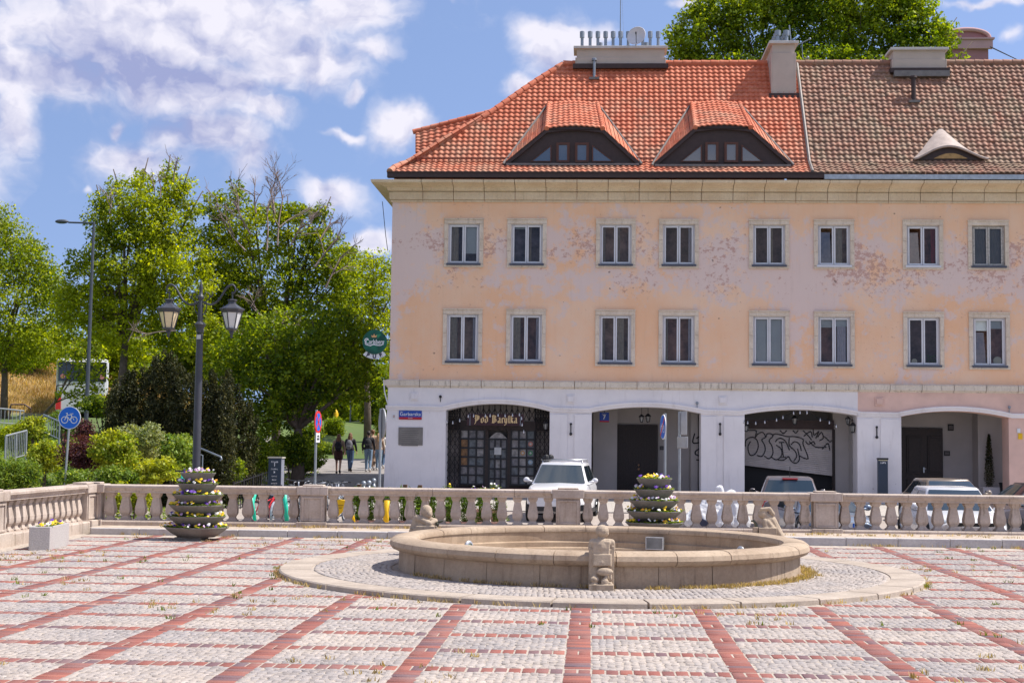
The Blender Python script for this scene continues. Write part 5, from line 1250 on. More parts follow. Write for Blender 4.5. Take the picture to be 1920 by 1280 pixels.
for px, py, ex, ey, dep in ((500, 470, 495, 330, 4), (520, 460, 535, 300, 4), (470, 440, 430, 345, 3), (545, 460, 590, 385, 4), (590, 500, 650, 410, 4), (610, 540, 660, 440, 3), (460, 470, 400, 385, 3), (505, 600, 440, 560, 4), (500, 620, 560, 590, 4), (470, 640, 420, 600, 3), (515, 400, 510, 330, 4), (600, 450, 640, 400, 3), (480, 400, 470, 335, 3)):
    a, c = at(px, py, Y-2.2), at(ex, ey, Y-1.6); twigs(mb, a-o3, (c-a).normalized(), (c-a).length*.62, .042, dep)
tag(mb.build('dead_branches', m_deadw, t3, smooth=True), kind='stuff')
Y = 57; mb = MB(); o2 = Vector((at(225, 740, 59).x, 59, float(gz(at(225, 740, 59).x, 59))))
t2 = [o for o in bpy.data.objects if o.get('label', '').startswith('tall yellow-green')][0]
for px, py, ex, ey in ((325, 340, 345, 280), (290, 360, 285, 315), (210, 390, 190, 345), (330, 620, 235, 640), (240, 640, 262, 600), (300, 370, 300, 310), (205, 400, 215, 345)): a, c = at(px, py, Y), at(ex, ey, Y); twigs(mb, a-o2, (c-a).normalized(), (c-a).length*.62, .028, 2)
tag(mb.build('dead_branches', m_deadw, t2, smooth=True), kind='stuff')
Y = 80; bx = at(690, 800, Y).x
tree((bx, Y, float(gz(bx, Y))), [lobe(665, 545, 45, 72, Y), lobe(700, 620, 50, 100, Y), lobe(655, 500, 28, 30, Y), lobe(700, 500, 30, 28, Y), lobe(730, 560, 40, 70, Y), lobe(630, 620, 50, 80, Y)], 'lighter tree behind, right against the corner of the house', L_bright, 34, .18, (.4, .75), group=TG)
Y = 55; bx = at(560, 860, Y).x
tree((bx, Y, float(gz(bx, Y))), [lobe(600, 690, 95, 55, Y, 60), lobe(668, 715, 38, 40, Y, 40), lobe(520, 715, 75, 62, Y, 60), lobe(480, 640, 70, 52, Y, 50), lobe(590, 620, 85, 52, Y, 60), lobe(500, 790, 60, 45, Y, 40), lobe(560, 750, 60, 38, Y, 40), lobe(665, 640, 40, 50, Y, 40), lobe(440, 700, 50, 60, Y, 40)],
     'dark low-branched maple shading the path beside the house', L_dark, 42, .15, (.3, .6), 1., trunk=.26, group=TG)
Y = 70; bx = at(130, 760, Y).x
tree((bx, Y-4, float(gz(bx, Y-4))), [lobe(165, 655, 38, 30, 62, 30), lobe(180, 715, 22, 40, 60, 30), lobe(128, 740, 26, 10, 60, 20), lobe(145, 705, 24, 22, 60, 20), lobe(165, 745, 30, 24, 60, 20), lobe(140, 668, 20, 14, 60, 20)], 'small loose tree in front of the white coach', L_mid, 12, .17, (.25, .45), .7, trunk=.1, group=TG)
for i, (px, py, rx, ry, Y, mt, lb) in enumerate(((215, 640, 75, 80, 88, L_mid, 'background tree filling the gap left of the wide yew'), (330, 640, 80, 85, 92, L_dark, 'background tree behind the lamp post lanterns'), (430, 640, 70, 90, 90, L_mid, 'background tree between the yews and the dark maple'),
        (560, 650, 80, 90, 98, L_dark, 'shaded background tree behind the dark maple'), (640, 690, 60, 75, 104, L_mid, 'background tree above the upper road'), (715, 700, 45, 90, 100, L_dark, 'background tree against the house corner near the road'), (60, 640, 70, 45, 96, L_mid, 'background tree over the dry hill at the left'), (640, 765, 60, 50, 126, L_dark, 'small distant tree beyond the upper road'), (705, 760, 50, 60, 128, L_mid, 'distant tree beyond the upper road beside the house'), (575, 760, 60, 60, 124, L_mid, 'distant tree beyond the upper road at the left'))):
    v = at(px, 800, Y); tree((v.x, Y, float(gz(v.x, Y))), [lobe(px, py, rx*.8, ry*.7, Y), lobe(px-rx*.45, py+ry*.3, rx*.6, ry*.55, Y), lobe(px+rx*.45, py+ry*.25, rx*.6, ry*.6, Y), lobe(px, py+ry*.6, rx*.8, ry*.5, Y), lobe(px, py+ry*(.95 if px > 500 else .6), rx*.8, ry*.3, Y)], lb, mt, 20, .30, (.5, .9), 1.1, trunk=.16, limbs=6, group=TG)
# roof-top chestnut
Y = 84; bx = at(1520, 500, Y).x
tree((bx, Y, 0), [lobe(1325, 70, 68, 50, Y), lobe(1430, 62, 80, 62, Y), lobe(1540, 60, 85, 72, Y), lobe(1645, 45, 90, 62, Y), lobe(1715, 70, 68, 50, Y), lobe(1762, 80, 28, 42, Y), lobe(1283, 92, 32, 36, Y), lobe(1600, -20, 130, 62, Y), lobe(1380, 15, 80, 38, Y), lobe(1480, -10, 90, 50, Y), lobe(1320, 25, 40, 22, Y), lobe(1700, 5, 65, 32, Y), lobe(1500, 180, 230, 90, Y), lobe(1300, 130, 40, 30, Y), lobe(1790, 120, 10, 30, Y)],
     'huge horse chestnut rising behind the roofs between the chimneys', L_ches, 36, .23, (.42, .8), 1.15, trunk=.5, group=TG)
# yews: bundles of upright spires
def yew(spires, Yb, label, mat, base):
    t = empty('yew', base, 0, label, 'conifer', 'dark yews on the bank'); org = np.array(base); Cs = []; Rs = []
    for px, py, wpx in spires:
        Y = Yb+random.uniform(-1., .8); v = at(px, py, Y); zt = v.z; zb = float(gz(v.x, Y))-.1; n = int((zt-zb)/.16); k = Y/2700
        for i in range(n):
            f = i/n; r = wpx*k*(1.0*(1-f)**.4+.06)*(.75+.25*math.sin(f*9+px)); a = random.uniform(0, 6.28); rr = r*random.uniform(.3, 1)
            for q in range(2):
                a += 2.2; Cs.append((v.x+rr*math.cos(a), Y+rr*math.sin(a), zb+(zt-zb)*f+random.gauss(0, .05))); Rs.append(.10+.14*(1-f))
    V, Fq = leaves(np.array(Cs), np.array(Rs), 60, .10, .25, .4, -1.2, 1.7)
    npmesh('foliage', V-org, Fq, mat, t); MB().tube([(0, 0, -.2), (0, 0, 1.2)], [.16, .08], 7).build('trunk', m_bark, t)
sp_ = [(208+i*9+random.uniform(-5, 5), 668+abs(i-12)*4.2+random.uniform(-16, 16), random.uniform(20, 32)) for i in range(25)]+[(205+random.uniform(0, 230), 745+random.uniform(-35, 45), random.uniform(18, 34)) for i in range(34)]
v = onground(300, 885, 36, 60)
yew(sp_, 46.5, 'wide dark green yew made of upright spires left of the lamp post', L_yew, (at(300, 800, 46.5).x, 46.5, float(gz(at(300, 800, 46.5).x, 46.5))))
yew([(395+i*9, 700+abs(i-4)*14+random.uniform(-12, 12), 26) for i in range(10)], 49.5, 'narrower very dark yew right behind the lamp post', L_yew, (at(440, 800, 49.5).x, 49.5, float(gz(at(440, 800, 49.5).x, 49.5))))
def shrub(px, py, rx, ry, Y, mat, label, name='shrub', size=.10, per=26, cr=(.12, .26), dens=.9, cat='shrub', group='shrubs on the bank', **kw):
    ls = [lobe(px+random.uniform(-.45, .45)*rx, py+random.uniform(-.2, .3)*ry, rx*random.uniform(.45, .65), ry*random.uniform(.55, .8), Y+random.uniform(-.4, .4)) for _ in range(5)]
    v = at(px, py, Y); b = (v.x, Y, min(v.z-.1, float(gz(v.x, Y))))
    t = empty(name, b, 0, label, cat, group); crown('foliage', ls, per, size, mat, t, cr, dens, b, **kw)
    mb = MB()
    for c, r in ls: e = Vector(c)-Vector(b); mb.tube([(0, 0, 0), e*.6, e], [.03, .02, .01], 5)
    mb.build('stems', m_bark, t); return t
SH = [(25, 885, 60, 42, 39.5, L_shr, 'large narrow-leaved green shrub at the far left over the side balustrade', dict(size=.14, asp=.25, droop=1.)),
      (30, 815, 50, 32, 46, L_mid, 'green shrub beneath the stair railing at the far left', {}), (70, 800, 34, 26, 45, L_lime, 'yellow-green shrub rising beside the upper railing', {}),
      (85, 860, 45, 36, 42, L_lime, 'yellow-green creeper mound left of the cycle sign', {}), (160, 860, 46, 50, 41, L_pur, 'purple barberry shrub right behind the cycle sign', dict(size=.07)),
      (165, 810, 26, 28, 43.5, L_pur, 'reddish barberry tips above the purple shrub', dict(size=.07)), (215, 850, 60, 46, 41, L_lime, 'bright yellow-green forsythia mound between purple and pale shrubs', {}),
      (262, 830, 48, 42, 43, L_var, 'pale variegated shrub below the wide yew', dict(size=.08)), (325, 850, 36, 44, 41.5, L_shr, 'fresh green shrub just left of the lamp post', {}),
      (290, 885, 52, 28, 39, L_lime, 'low lime-green shrub behind the first tiered planter', {}), (210, 892, 56, 22, 38.5, L_shr, 'low grey-green ground shrub over the balustrade corner', dict(size=.08)), (130, 895, 50, 20, 38, L_shr, 'low green ground shrub around the cycle sign pole', dict(size=.08)),
      (250, 930, 70, 30, 38, L_lime, 'leafy shrub seen through the first balusters', {}), (200, 760, 60, 22, 52, L_dark, 'dark shrub under the coach', {}), (120, 790, 30, 20, 52, L_shr, 'small green shrub at the head of the bank', {}),
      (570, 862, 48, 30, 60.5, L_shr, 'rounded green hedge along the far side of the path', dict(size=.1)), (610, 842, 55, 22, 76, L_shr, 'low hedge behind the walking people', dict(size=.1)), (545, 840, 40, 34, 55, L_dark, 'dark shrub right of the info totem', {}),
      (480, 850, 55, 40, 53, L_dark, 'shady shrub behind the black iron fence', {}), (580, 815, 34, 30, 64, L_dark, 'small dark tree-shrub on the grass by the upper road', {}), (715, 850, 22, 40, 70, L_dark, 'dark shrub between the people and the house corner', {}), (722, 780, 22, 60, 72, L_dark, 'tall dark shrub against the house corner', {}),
      (432, 880, 30, 30, 47, L_dark, 'dark low shrub behind the white handrail', {}), (625, 800, 20, 26, 82, L_dark, 'narrow dark shrub by the upper road', {})]
for a in SH: shrub(*a[:7], **a[7])
def grassy(name, label, pts, mat, h=.12, n=6000, size=None):
    P = np.array(pts); N = len(P); a = rng.uniform(0, 6.28, N); w = .008*(size or 1); L = h*rng.uniform(.5, 1.3, N)
    d = np.stack([np.cos(a), np.sin(a), 0*a], 1); lean = rng.normal(0, .35, (N, 2))*L[:, None]
    tip = P+np.stack([lean[:, 0], lean[:, 1], L], 1)
    V = np.stack([P-d*w, P+d*w, tip+d*w*.3, tip-d*w*.3], 1).reshape(-1, 3)
    return npmesh(name, V, np.arange(4*N).reshape(-1, 4), mat)
L_dry = Lf('dry_grass', (.34, .25, .14), (.48, .37, .23), (.28, .24, .12), .3, 2.)
L_weed = Lf('weed_green', (.10, .15, .02), (.18, .22, .03), None, .3, 2.)
pts = []
def clump(x, y, r, n, z=0.): 
    for _ in range(n): pts.append((x+random.gauss(0, r), y+random.gauss(0, r), z))
for i in range(110):                        # dry tufts round the basin foot
    a = random.uniform(-1.35, .25); r = 3.24+abs(random.gauss(0, .07)); clump(FC[0]+r*math.cos(a), FC[1]+r*math.sin(a), .045, 26, .06)
for i in range(40): a = random.uniform(-2.6, -1.5); clump(FC[0]+3.24*math.cos(a), FC[1]+3.24*math.sin(a), .03, 12, .07)
for i in range(120): a = random.uniform(-PI, 0); clump(FC[0]+(RR+.04)*math.cos(a), FC[1]+(RR+.04)*math.sin(a), .03, random.choice((2, 5, 8)))
for i in range(90): clump(random.uniform(-10, 13), 30.24+random.uniform(-.1, .02), .05, random.choice((3, 8, 14)))
for i in range(160): clump(random.uniform(-10, 13), random.uniform(30.9, 31.6), .05, 16, .15)
o = grassy('dry_grass_tufts', '', pts, L_dry, .05); tag(o, 'dry straw-coloured grass tufts growing along the basin foot and the kerb', 'grass', kind='stuff')
pts = []
for i in range(1500):
    x, y = random.uniform(-11, 12), random.uniform(11, 30)
    if noise.noise(Vector((x*.35, y*.35, 2.))) < .16-(.12 if x < -2 and y > 20 else 0) or inring(x, y): continue
    clump(x, y, .035, 9)
o = grassy('paving_weeds', '', pts, L_dry, .04); tag(o, 'thin dry weeds sprouting between the paving stones of the square', 'weeds', kind='stuff')
pts = []
for i in range(130):
    x, y = random.uniform(-10.3, 9), random.uniform(16, 30)
    if inring(x, y): continue
    clump(x, y, .03, 9)
clump(gr(1731, 1100).x, gr(1731, 1100).y, .05, 120)
o = grassy('green_weeds', '', pts, L_weed, .045); tag(o, 'small green weed sprigs dotted over the paved square', 'weeds', kind='stuff')
pts = []
for i in range(26000):
    x, y = random.uniform(-26, -11.6), random.uniform(33.5, 62); pts.append((x, y, float(0)))
_hp = np.stack([rng.uniform(-46, -25, 60000), rng.uniform(82, 106, 60000), np.zeros(60000)], 1); _hp[:, 2] = gz(_hp[:, 0], _hp[:, 1])-.03
_o = grassy('hill_grass', '', _hp, Lf('hill_dry_grass', (.36, .24, .11), (.56, .42, .22), (.24, .20, .08), .3, .5), .28, size=3.5); tag(_o, 'dry yellow grass covering the slope at the left edge', 'grass', kind='stuff')
P_ = np.array(pts); P_[:, 2] = gz(P_[:, 0], P_[:, 1])-.02
V, Fq = leaves(P_, np.full(len(P_), .18), 3, .12, .6); o = npmesh('ground_cover', V, Fq, L_shr); tag(o, 'leafy green ground cover spread over the bank behind the balustrade', 'ground cover', kind='stuff')
# ---------------------------------------------------------------- flower stands
m_conc = stone('concrete_bowl', (.165, .155, .14), (.24, .225, .20), (.09, .08, .07), 2.5, .3)
PET = [M('petal_violet', (.10, .03, .28), .7, .2, 30), M('petal_yellow', (.78, .52, .02), .6, .1, 30), M('petal_white', (.72, .70, .66), .7, .05, 30), M('petal_mauve', (.50, .32, .50), .7, .1, 30), M('petal_orange', (.72, .30, .03), .7, .1, 30)]
def flowers(name, parent, pts, size=.058, cols=None):
    mb = MB(); mats = [L_shr]+PET
    for (x, y, z) in pts:
        for _ in range(5):
            a = random.uniform(0, 6.28); s = random.uniform(.04, .08); p = Vector((x+random.gauss(0, .02), y+random.gauss(0, .02), z-.03)); d = Vector((math.cos(a)*s, math.sin(a)*s, random.uniform(0, .5)*s)); e = Vector((-d.y, d.x, 0))*.4
            mb.add([p, p+d*.5+e, p+d, p+d*.5-e], [(0, 1, 2, 3)], 0)
        if random.random() < .42:
            zone = noise.noise(Vector((x*3.1+7, y*3.1, parent.location.x+z*2.)))
            ci = (1 if zone > .14 else (0 if zone < -.18 else (3 if zone < -.02 else 2))) if random.random() < .72 else random.choice((0, 1, 2, 3, 4, 2)); s = size*random.uniform(.7, 1.15)
            n = Vector((random.gauss(0, .45), -.75+random.gauss(0, .35), .7)).normalized(); u = n.cross(Vector((0, 0, 1))).normalized(); w_ = n.cross(u); c = Vector((x, y, z+random.uniform(0, .05)))
            k = 6; mb.add([c+n*.006]+[c+(u*math.cos(2*PI*i/k)+w_*math.sin(2*PI*i/k))*s*(.5 if i % 2 else .62) for i in range(k)], [(0, 1+i, 1+(i+1) % k) for i in range(k)], 1+ci)
    o = link(name, mb.mesh(name), mats, parent); tag(o, kind='stuff'); return o
TIER = [(.36, 1.355), (.41, 1.14), (.505, .92), (.56, .705), (.585, .48), (.645, .262)]
def planter(px, Y, label):
    v = at(px, 900, Y); t = empty('tiered_planter', (v.x, Y, 0), 0, label, 'flower planter', 'tiered concrete flower planters')
    for r, z in TIER:
        MB().lathe([(.001, z-.205), (r*.58, z-.205), (r*.80, z-.12), (r*.985, z-.02), (r, z-.012), (r, z), (r-.03, z), (r-.045, z-.03), (.001, z-.04)], 36).build('bowl', m_conc, t, auto=40)
        pts = []
        for _ in range(int(170*r)+20):
            a = random.uniform(0, 2*PI); rr = (r-.035)*random.uniform(.72 if r > .4 else .1, 1.03); pts.append((rr*math.cos(a), rr*math.sin(a), z+random.uniform(.0, .045)))
        flowers('pansies', t, pts)
    MB().tube([(0, 0, .03), (0, 0, 1.2)], .12, 12).build('core', m_conc, t)
    MB().box(-.36, .16, -.33, .33, 0, .06).build('base_block', m_conc, t); return t
planter(371, 29.1, 'tall six-tier concrete flower planter standing alone before the left part of the balustrade')
planter(1227, 29.3, 'tall tiered concrete flower planter behind the fountain, right of the middle')
A_, B_, C_ = gr(53, 1031), gr(93, 1031), gr(129, 1021); ux = (B_-A_); D_ = A_+(C_-B_)
tz = at(53, 987, A_.y).z; t = empty('flower_trough', A_, 0, 'square grey granite flower box with yellow and white pansies by the side balustrade', 'flower box')
q = [A_-A_, B_-A_, C_-A_, D_-A_]; cen = (q[0]+q[2])/2
mb = MB(); n4 = [Vector((p.x, p.y, 0)) for p in q]; t4 = [Vector((p.x, p.y, tz)) for p in q]; i4 = [p.lerp(Vector((cen.x, cen.y, tz)), .16) for p in t4]; d4 = [p+Vector((0, 0, -.06)) for p in i4]
mb.add(n4+t4+i4+d4, [(0, 1, 5, 4), (1, 2, 6, 5), (2, 3, 7, 6), (3, 0, 4, 7), (4, 5, 9, 8), (5, 6, 10, 9), (6, 7, 11, 10), (7, 4, 8, 11), (8, 9, 13, 12), (9, 10, 14, 13), (10, 11, 15, 14), (11, 8, 12, 15), (12, 13, 14, 15)])
mb.build('box', M('speckled_granite', fn=lambda n, pos, geo, p: (n.mix(n.mr(n.noise(pos, 90, 3, .8), .42, .58), (.34, .31, .30, 1), (.50, .47, .45, 1)), n.noise(pos, 60, 3, .6)), rough=.85, bump=.3), t, bevel=.012)
flowers('pansies', t, [tuple(d4[0].lerp(d4[1], random.random()).lerp(d4[3].lerp(d4[2], random.random()), random.random())+Vector((0, 0, random.uniform(.02, .1)))) for _ in range(90)], .06)
# ---------------------------------------------------------------- lamp post
m_lamp = M('lamp_paint', (.045, .047, .06), .45, .15, 5, spec=.5)
YL = 34.6; v = at(370, 800, YL); zg_ = -.36; lp = empty('double_lamp_post', (v.x, YL, zg_), 0, 'dark cast-iron lamp post with two hanging lanterns on scrolled arms', 'lamp post')
def lz(y): return at(371, y, YL).z-zg_
k = YL/2700
MB().lathe([(.20, 0), (.20, .5), (.16, .6), (.13, .8), (.125, .9)], 16).tube([(0, 0, .8), (0, 0, lz(740)), (0, 0, lz(625))], [.10, .09, .078], 16).build('lower_pole', m_lamp, lp, auto=40)
MB().lathe([(.088, lz(624)), (.10, lz(620)), (.09, lz(616)), (.125, lz(611)), (.14, lz(608)), (.10, lz(605)), (.06, lz(602))], 16).build('collar', m_lamp, lp, auto=50)
MB().tube([(0, 0, lz(606)), (0, 0, lz(558))], [.068, .052], 12).lathe([(.05, lz(562)), (.085, lz(559)), (.085, lz(556)), (.05, lz(553)), (.035, lz(545)), (.05, lz(540)), (.032, lz(534)), (.004, lz(524))], 12).build('upper_pole', m_lamp, lp, auto=40)
for s in (-1, 1):
    A = [(4, 566), (20, 571), (34, 563), (42, 551), (49, 540), (56, 534.5), (62, 534), (66, 539), (66.5, 545), (63, 549), (60, 547)]
    pts = smooth_([(s*x*k, lz(y)) for x, y in A], 5); MB().tube([(x, 0, z) for x, z in pts], [.026]*int(len(pts)*.6)+[.02]*(len(pts)-int(len(pts)*.6)), 7).build('arm', m_lamp, lp, smooth=True)
    for A in ([(8, 566), (16, 560), (17, 552), (11, 548), (7, 553), (11, 557)], [(16, 560), (20, 556), (23, 550), (21, 547)], [(3, 592), (9, 584), (12, 576), (10, 570), (5, 571), (6, 576)]):
        pts = smooth_([(s*x*k, lz(y)) for x, y in A], 4); MB().tube([(x, 0, z) for x, z in pts], .013, 6).build('scroll', m_lamp, lp, smooth=True)
    MB().ball((s*.62*.5, 0, lz(551)), .05, 8, sc=(1, .6, .8)).build('bud', m_lamp, lp) if 0 else None
    lt = empty('lantern', (s*61*k, 0, 0)); lt.parent = lp
    MB().tube([(0, 0, lz(547)), (0, 0, lz(562))], .018, 6).ball((0, 0, lz(549)), .03, 8).lathe([(.001, lz(560)), (.11, lz(561)), (.12, lz(563)), (.09, lz(565)), (.095, lz(569)), (.15, lz(572)), (.24, lz(576.5)), (.30, lz(578)), (.305, lz(580)), (.27, lz(582)), (.25, lz(586)), (.22, lz(586))], 6, a0=.26).build('cap', m_lamp, lt)
    n = 6; r0, r1, z0_, z1_ = .245, .135, lz(584.5), lz(615)
    for i in range(n):
        a0, a1 = .26+2*PI*i/n, .26+2*PI*(i+1)/n
        P_ = [Vector((r0*math.cos(a0), r0*math.sin(a0), z0_)), Vector((r0*math.cos(a1), r0*math.sin(a1), z0_)), Vector((r1*math.cos(a1), r1*math.sin(a1), z1_)), Vector((r1*math.cos(a0), r1*math.sin(a0), z1_))]
        MB().add([p*.97+Vector((0, 0, p.z*.03)) for p in P_], [(0, 1, 2, 3)]).build('pane', M('opal_glass_cream' if s < 0 else 'opal_glass', (.72, .58, .36) if s < 0 else (.60, .60, .60), .25, .04, 3, spec=.6), lt)
        MB().tube([P_[0], P_[3]], .014, 5).build('glazing_bar', m_lamp, lt)
    MB().lathe([(.15, z1_), (.15, z1_-.02), (.09, z1_-.05), (.05, z1_-.08), (.06, z1_-.11), (.03, z1_-.16), (.035, z1_-.2), (.002, z1_-.25)], 12).build('lantern_base', m_lamp, lt, auto=40)
MB().box(-.05, .05, -.105, -.095, lz(636), lz(628)).build('sticker', MATS['paper'], lp)
# ---------------------------------------------------------------- signs
m_post = M('post_grey', (.30, .32, .34), .5, .1, 6, metal=.4)
def sgn(name, px, py, Y, label, cat, group=None, rz=0.):
    v = at(px, py, Y); zg = float(gz(v.x, Y)); return empty(name, (v.x, Y, zg), rz, label, cat, group), v.z-zg
m_blue = M('sign_blue', (.012, .13, .58), .45, 0); m_wht = M('sign_white', (.70, .70, .72), .45, 0); m_red = M('sign_red', (.62, .03, .03), .45, 0); m_sgr = M('sign_back', (.33, .33, .34), .5, .1, 4, metal=.4); m_yel = M('sign_yellow', (.75, .45, .01), .5, 0)
def disc(mb, r, y0, y1, z, n=40, m=0): return mb.lathe([(.001, y0), (r, y0), (r, y1), (.001, y1)], n, (0, 0, z), ax='y', m=m)
s, h = sgn('cycle_sign', 131, 783, 37.5, 'round blue cycle route sign with a white bicycle on a leaning pole', 'road sign')
MB().tube([(-.13, .02, 0), (0, .02, h+.25)], .03, 8).build('pole', m_post, s)
disc(MB(), .30, -.03, -.01, h).build('rim', m_wht, s); disc(MB(), .283, -.034, -.0301, h).build('blue_face', m_blue, s)
def ringpts(cx, cz, r, n=22): return [(cx+r*math.cos(2*PI*i/n), cz+r*math.sin(2*PI*i/n)) for i in range(n+1)]
bk = [ringpts(-.125, h-.055, .085), ringpts(.125, h-.055, .085), [(-.125, h-.055), (-.065, h+.08), (.055, h+.07), (.125, h-.055)], [(-.065, h+.045), (.015, h-.06), (.065, h+.045)], [(.015, h-.06), (-.0, h-.06)], [(.06, h+.035), (.05, h+.105)], [(.02, h+.108), (.095, h+.108)], [(-.065, h+.08), (-.055, h+.12), (-.09, h+.12)]]
ribbon(bk, .018, -.036, nib=False, th=.003).build('bicycle_symbol', m_wht, s)
s, h = sgn('no_stopping_sign', 595, 791, 38.2, 'narrow-looking red and blue no stopping sign turned sideways, with a small tow-away plate', 'road sign', rz=R_(-70))
MB().tube([(0, .03, 0), (0, .03, h+.33)], .035, 8).build('pole', m_post, s); disc(MB(), .30, -.03, -.01, h).build('rim', m_red, s); disc(MB(), .235, -.034, -.0301, h).build('blue_face', m_blue, s)
ribbon([[(-.19, h-.19), (.19, h+.19)], [(-.19, h+.19), (.19, h-.19)]], .05, -.035, nib=False).build('cross', m_red, s)
z_ = at(597, 820, 38.2).z-s.location.z
MB().box(-.16, .16, -.03, -.015, z_-.13, z_+.13).build('plate', m_wht, s); ribbon([[(-.08, z_-.03), (.08, z_-.03)], [(-.07, z_+.03), (0, z_+.05), (.07, z_+.02)], [(-.06, z_-.06), (-.05, z_-.06)], [(.05, z_-.06), (.06, z_-.06)]], .035, -.032, nib=False).build('tow_symbol', M('black', (.012, .012, .014), .7, 0), s)
s.rotation_euler.z = R_(83)
s, h = sgn('round_sign_back', 716, 793, 35.5, 'grey back of a round road sign on a pole at the house corner', 'road sign', rz=R_(112))
MB().tube([(0, .03, 0), (0, .03, h+.36)], .034, 8).build('pole', m_post, s); disc(MB(), .37, -.03, .0, h).build('plate', m_sgr, s)
s, h = sgn('cycle_end_sign', 1245, 800, 36.2, 'blue end of cycle route sign with red bar, seen nearly edge-on behind the second planter', 'road sign', rz=R_(-80))
MB().tube([(0, .03, 0), (0, .03, h+.34)], .034, 8).build('pole', m_post, s); disc(MB(), .31, -.03, -.01, h).build('rim', m_wht, s); disc(MB(), .29, -.034, -.0301, h).build('blue_face', m_blue, s)
ribbon([[(x, z-0) for x, z in st] for st in [ringpts(-.125, h-.055, .085), ringpts(.125, h-.055, .085), [(-.125, h-.055), (-.065, h+.08), (.055, h+.07), (.125, h-.055)], [(-.065, h+.045), (.015, h-.06), (.065, h+.045)]]], .018, -.036, nib=False, th=.003).build('bicycle_symbol', m_wht, s)
ribbon([[(-.2, h-.2), (.2, h+.2)]], .055, -.0405, nib=False, th=.003).build('red_bar', m_red, s)
s, h = sgn('sign_frame_back', 1277, 812, 36.5, 'tall grey pole with the backs of a long panel and a small square plate', 'road sign', rz=R_(-30))
MB().tube([(-.06, .03, 0), (-.06, .03, h+.55)], .036, 8).build('pole', m_post, s)
z1_, z0_ = at(1277, 771, 36.5).z-s.location.z, at(1277, 815, 36.5).z-s.location.z
MB().box(.0, .17, -.03, .0, z0_, z1_).box(-.02, .0, -.05, .02, z0_, z1_).build('long_panel', m_sgr, s, bevel=.01); z2, z3 = at(1277, 818, 36.5).z-s.location.z, at(1277, 840, 36.5).z-s.location.z
MB().box(-.1, .2, -.04, .0, z3, z2).build('square_plate', m_sgr, s, bevel=.02)
# pub roundel hanging from the house corner
s = empty('pub_sign', at(703, 641, YF-.0), 0, 'round green brewery sign with curved white PUB plate hanging off the house corner', 'hanging sign')
r = 23*YF/2700
m_gr = M('sign_green', fn=lambda n, pos, geo, p: (n.mix(n.mr(n.noise(pos, 3, 2, .4), .35, .65), (.004, .05, .035, 1), (.008, .13, .075, 1)), None), rough=.35)
disc(MB(), r, -.09, .05, 0).build('drum', m_gr, s, auto=40)
text('lettering', 'Carlsberg', .235, (.015, -.097, -.005), m_wht, s, sx=.74, bold=.004)
ribbon([smooth_([(-.33, .0), (-.36, .06), (-.30, .12), (-.24, .10)], 4), smooth_([(-.34, .0), (-.32, -.09), (-.2, -.13), (-.12, -.13)], 4), smooth_([(-.16, -.15), (-.05, -.10), (.1, -.125), (.25, -.12), (.32, -.06)], 5)], .035, -.095, nib=False).build('swash', m_wht, s)
MB().prism([(-.10, .16), (-.13, .25), (-.06, .22), (-.02, .30), (.02, .22), (.09, .25), (.06, .16)], -.10, -.092).build('crown_symbol', M('crown_gold', (.65, .35, .15), .5, 0), s)
MB().prism([(.04, .28), (.24, .28), (.12, .13)], -.096, -.0915).build('leaf_symbol', M('leaf_green', (.02, .22, .10), .5, 0), s)
P_ = [((r+.01)*math.sin(a), -(r+.01)*math.cos(a)) for a in np.linspace(-.72, .72, 12)]+[((r+.20)*math.sin(a), -(r+.20)*math.cos(a)+.02) for a in np.linspace(.72, -.72, 12)]
MB().prism(P_, -.05, -.02).build('curved_plate', m_wht, s)
for c_, a in (('P', -.45), ('U', 0), ('B', .45)): text('letter', c_, .19, ((r+.105)*math.sin(a), -.055, -(r+.105)*math.cos(a)+.01), M('ink', (.02, .02, .05), .6, 0), s, rot=(PI/2, -a if 0 else 0, 0), bold=.01).rotation_euler = (PI/2, -a, 0)
MB().tube([(r-.02, 0, .08), (XL-s.location.x+.02, 0, .08)], .02, 6).tube([(r-.1, 0, -.35), (XL-s.location.x+.02, 0, -.35)], .015, 6).build('bracket', m_dark, s)
# street name plate, wall plaque, small stickers
def plate(name, x0_, x1_, y0_, y1_, label, cat, mat, Y=YG-.03): a, c = at(x0_, y1_, Y), at(x1_, y0_, Y); o = empty(name, ((a.x+c.x)/2, Y, (a.z+c.z)/2), 0, label, cat); return o, (c.x-a.x)/2, (c.z-a.z)/2
s, w, h = plate('street_name_plate', 748, 791, 770, 786, 'blue and red enamel street name plate on the white corner pier', 'street sign', None)
MB().box(-w, w, -.02, .0, -h*.45, h).build('blue_part', m_blue if 0 else M('plate_blue', (.01, .055, .33), .4, 0), s); MB().box(-w, w, -.02, 0, -h, -h*.4501).build('red_part', M('plate_red', (.40, .012, .03), .4, 0), s)
text('street_name', 'Garbarska', .185, (0, -.024, .035), m_wht, s, bold=.0); text('small_line', 'Powiśle', .055, (0, -.024, -.105), m_wht, s, sx=.9); text('small_line', 'ulica', .045, (-w+.07, -.024, .125), m_wht, s)
s, w, h = plate('memorial_plaque', 747, 793, 801, 834, 'large dull grey stone plaque under the street name plate', 'plaque', None)
MB().box(-w, w, -.03, 0, -h, h).build('slab', M('plaque_stone', (.19, .175, .16), .7, .2, 3), s, bevel=.006)
mb = MB(); [mb.box(-w*.75, w*.75-random.uniform(0, .15), -.0325, -.0305, h*.55-i*.075, h*.55-i*.075+.022) for i in range(8)]; tag(mb.build('engraved_lines', M('engraving', (.13, .12, .11), .7, 0), s), kind='stuff')
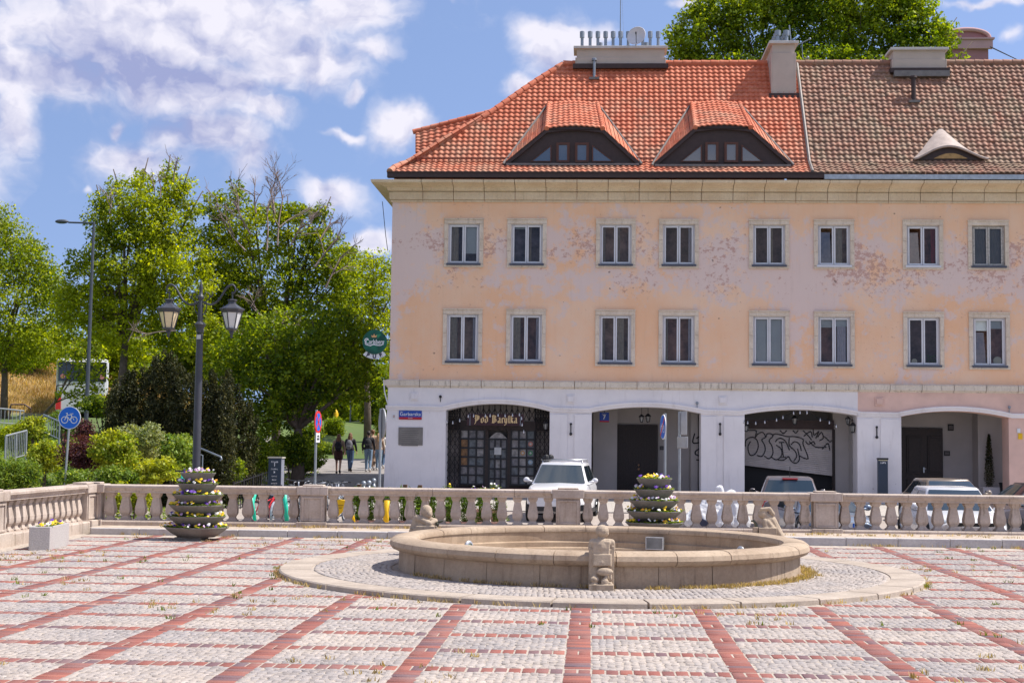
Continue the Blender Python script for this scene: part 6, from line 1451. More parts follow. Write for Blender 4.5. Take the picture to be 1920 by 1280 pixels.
s, w, h = plate('paper_notice', 735, 742, 775, 785, 'small faded paper notice left of the street name plate', 'notice', None); MB().box(-w, w, -.008, 0, -h, h).box(-w*.6, w*.6, -.01, -.0081, -h*.6, h*.5, m=1).build('sheet', [m_wht, M('faded_print', (.45, .35, .33), .8, .2, 20)], s)
s, w, h = plate('house_number', 1124, 1142, 773, 791, 'small dark blue house number 7 plate beneath the second arch', 'house number', None, YG+PT+.6)
MB().box(-w, w, -.02, 0, -h*.7, h).build('blue_part', MATS['plate_blue'], s); MB().box(-w, w, -.02, 0, -h, -h*.701).build('red_part', MATS['plate_red'], s); text('number', '7', .22, (0, -.024, .0), m_wht, s, bold=.006); text('small_line', 'Garbarska', .045, (0, -.024, .13), m_wht, s)
MB().tube([(0, 0, h), (0, .0, .9)], .01, 5).build('hanger', m_dark, s)
for (x0_, x1_, y0_, y1_, lb, mt, Yq) in ((1907, 1913, 803, 811, 'small white sticker high on the pink right pier', m_wht, YG-.01), (1909, 1917, 812, 823, 'yellow sticker on the pink right pier', m_yel, YG-.01), (1777, 1788, 795, 807, 'small dark framed picture beside the panelled door', m_dark, YI-.03), (1770, 1781, 845, 854, 'black intercom box right of the panelled door', m_dark, YI-.03), (1237, 1245, 836, 843, 'black letter box right of the plank door', m_dark, YI-.03)):
    s, w, h = plate('wall_plate', x0_, x1_, y0_, y1_, lb, 'wall plate', None, Yq); MB().box(-w, w, -.02, 0, -h, h).box(-w*.7, w*.7, -.025, -.0201, -h*.6, h*.6, m=1).build('panel', [mt, M('plate_inner', (.12, .11, .11), .6, .1, 9) if mt is m_dark else mt], s)
# pub name board, blackletter strokes of a broad pen
Yb = YG-.02; a, c = at(875, 797, Yb), at(982, 776, Yb)
s = empty('pub_name_board', ((a.x+c.x)/2, Yb, (a.z+c.z)/2), 0, 'dark red board with gold blackletter pub name hanging in the first arch', 'shop sign'); w, h = (c.x-a.x)/2, (c.z-a.z)/2
MB().box(-w, w, 0, .04, -h, h).build('board', M('board_red', (.035, .010, .014), .55, .15, 6), s, bevel=.006)
for x in (-w+.12, w-.12): MB().box(x-.008, x+.008, -.008, .0, -h, h+.0).build('edge_strip', m_galv, s)
for x in (-.55, -.1, .3, .75): MB().tube([(x, .02, h), (x, .02, h+.30)], .008, 5).build('hanger', m_dark, s)
def bl_word(word, x0_, sc):
    gl = {'P': (.9, [[(.05, .95), (.2, 1.05), (.35, .95)], [(.25, 1.), (.25, .1), (.12, -.2)], [(.1, .55), (.18, .7)], [(.3, 1.), (.55, .95), (.68, .8), (.66, .45), (.5, .3), (.3, .35)], [(.48, .95), (.48, .35)]]),
          'o': (.55, [[(.12, .6), (.12, .12), (.28, 0)], [(.12, .6), (.3, .7)], [(.28, .0), (.42, .15), (.42, .6), (.3, .7)]]),
          'd': (.55, [[(.12, .55), (.12, .12), (.28, 0)], [(.28, .0), (.42, .15), (.42, .6), (.2, .95)], [(.12, .55), (.3, .62)]]),
          'B': (.85, [[(.05, .9), (.2, 1.05), (.35, .95)], [(.22, .98), (.22, .05)], [(.42, .95), (.42, .05)], [(.35, 1.), (.6, .9), (.6, .65), (.4, .55)], [(.4, .55), (.65, .45), (.65, .12), (.4, 0), (.1, .05)]]),
          'a': (.52, [[(.1, .6), (.3, .7), (.36, .55), (.36, .08), (.45, 0)], [(.36, .4), (.12, .3), (.12, .08), (.22, 0), (.36, .12)]]),
          'r': (.4, [[(.05, .6), (.15, .68), (.15, .08), (.22, 0)], [(.15, .55), (.3, .7), (.38, .6)]]),
          'y': (.52, [[(.05, .62), (.13, .68), (.13, .15), (.28, 0)], [(.38, .68), (.38, 0), (.2, -.3), (.08, -.25)]]),
          'l': (.34, [[(.08, .9), (.17, 1.), (.17, .08), (.27, 0)], [(.02, .5), (.32, .62)]]),
          'k': (.5, [[(.05, .9), (.14, 1.), (.14, 0)], [(.14, .45), (.3, .68), (.38, .6), (.2, .4)], [(.2, .4), (.36, .08), (.44, 0)]])}
    out = []; x = x0_
    for ch in word:
        if ch == ' ': x += .4*sc; continue
        adv, st = gl[ch]; out += [[(x+px*sc, (pz-.42)*sc) for px, pz in q] for q in st]; x += adv*sc
    return out, x
st_, xe = bl_word('Pod Baryłka'.replace('ł', 'l'), 0, .262); off = -xe/2+.02
ribbon([[(x+off, z) for x, z in q] for q in st_], .052, -.002, R_(38), .006).build('gold_lettering', M('gold_letter', (.62, .44, .22), .5, 0), s)
# string lights
m_bulb = M('bulb_glass', (.55, .55, .58), .2, 0, spec=.8)
def lights(pts, Y, label, group='string lights under the arches'):
    P = [at(x, y, Y) for x, y in pts]; o = P[0]; t = empty('string_lights', o, 0, label, 'string lights', group)
    cab = []
    for a, c in zip(P[:-1], P[1:]):
        for i in range(6): f = i/6; q = a.lerp(c, f); q.z -= .03*math.sin(PI*f)-.0; cab.append(q-o)
    MB().tube(cab+[P[-1]-o], .008, 4).build('cable', m_dark, t)
    for p in P: b = MB().lathe([(.001, 0), (.016, 0), (.018, -.05), (.034, -.085), (.036, -.11), (.02, -.14), (.001, -.145)], 8).build('bulb', m_bulb, t, smooth=True); b.location = p-o; b.scale = (.75, .75, .8)
lights([(838, 788), (849, 789), (862, 785), (878, 777), (888, 776), (910, 776), (919, 776), (934, 775), (947, 776), (961, 775), (974, 774), (978, 781), (979, 793), (982, 806)], YG-.06, 'string of bare white bulbs looped over the pub name board in the first arch')
lights([(1395, 788), (1402, 789), (1417, 790), (1434, 788), (1456, 784), (1468, 779), (1488, 771), (1500, 770), (1513, 770), (1538, 784), (1555, 789), (1568, 796)], YG-.06, 'string of bare white bulbs across the graffiti shutter arch')
def wall_lantern(px, py, Y, label, hang=True, sc=1.):
    v = at(px, py, Y); t = empty('wall_lantern', v, 0, label, 'lantern', 'small black lanterns of the arcade'); t.scale = (sc, sc, sc)
    MB().lathe([(.001, .16), (.03, .14), (.12, .06), (.125, .04), (.11, .03)], 6).lathe([(.04, -.20), (.06, -.18), (.055, -.16)], 6).build('cap', m_dark, t)
    for i in range(6):
        a = 2*PI*i/6; MB().tube([(.10*math.cos(a), .10*math.sin(a), .04), (.055*math.cos(a), .055*math.sin(a), -.17)], .008, 4).build('bar', m_dark, t)
    MB().lathe([(.092, .035), (.05, -.165)], 6).build('glass', M('lantern_glass', (.28, .28, .27), .2, 0), t)
    (MB().tube([(0, 0, .16), (0, 0, .6)], .01, 5) if hang else MB().tube([(0, 0, .16), (.0, .1, .25), (.0, .25, .2)], .015, 5)).build('hanger', m_dark, t)
wall_lantern(1203, 783, YG+1.2, 'small black hanging lantern under the second arch, left one', True, .9); wall_lantern(1215, 782, YG+1.6, 'clear glass hanging lantern under the second arch, right one', True, .95)
wall_lantern(833, 796, YG+.3, 'black wall lantern at the left side of the pub arch', False, 1.); wall_lantern(1023, 796, YG+.3, 'grey wall lantern at the right side of the pub arch', False, 1.)
wall_lantern(1490, 786, YG+1.2, 'black hanging lantern before the shutter box', True, 1.); wall_lantern(1590, 787, YG+.6, 'black hanging lantern at the right of the shutter arch', True, .9); wall_lantern(1599, 800, YG+.3, 'blue-glass lantern bracketed on the right of the shutter arch', False, 1.1); wall_lantern(1399, 800, YG+.3, 'small blue-glass lantern at the left of the shutter arch', False, .9)
for px, py, lb in ((826, 745, 'small black floodlight on the white wall above the pub arch'), (1307, 757, 'tiny lamp on the moulding right of the second arch'), (1892, 765, 'tiny lamp on the moulding at the far right arch')):
    v = at(px, py, YG-.02); t = empty('spot_lamp', v, 0, lb, 'lamp'); MB().ball((0, -.04, .03), .055, 8).tube([(0, -.02, 0), (0, -.02, -.16)], .015, 5).build('head', m_dark if px == 826 else m_galv, t)
def glyphs(parent, x, y, z, w, h, n):    # pale marks too small to read, as on the panels of the photograph
    mb = MB(); cw = w/n
    for i in range(n): a = x-w/2+cw*i; mb.box(a+cw*.12, a+cw*.3, y-.002, y, z, z+h).box(a+cw*.3, a+cw*.8, y-.002, y, z+h*random.choice((.0, .4, .8)), z+h*random.choice((.2, .6, 1.)))
    return tag(mb.build('lettering', m_wht, parent), kind='stuff')
# parking meter
v = at(1655, 920, YG-.5); t = empty('parking_meter', (v.x, YG-.5, .1), 0, 'slim dark blue information pillar against the white pier', 'pillar')
z1_ = at(1655, 858, YG-.5).z-.1; MB().box(-.17, .17, -.1, .1, 0, z1_).build('cabinet', M('navy_panel', (.022, .035, .06), .4, .1, 3), t, bevel=.01); MB().box(-.185, .185, -.12, .11, z1_-.06, z1_).build('top_cap', m_dark, t)
MB().box(-.16, .16, -.105, -.1005, z1_-.10, z1_-.07).build('cream_band', M('cream', (.5, .45, .30), .6, 0), t); glyphs(t, 0, -.1035, z1_-.20, .20, .07, 6)
# info totem
v = onground(517, 918, 34, 50); Yt = 41.; v = at(517, 900, Yt); t = empty('info_totem', (v.x, Yt, -.2), R_(-14), 'dark blue information totem with pale lettering left of the path', 'totem')
z1_ = at(517, 856, Yt).z+.2; MB().box(-.20, .20, -.09, .09, 0, z1_-.04).build('body', MATS['navy_panel'], t, bevel=.006); MB().box(-.22, .24, -.11, .11, z1_-.04, z1_).build('top_plate', M('totem_top', (.45, .42, .35), .6, .1, 5), t); MB().box(.2005, .215, -.09, .09, 0, z1_-.045).build('side_strip', M('totem_side', (.22, .23, .28), .5, .1, 4), t)
for i, (w_, h_, n_) in enumerate(((.22, .05, 8), (.03, .11, 1), (.22, .04, 7), (.06, .07, 1), (.18, .035, 7), (.14, .035, 6), (.20, .03, 9), (.07, .06, 1), (.2, .03, 8))): glyphs(t, 0, -.0925, z1_-.17-i*.1, w_, h_, n_)
# fence of black iron beyond the totem
t = empty('iron_fence', at(440, 915, 46), 0, 'low black iron fence before the dark trees', 'fence'); o_ = t.location.copy(); mb_posts = []
P0, P1 = at(438, 905, 44), at(508, 905, 52)
for i in range(18):
    f = i/17; p = P0.lerp(P1, f); zg = float(gz(p.x, p.y)); MB().tube([(0, 0, 0), (0, 0, .95)], .014 if i % 4 else .035, 5).build('paling' if i % 4 else 'post', m_dark, t).location = Vector((p.x, p.y, zg))-o_
ra = [Vector((P0.lerp(P1, f).x, P0.lerp(P1, f).y, float(gz(P0.lerp(P1, f).x, P0.lerp(P1, f).y))))-o_ for f in np.linspace(0, 1, 8)]
for dz_ in (.15, .88): MB().tube([p+Vector((0, 0, dz_)) for p in ra], .018, 5).build('rail', m_dark, t)
# white handrail beside the lamp post
a, c = at(376, 840, 39.), at(414, 856, 38.2); t = empty('handrail', (a.x, a.y, float(gz(a.x, a.y))), 0, 'pale curved metal handrail just right of the lamp post', 'handrail'); o_ = t.location
MB().tube([a-o_, a.lerp(c, .85)-o_, c-o_+Vector((0, 0, 0)), c-o_+Vector((.03, 0, -.06)), c-o_+Vector((-.02, 0, -.1))], .025, 7).build('rail', m_galv, t, smooth=True); b2 = at(380, 853, 39.)-o_; MB().tube([b2+Vector((-.1, 0, .02)), b2, b2+Vector((0, 0, -1.)),], .018, 6).build('post', m_galv, t)
# stair railings on the bank
def railing(P, label, hgt, n, mat=m_post, fill=True):
    o_ = P[0].copy(); t = empty('stair_railing', o_, 0, label, 'railing', 'railings of the steps up the bank')
    MB().tube([p-o_ for p in P], .03, 6).build('top_rail', mat, t)
    MB().tube([p-o_+Vector((0, 0, -hgt)) for p in P], .02, 6).build('bottom_rail', mat, t) if fill else None
    for i in range(n):
        f = i/(n-1)*(len(P)-1); k = min(int(f), len(P)-2); p = P[k].lerp(P[k+1], f-k)-o_; MB().tube([p, p+Vector((0, 0, -hgt*(1 if i % 6 else 1.3)))], .012 if i % 6 else .03, 5).build('paling' if i % 6 else 'post', mat, t)
railing([at(11, 817, 43), at(50, 807, 44)], 'grey barred stair railing half hidden in the far-left shrubs', .75, 13); railing([at(-5, 765, 50), at(45, 770, 51)], 'upper grey stair railing at the left edge', .5, 8); railing([at(82, 777, 50), at(112, 790, 49)], 'grey handrail behind the cycle sign', .6, 7, m_galv)
railing([at(19, 764, 54), at(21, 758, 54), at(46, 758, 54), at(58, 766, 54)], 'brown bent handrail against the dry grass slope', .35, 4, M('rust_brown', (.12, .07, .06), .7, .2, 8), False)
# street lamp far left
t = empty('street_lamp', (at(166, 640, 54).x, 54, float(gz(at(166, 640, 54).x, 54))), 0, 'slender street lamp with a flat head on a horizontal arm above the trees', 'street lamp'); zt_ = at(168, 416, 54).z-t.location.z; k = 54/2700
MB().tube([(0, 0, 0), (0, 0, zt_)], [.09, .05], 8).build('pole', M('lamp_grey', (.07, .08, .10), .5, .1, 5), t); MB().tube([(0, 0, zt_-.05), (-50*k, 0, zt_-.03)], .035, 6).build('arm', MATS['lamp_grey'], t)
MB().ball((-63*k, 0, zt_), .27, 12, sc=(1, .4, .32)).build('head', MATS['lamp_grey'], t, smooth=True)
t.rotation_euler.y = R_(.4)
# ---------------------------------------------------------------- far things
cb = at(152, 785, 78); t = empty('coach', (cb.x, 78, cb.z), R_(19), 'white coach standing behind the small tree, seen from the rear', 'coach'); k = 78/2700
W2, Hc = 48*k, 115*k
m_cw = M('coach_white', (.62, .62, .66), .35, .04, 2, coat=.3); m_cg = M('coach_glass', (.015, .018, .022), .08, 0, spec=.8)
MB().box(-W2, W2, 0, 11, .35, Hc).build('body', m_cw, t, bevel=.18); MB().box(-W2+.12, W2-.12, -.02, .0, Hc*.62, Hc-.18).build('rear_window', m_cg, t, bevel=.1)
for s_ in (-1, 1): MB().lathe([(.001, -.03), (.13, -.03), (.13, .0)], 14, (s_*(W2-.35), 0, Hc*.70), ax='y').build('marker_light', M('lamp_pink', (.5, .2, .2), .4, 0), t); MB().box(s_*(W2-.16)-.14, s_*(W2-.16)+.14, -.03, 0, .5, 1.3).build('tail_light', m_red, t)
MB().box(-W2-.005, -W2+.0, .8, 10.5, Hc*.55, Hc-.3).build('side_window', m_cg, t)
for y_ in (2.2, 8.5):
    for s_ in (-1, 1): MB().lathe([(.001, -.15), (.48, -.15), (.5, -.1), (.5, .15), (.001, .15)], 20, (s_*(W2-.2), y_, .5), ax='x').build('wheel', M('tyre', (.02, .02, .022), .85, .1, 9), t)
# pale block glimpsed through the trees, pink house behind the roofs
def far_block(px0, px1, py0, Y, mat, label, fl, cols):
    a, c = at(px0, py0, Y), at(px1, py0, Y); t = empty('apartment_block', ((a.x+c.x)/2, Y, 0), 0, label, 'building'); w = (c.x-a.x)/2
    MB().box(-w, w, 0, 10, 0, a.z).build('wall', mat, t); MB().box(-w-.2, w+.2, -.2, 10.2, a.z, a.z+.3).build('roof', m_cap, t)
    for i in range(cols):
        for j in range(fl): x = -w+(i+.5)*2*w/cols; z = a.z-1.6-j*3; MB().box(x-.6, x+.6, -.05, 0, z-.75, z+.75).build('window', m_cg, t)
far_block(95, 235, 640, 170, M('pale_block', (.50, .48, .50), .9, .05, 1), 'pale apartment block glimpsed between the left trees', 6, 4)
Yp_ = 105; k = Yp_/2700; a = at(1772, 130, Yp_); c = at(1853, 84, Yp_); tp = at(1800, 57, Yp_); t = empty('pink_house', ((a.x+c.x)/2, Yp_, 0), 0, 'pink building with an arched gable far behind the brown roof', 'building'); w = (c.x-a.x)/2
m_pk = M('far_pink', (.42, .20, .20), .9, .06, 1.); m_pkl = M('far_pink_light', (.55, .33, .32), .9, .06, 1.)
MB().box(-w, w, 0, 9, 0, c.z).build('wall', m_pk, t); MB().box(-w-.15, w+.25, -.3, 0-.001, c.z-.35, c.z+.3).box(-w-.15, w+.35, -.45, 0-.0, c.z+.3, c.z+.42).build('cornice', m_pkl, t)
pc = [(w*1.02*math.cos(x), c.z+.42+(tp.z-c.z-.42)*math.sin(x)**.9) for x in np.linspace(0, PI, 22)]
MB().prism(pc, -.1, 6).build('arched_gable', m_pk, t); pr = [Vector((x, -.2, z)) for x, z in pc]; MB().tube(pr, .16, 8).build('gable_moulding', m_pkl, t, smooth=True)
MB().tube([(w*.7, -.5, c.z-1.6), (w+3.2, -.5, c.z-1.9), (w+.0, -.5, c.z-.3)], .05, 5).tube([(-2, -.5, c.z-1.2), (w+3.4, -.5, c.z-1.75)], .08, 5).build('terrace_frame', m_dark, t)
t = empty('far_sign', at(657, 783, 100), 0, 'thin pale post by the upper road', 'post'); MB().tube([(0, 0, -1), (0, 0, 1.6)], .06, 6).build('pole', m_galv, t)
t = empty('yellow_bollard', at(630, 778, 98), 0, 'yellow bollard standing at the upper road under the trees', 'bollard'); MB().lathe([(.16, -.8), (.17, .1), (.1, .3), (.001, .4)], 12).build('shell', m_yel, t, smooth=True)
t = empty('street_cable', at(722, 385, YF-.3), 0, 'thin loose cable hanging down the left house corner', 'cable'); MB().tube([at(717, 378, YF-.3)-t.location, at(723, 440, YF-.3)-t.location, at(727, 470, YF-.2)-t.location], .012, 4).build('wire', m_dark, t)
t = empty('drain_cable', at(722, 712, YG), 0, 'pale looping cable below the string course at the house corner', 'cable'); MB().tube([at(x, y, YG-.1)-t.location for x, y in ((719, 712), (721, 735), (725, 750), (727, 757))], .022, 5).build('wire', m_wht, t, smooth=True)
# ---------------------------------------------------------------- cars
m_tyre = M('tyre', (.02, .02, .022), .85, .1, 9); m_rim = M('alloy', (.40, .41, .43), .35, .05, 9, metal=.8); m_blk = M('black_plastic', (.018, .018, .02), .55, .05, 9)
m_carg = M('car_glass', (.02, .035, .045), .05, 0, spec=.9, coat=.6)
m_head = M('headlamp', (.35, .38, .42), .1, .05, 20, spec=.9); m_tl = M('tail_lamp', (.38, .02, .02), .2, 0, spec=.8)
def car(px, Y, rz, L, Wd, Hh, paint, label, suv=False, name='parked_car', hood=.92, tail=.95, x_off=0, rails=False, low=0.):
    v = at(px, 900, Y); g = float(gz(v.x, Y)); t = empty(name, (v.x, Y, g), rz, label, 'car', 'cars parked behind the balustrade')
    mb = MB(); n = 26; S_ = []
    wb = L*.3; xa, xc = L*.5-L*(.27 if suv else .26), L*.5-L*(.40 if suv else .42)        # windscreen foot, top
    xd, xe = -L*.5+L*(.13 if tail < 1 else .26), -L*.5+L*(.04 if tail < 1 else .14)           # roof end, rear glass foot
    def top(x):
        u = (L/2-x)/L
        if u < .03: return hood*.72+(hood*.86-hood*.72)*(u/.03)
        if u < .27: return hood*(.86+.14*((u-.03)/.24)**.7)
        if u < .9: return hood*(1.0+.05*(u-.27))
        return hood*(1.03-.12*((u-.9)/.1)**2)
    def hw(x):
        u = abs(x)/(L/2); return Wd/2*(1-.17*max(0, (u-.62)/.38)**2.2)
    for i in range(n+1):
        x = L/2-L*i/n; zt = top(x); w = hw(x); u = abs(x)/(L/2); zb = .22+.10*max(0, (u-.85)/.15)
        S_.append([(x, 0, zb), (x, w*.8, zb), (x, w*.97, zb+.10), (x, w, .5*(zb+zt)), (x, w*.985, zt-.16), (x, w*.93, zt-.05), (x, w*.80, zt), (x, 0, zt+.035)])
    k = len(S_[0]); V = [p for s in S_ for p in s]+[(p[0], -p[1], p[2]) for s in S_ for p in s]; o2 = (n+1)*k
    F_ = []
    for i in range(n):
        for j in range(k-1):
            a = i*k+j; F_.append((a, a+1, a+k+1, a+k)); F_.append((o2+a+k, o2+a+k+1, o2+a+1, o2+a))
    F_ += [tuple(range(k))[::-1]+tuple(o2+j for j in range(1, k-1)), tuple(n*k+j for j in range(k))+tuple(o2+n*k+j for j in range(k-2, 0, -1))]
    mb.add(V, F_); body = mb.build('body', paint, t, auto=42)
    # greenhouse
    zr = Hh; wr = Wd*.5*.70; wbt = Wd*.5*.93; zb_ = hood-.02
    def ring(f):
        e = f**.85; xf = xa+(xc-xa)*f; xr = xe+(xd-xe)*f; w = wbt+(wr-wbt)*e; z = zb_+(zr-.045-zb_)*f
        return [(xf-.02, -w*.925, z), (xf+.07, 0, z), (xf-.02, w*.925, z), (xf-.10, w, z), ((xf+xr)/2, w*1.015, z), (xr+.09, w, z), (xr, w*.92, z), (xr-.05, 0, z), (xr, -w*.92, z), (xr+.09, -w, z), ((xf+xr)/2, -w*1.015, z), (xf-.10, -w, z)]
    R4 = [ring(f) for f in (0, .3, .6, .85, 1)]; last = [(x*.985+(xa+xe)*.0075, y*.92, zr-.012) for x, y, z in R4[-1]]; R4.append(last); q = len(R4[0])
    V = [p for r in R4 for p in r]; F_ = [(i*q+j, i*q+(j+1) % q, (i+1)*q+(j+1) % q, (i+1)*q+j) for i in range(len(R4)-1) for j in range(q)]
    V.append(((xc+xd)/2, 0, zr+.015)); F_ += [((len(R4)-1)*q+j, (len(R4)-1)*q+(j+1) % q, len(V)-1) for j in range(q)]
    MB().add(V, F_).build('cabin', paint, t, auto=45)
    def onr(j, f): 
        r = ring(f); a = r[j]; return Vector(a)
    def glass_(nm, js, f0, f1, push, inset=.06, mt=m_carg):
        lo = [onr(j, f0) for j in js]; hi = [onr(j, f1) for j in js]; P = [p+Vector(push) for p in lo]+[p+Vector(push) for p in hi]; m_ = len(js)
        MB().add(P, [(i, i+1, m_+i+1, m_+i) for i in range(m_-1)]).build(nm, mt, t, smooth=True)
    glass_('windscreen', [0, 1, 2], .06, .93, (.012, 0, .012)); glass_('rear_window', [8, 7, 6][::-1], .12, .90, (-.012, 0, .012))
    for s, (a, b_, c_) in ((1, (3, 4, 5)), (-1, (11, 10, 9))):
        A0, A1, B0, B1, C0, C1 = onr(a, .12), onr(a, .9), onr(b_, .12), onr(b_, .9), onr(c_, .12), onr(c_, .9); pu = Vector((0, s*.01, 0))
        for nm, (l0, l1, h0, h1) in (('side_window', (A0.lerp(B0, .10), A0.lerp(B0, .93), A1.lerp(B1, .02), A1.lerp(B1, .93))), ('side_window', (B0.lerp(C0, .02), B0.lerp(C0, .85), B1.lerp(C1, .02), B1.lerp(C1, .78)))):
            MB().add([l0+pu, l1+pu, h1+pu, h0+pu], [(0, 1, 2, 3)]).build(nm, m_carg, t)
        MB().tube([(xa-.25, s*(wbt+.01), zb_+.07), (xa-.27, s*(Wd/2+.09), zb_+.10)], .03, 6).ball((xa-.30, s*(Wd/2+.12), zb_+.12), .095, 10, sc=(.5, 1., .8)).build('wing_mirror', paint, t, smooth=True)
        MB().add([(xa-.362, s*(Wd/2+.04), zb_+.06), (xa-.362, s*(Wd/2+.2), zb_+.06), (xa-.362, s*(Wd/2+.2), zb_+.17), (xa-.362, s*(Wd/2+.04), zb_+.17)], [(0, 1, 2, 3)]).build('mirror_glass', m_carg, t)
        for wx_ in (L*.5-L*.19, -L*.5+L*.2):
            c = (wx_, s*(Wd/2-.10), .32); w_ = empty('wheel', c); w_.parent = t
            MB().lathe([(.20, -.1), (.31, -.1), (.33, -.07), (.33, .07), (.31, .1), (.20, .1)], 22, ax='y').build('tyre', m_tyre, w_, auto=50)
            r_ = MB().lathe([(.001, .0), (.05, .0), (.06, -.02), (.19, -.03), (.205, .03)], 18, ax='y')
            for i in range(5): a_ = 2*PI*i/5; r_.tube([(0, .05*s, 0), (.19*math.cos(a_), .085*s, .19*math.sin(a_))], .022, 4)
            r_.build('rim', m_rim, w_, auto=50)
            MB().lathe([(.36, -.02), (.385, .0), (.37, .03)], 22, (wx_, s*(Wd/2-.012), .34), ax='y').build('wheel_arch', m_blk, t)
        MB().box(-.5*0+.02, .2, s*(Wd/2+.0)-.012, s*(Wd/2)+.015, hood-.2, hood-.17).build('door_handle', paint, t)
        hx_ = L/2-.13; yy = hw(hx_)*.74
        MB().ball((hx_, s*yy, hood*.74), .2, 10, sc=(.55, 1., .38)).build('headlight', m_head, t, smooth=True)
        MB().ball((-L/2+.10, s*hw(-L/2+.1)*.84, hood*.78), .17, 10, sc=(.45, .75, 1.)).build('tail_light', m_tl, t, smooth=True)
        if rails: MB().tube([(xc-.1, s*wr*.93, zr-.03), (xc-.25, s*wr*.95, zr+.05), (xd+.3, s*wr*.95, zr+.05), (xd+.1, s*wr*.93, zr-.02)], .022, 6).build('roof_rail', m_rim, t, smooth=True)
    fx = L/2+.004
    MB().box(fx-.06, fx+.004, -Wd*.27, Wd*.27, hood*.66, hood*.76).build('grille', m_blk, t, bevel=.015)
    MB().box(fx-.06, fx+.006, -Wd*.36, Wd*.36, .30, .44).box(fx-.2, fx-.01, -Wd*.46, -Wd*.36, .32, .50).box(fx-.2, fx-.01, Wd*.36, Wd*.46, .32, .50).build('bumper_intake', m_blk, t, bevel=.015)
    MB().box(fx, fx+.016, -.26, .26, .47, .58).build('number_plate', m_wht, t, bevel=.004); MB().box(fx+.0161, fx+.018, .21, .255, .475, .575).build('plate_band', m_blue, t)
    MB().box(-fx-.016, -fx, -.26, .26, .62, .73).build('number_plate', m_wht, t, bevel=.004); MB().box(-fx-.006, -fx+.06, -Wd*.42, Wd*.42, .24, .40).build('rear_bumper_trim', m_blk, t, bevel=.015)
    MB().box(-L*.3, L*.3, -Wd/2-.008, -Wd/2+.05, .2, .3).box(-L*.3, L*.3, Wd/2-.05, Wd/2+.008, .2, .3).build('sill', m_blk, t)
    return t, dict(zr=zr, xc=xc, xd=xd, wr=wr, xa=xa, wb=wbt)
def paint(n, c, metal=.0, rough=.3): return M(n, c, rough, .03, 2, metal=metal, coat=.6)
p_w = paint('paint_white', (.68, .68, .70)); p_s = paint('paint_silver', (.20, .18, .19), .4); p_b = paint('paint_beige', (.24, .195, .155), .2); p_d = paint('paint_dark', (.07, .055, .06), .3); p_bl = paint('paint_bluegrey', (.16, .20, .27), .4)
t, i_ = car(1056, 43.6, R_(-95), 4.45, 1.80, 1.68, p_w, 'white estate-style SUV with roof bars parked nose towards the square before the pub', True, hood=1.06, rails=True)
MB().tube([(.1, -.66, 1.75), (.1, .66, 1.75)], .022, 6).tube([(-.7, -.66, 1.75), (-.7, .66, 1.75)], .022, 6).build('roof_bar', m_rim, t, smooth=True)
MB().box(-.75, .3, -.62, -.48, 1.76, 1.84).ball((.15, -.5, 1.82), .09, 8).ball((-.3, -.42, 1.81), .1, 8).build('cycle_carrier', m_blk, t)
t, i_ = car(1478, 40.4, R_(84), 4.0, 1.70, 1.47, p_s, 'silver-grey hatchback seen from behind with red high brake light, in front of the shutter', hood=.92)
MB().box(i_['xd']-.12, i_['xd']-.02, -.2, .2, i_['zr']-.065, i_['zr']-.03).build('brake_light', M('brake_red', (.55, .03, .03), .3, 0), t); MB().tube([(i_['xd']+.2, 0, i_['zr']), (i_['xd']+.05, 0, i_['zr']+.28)], .008, 4).build('aerial', m_blk, t)
car(1780, 35.6, R_(-90), 4.3, 1.78, 1.43, p_w, 'white saloon facing the square right behind the balustrade at the right', hood=.88, tail=1.2)
car(1772, 43.0, R_(-86), 4.4, 1.8, 1.36, p_b, 'dusty beige saloon parked behind the white car', hood=.88, tail=1.2)
car(1948, 37.0, R_(-160), 4.4, 1.8, 1.50, p_d, 'dark brownish car cut off by the right edge of the photo', hood=.93)
car(1538, 36.2, R_(-84), 4.1, 1.72, 1.20, p_bl, 'low blue-grey car hidden behind the balustrade beside the silver hatchback', hood=.78)
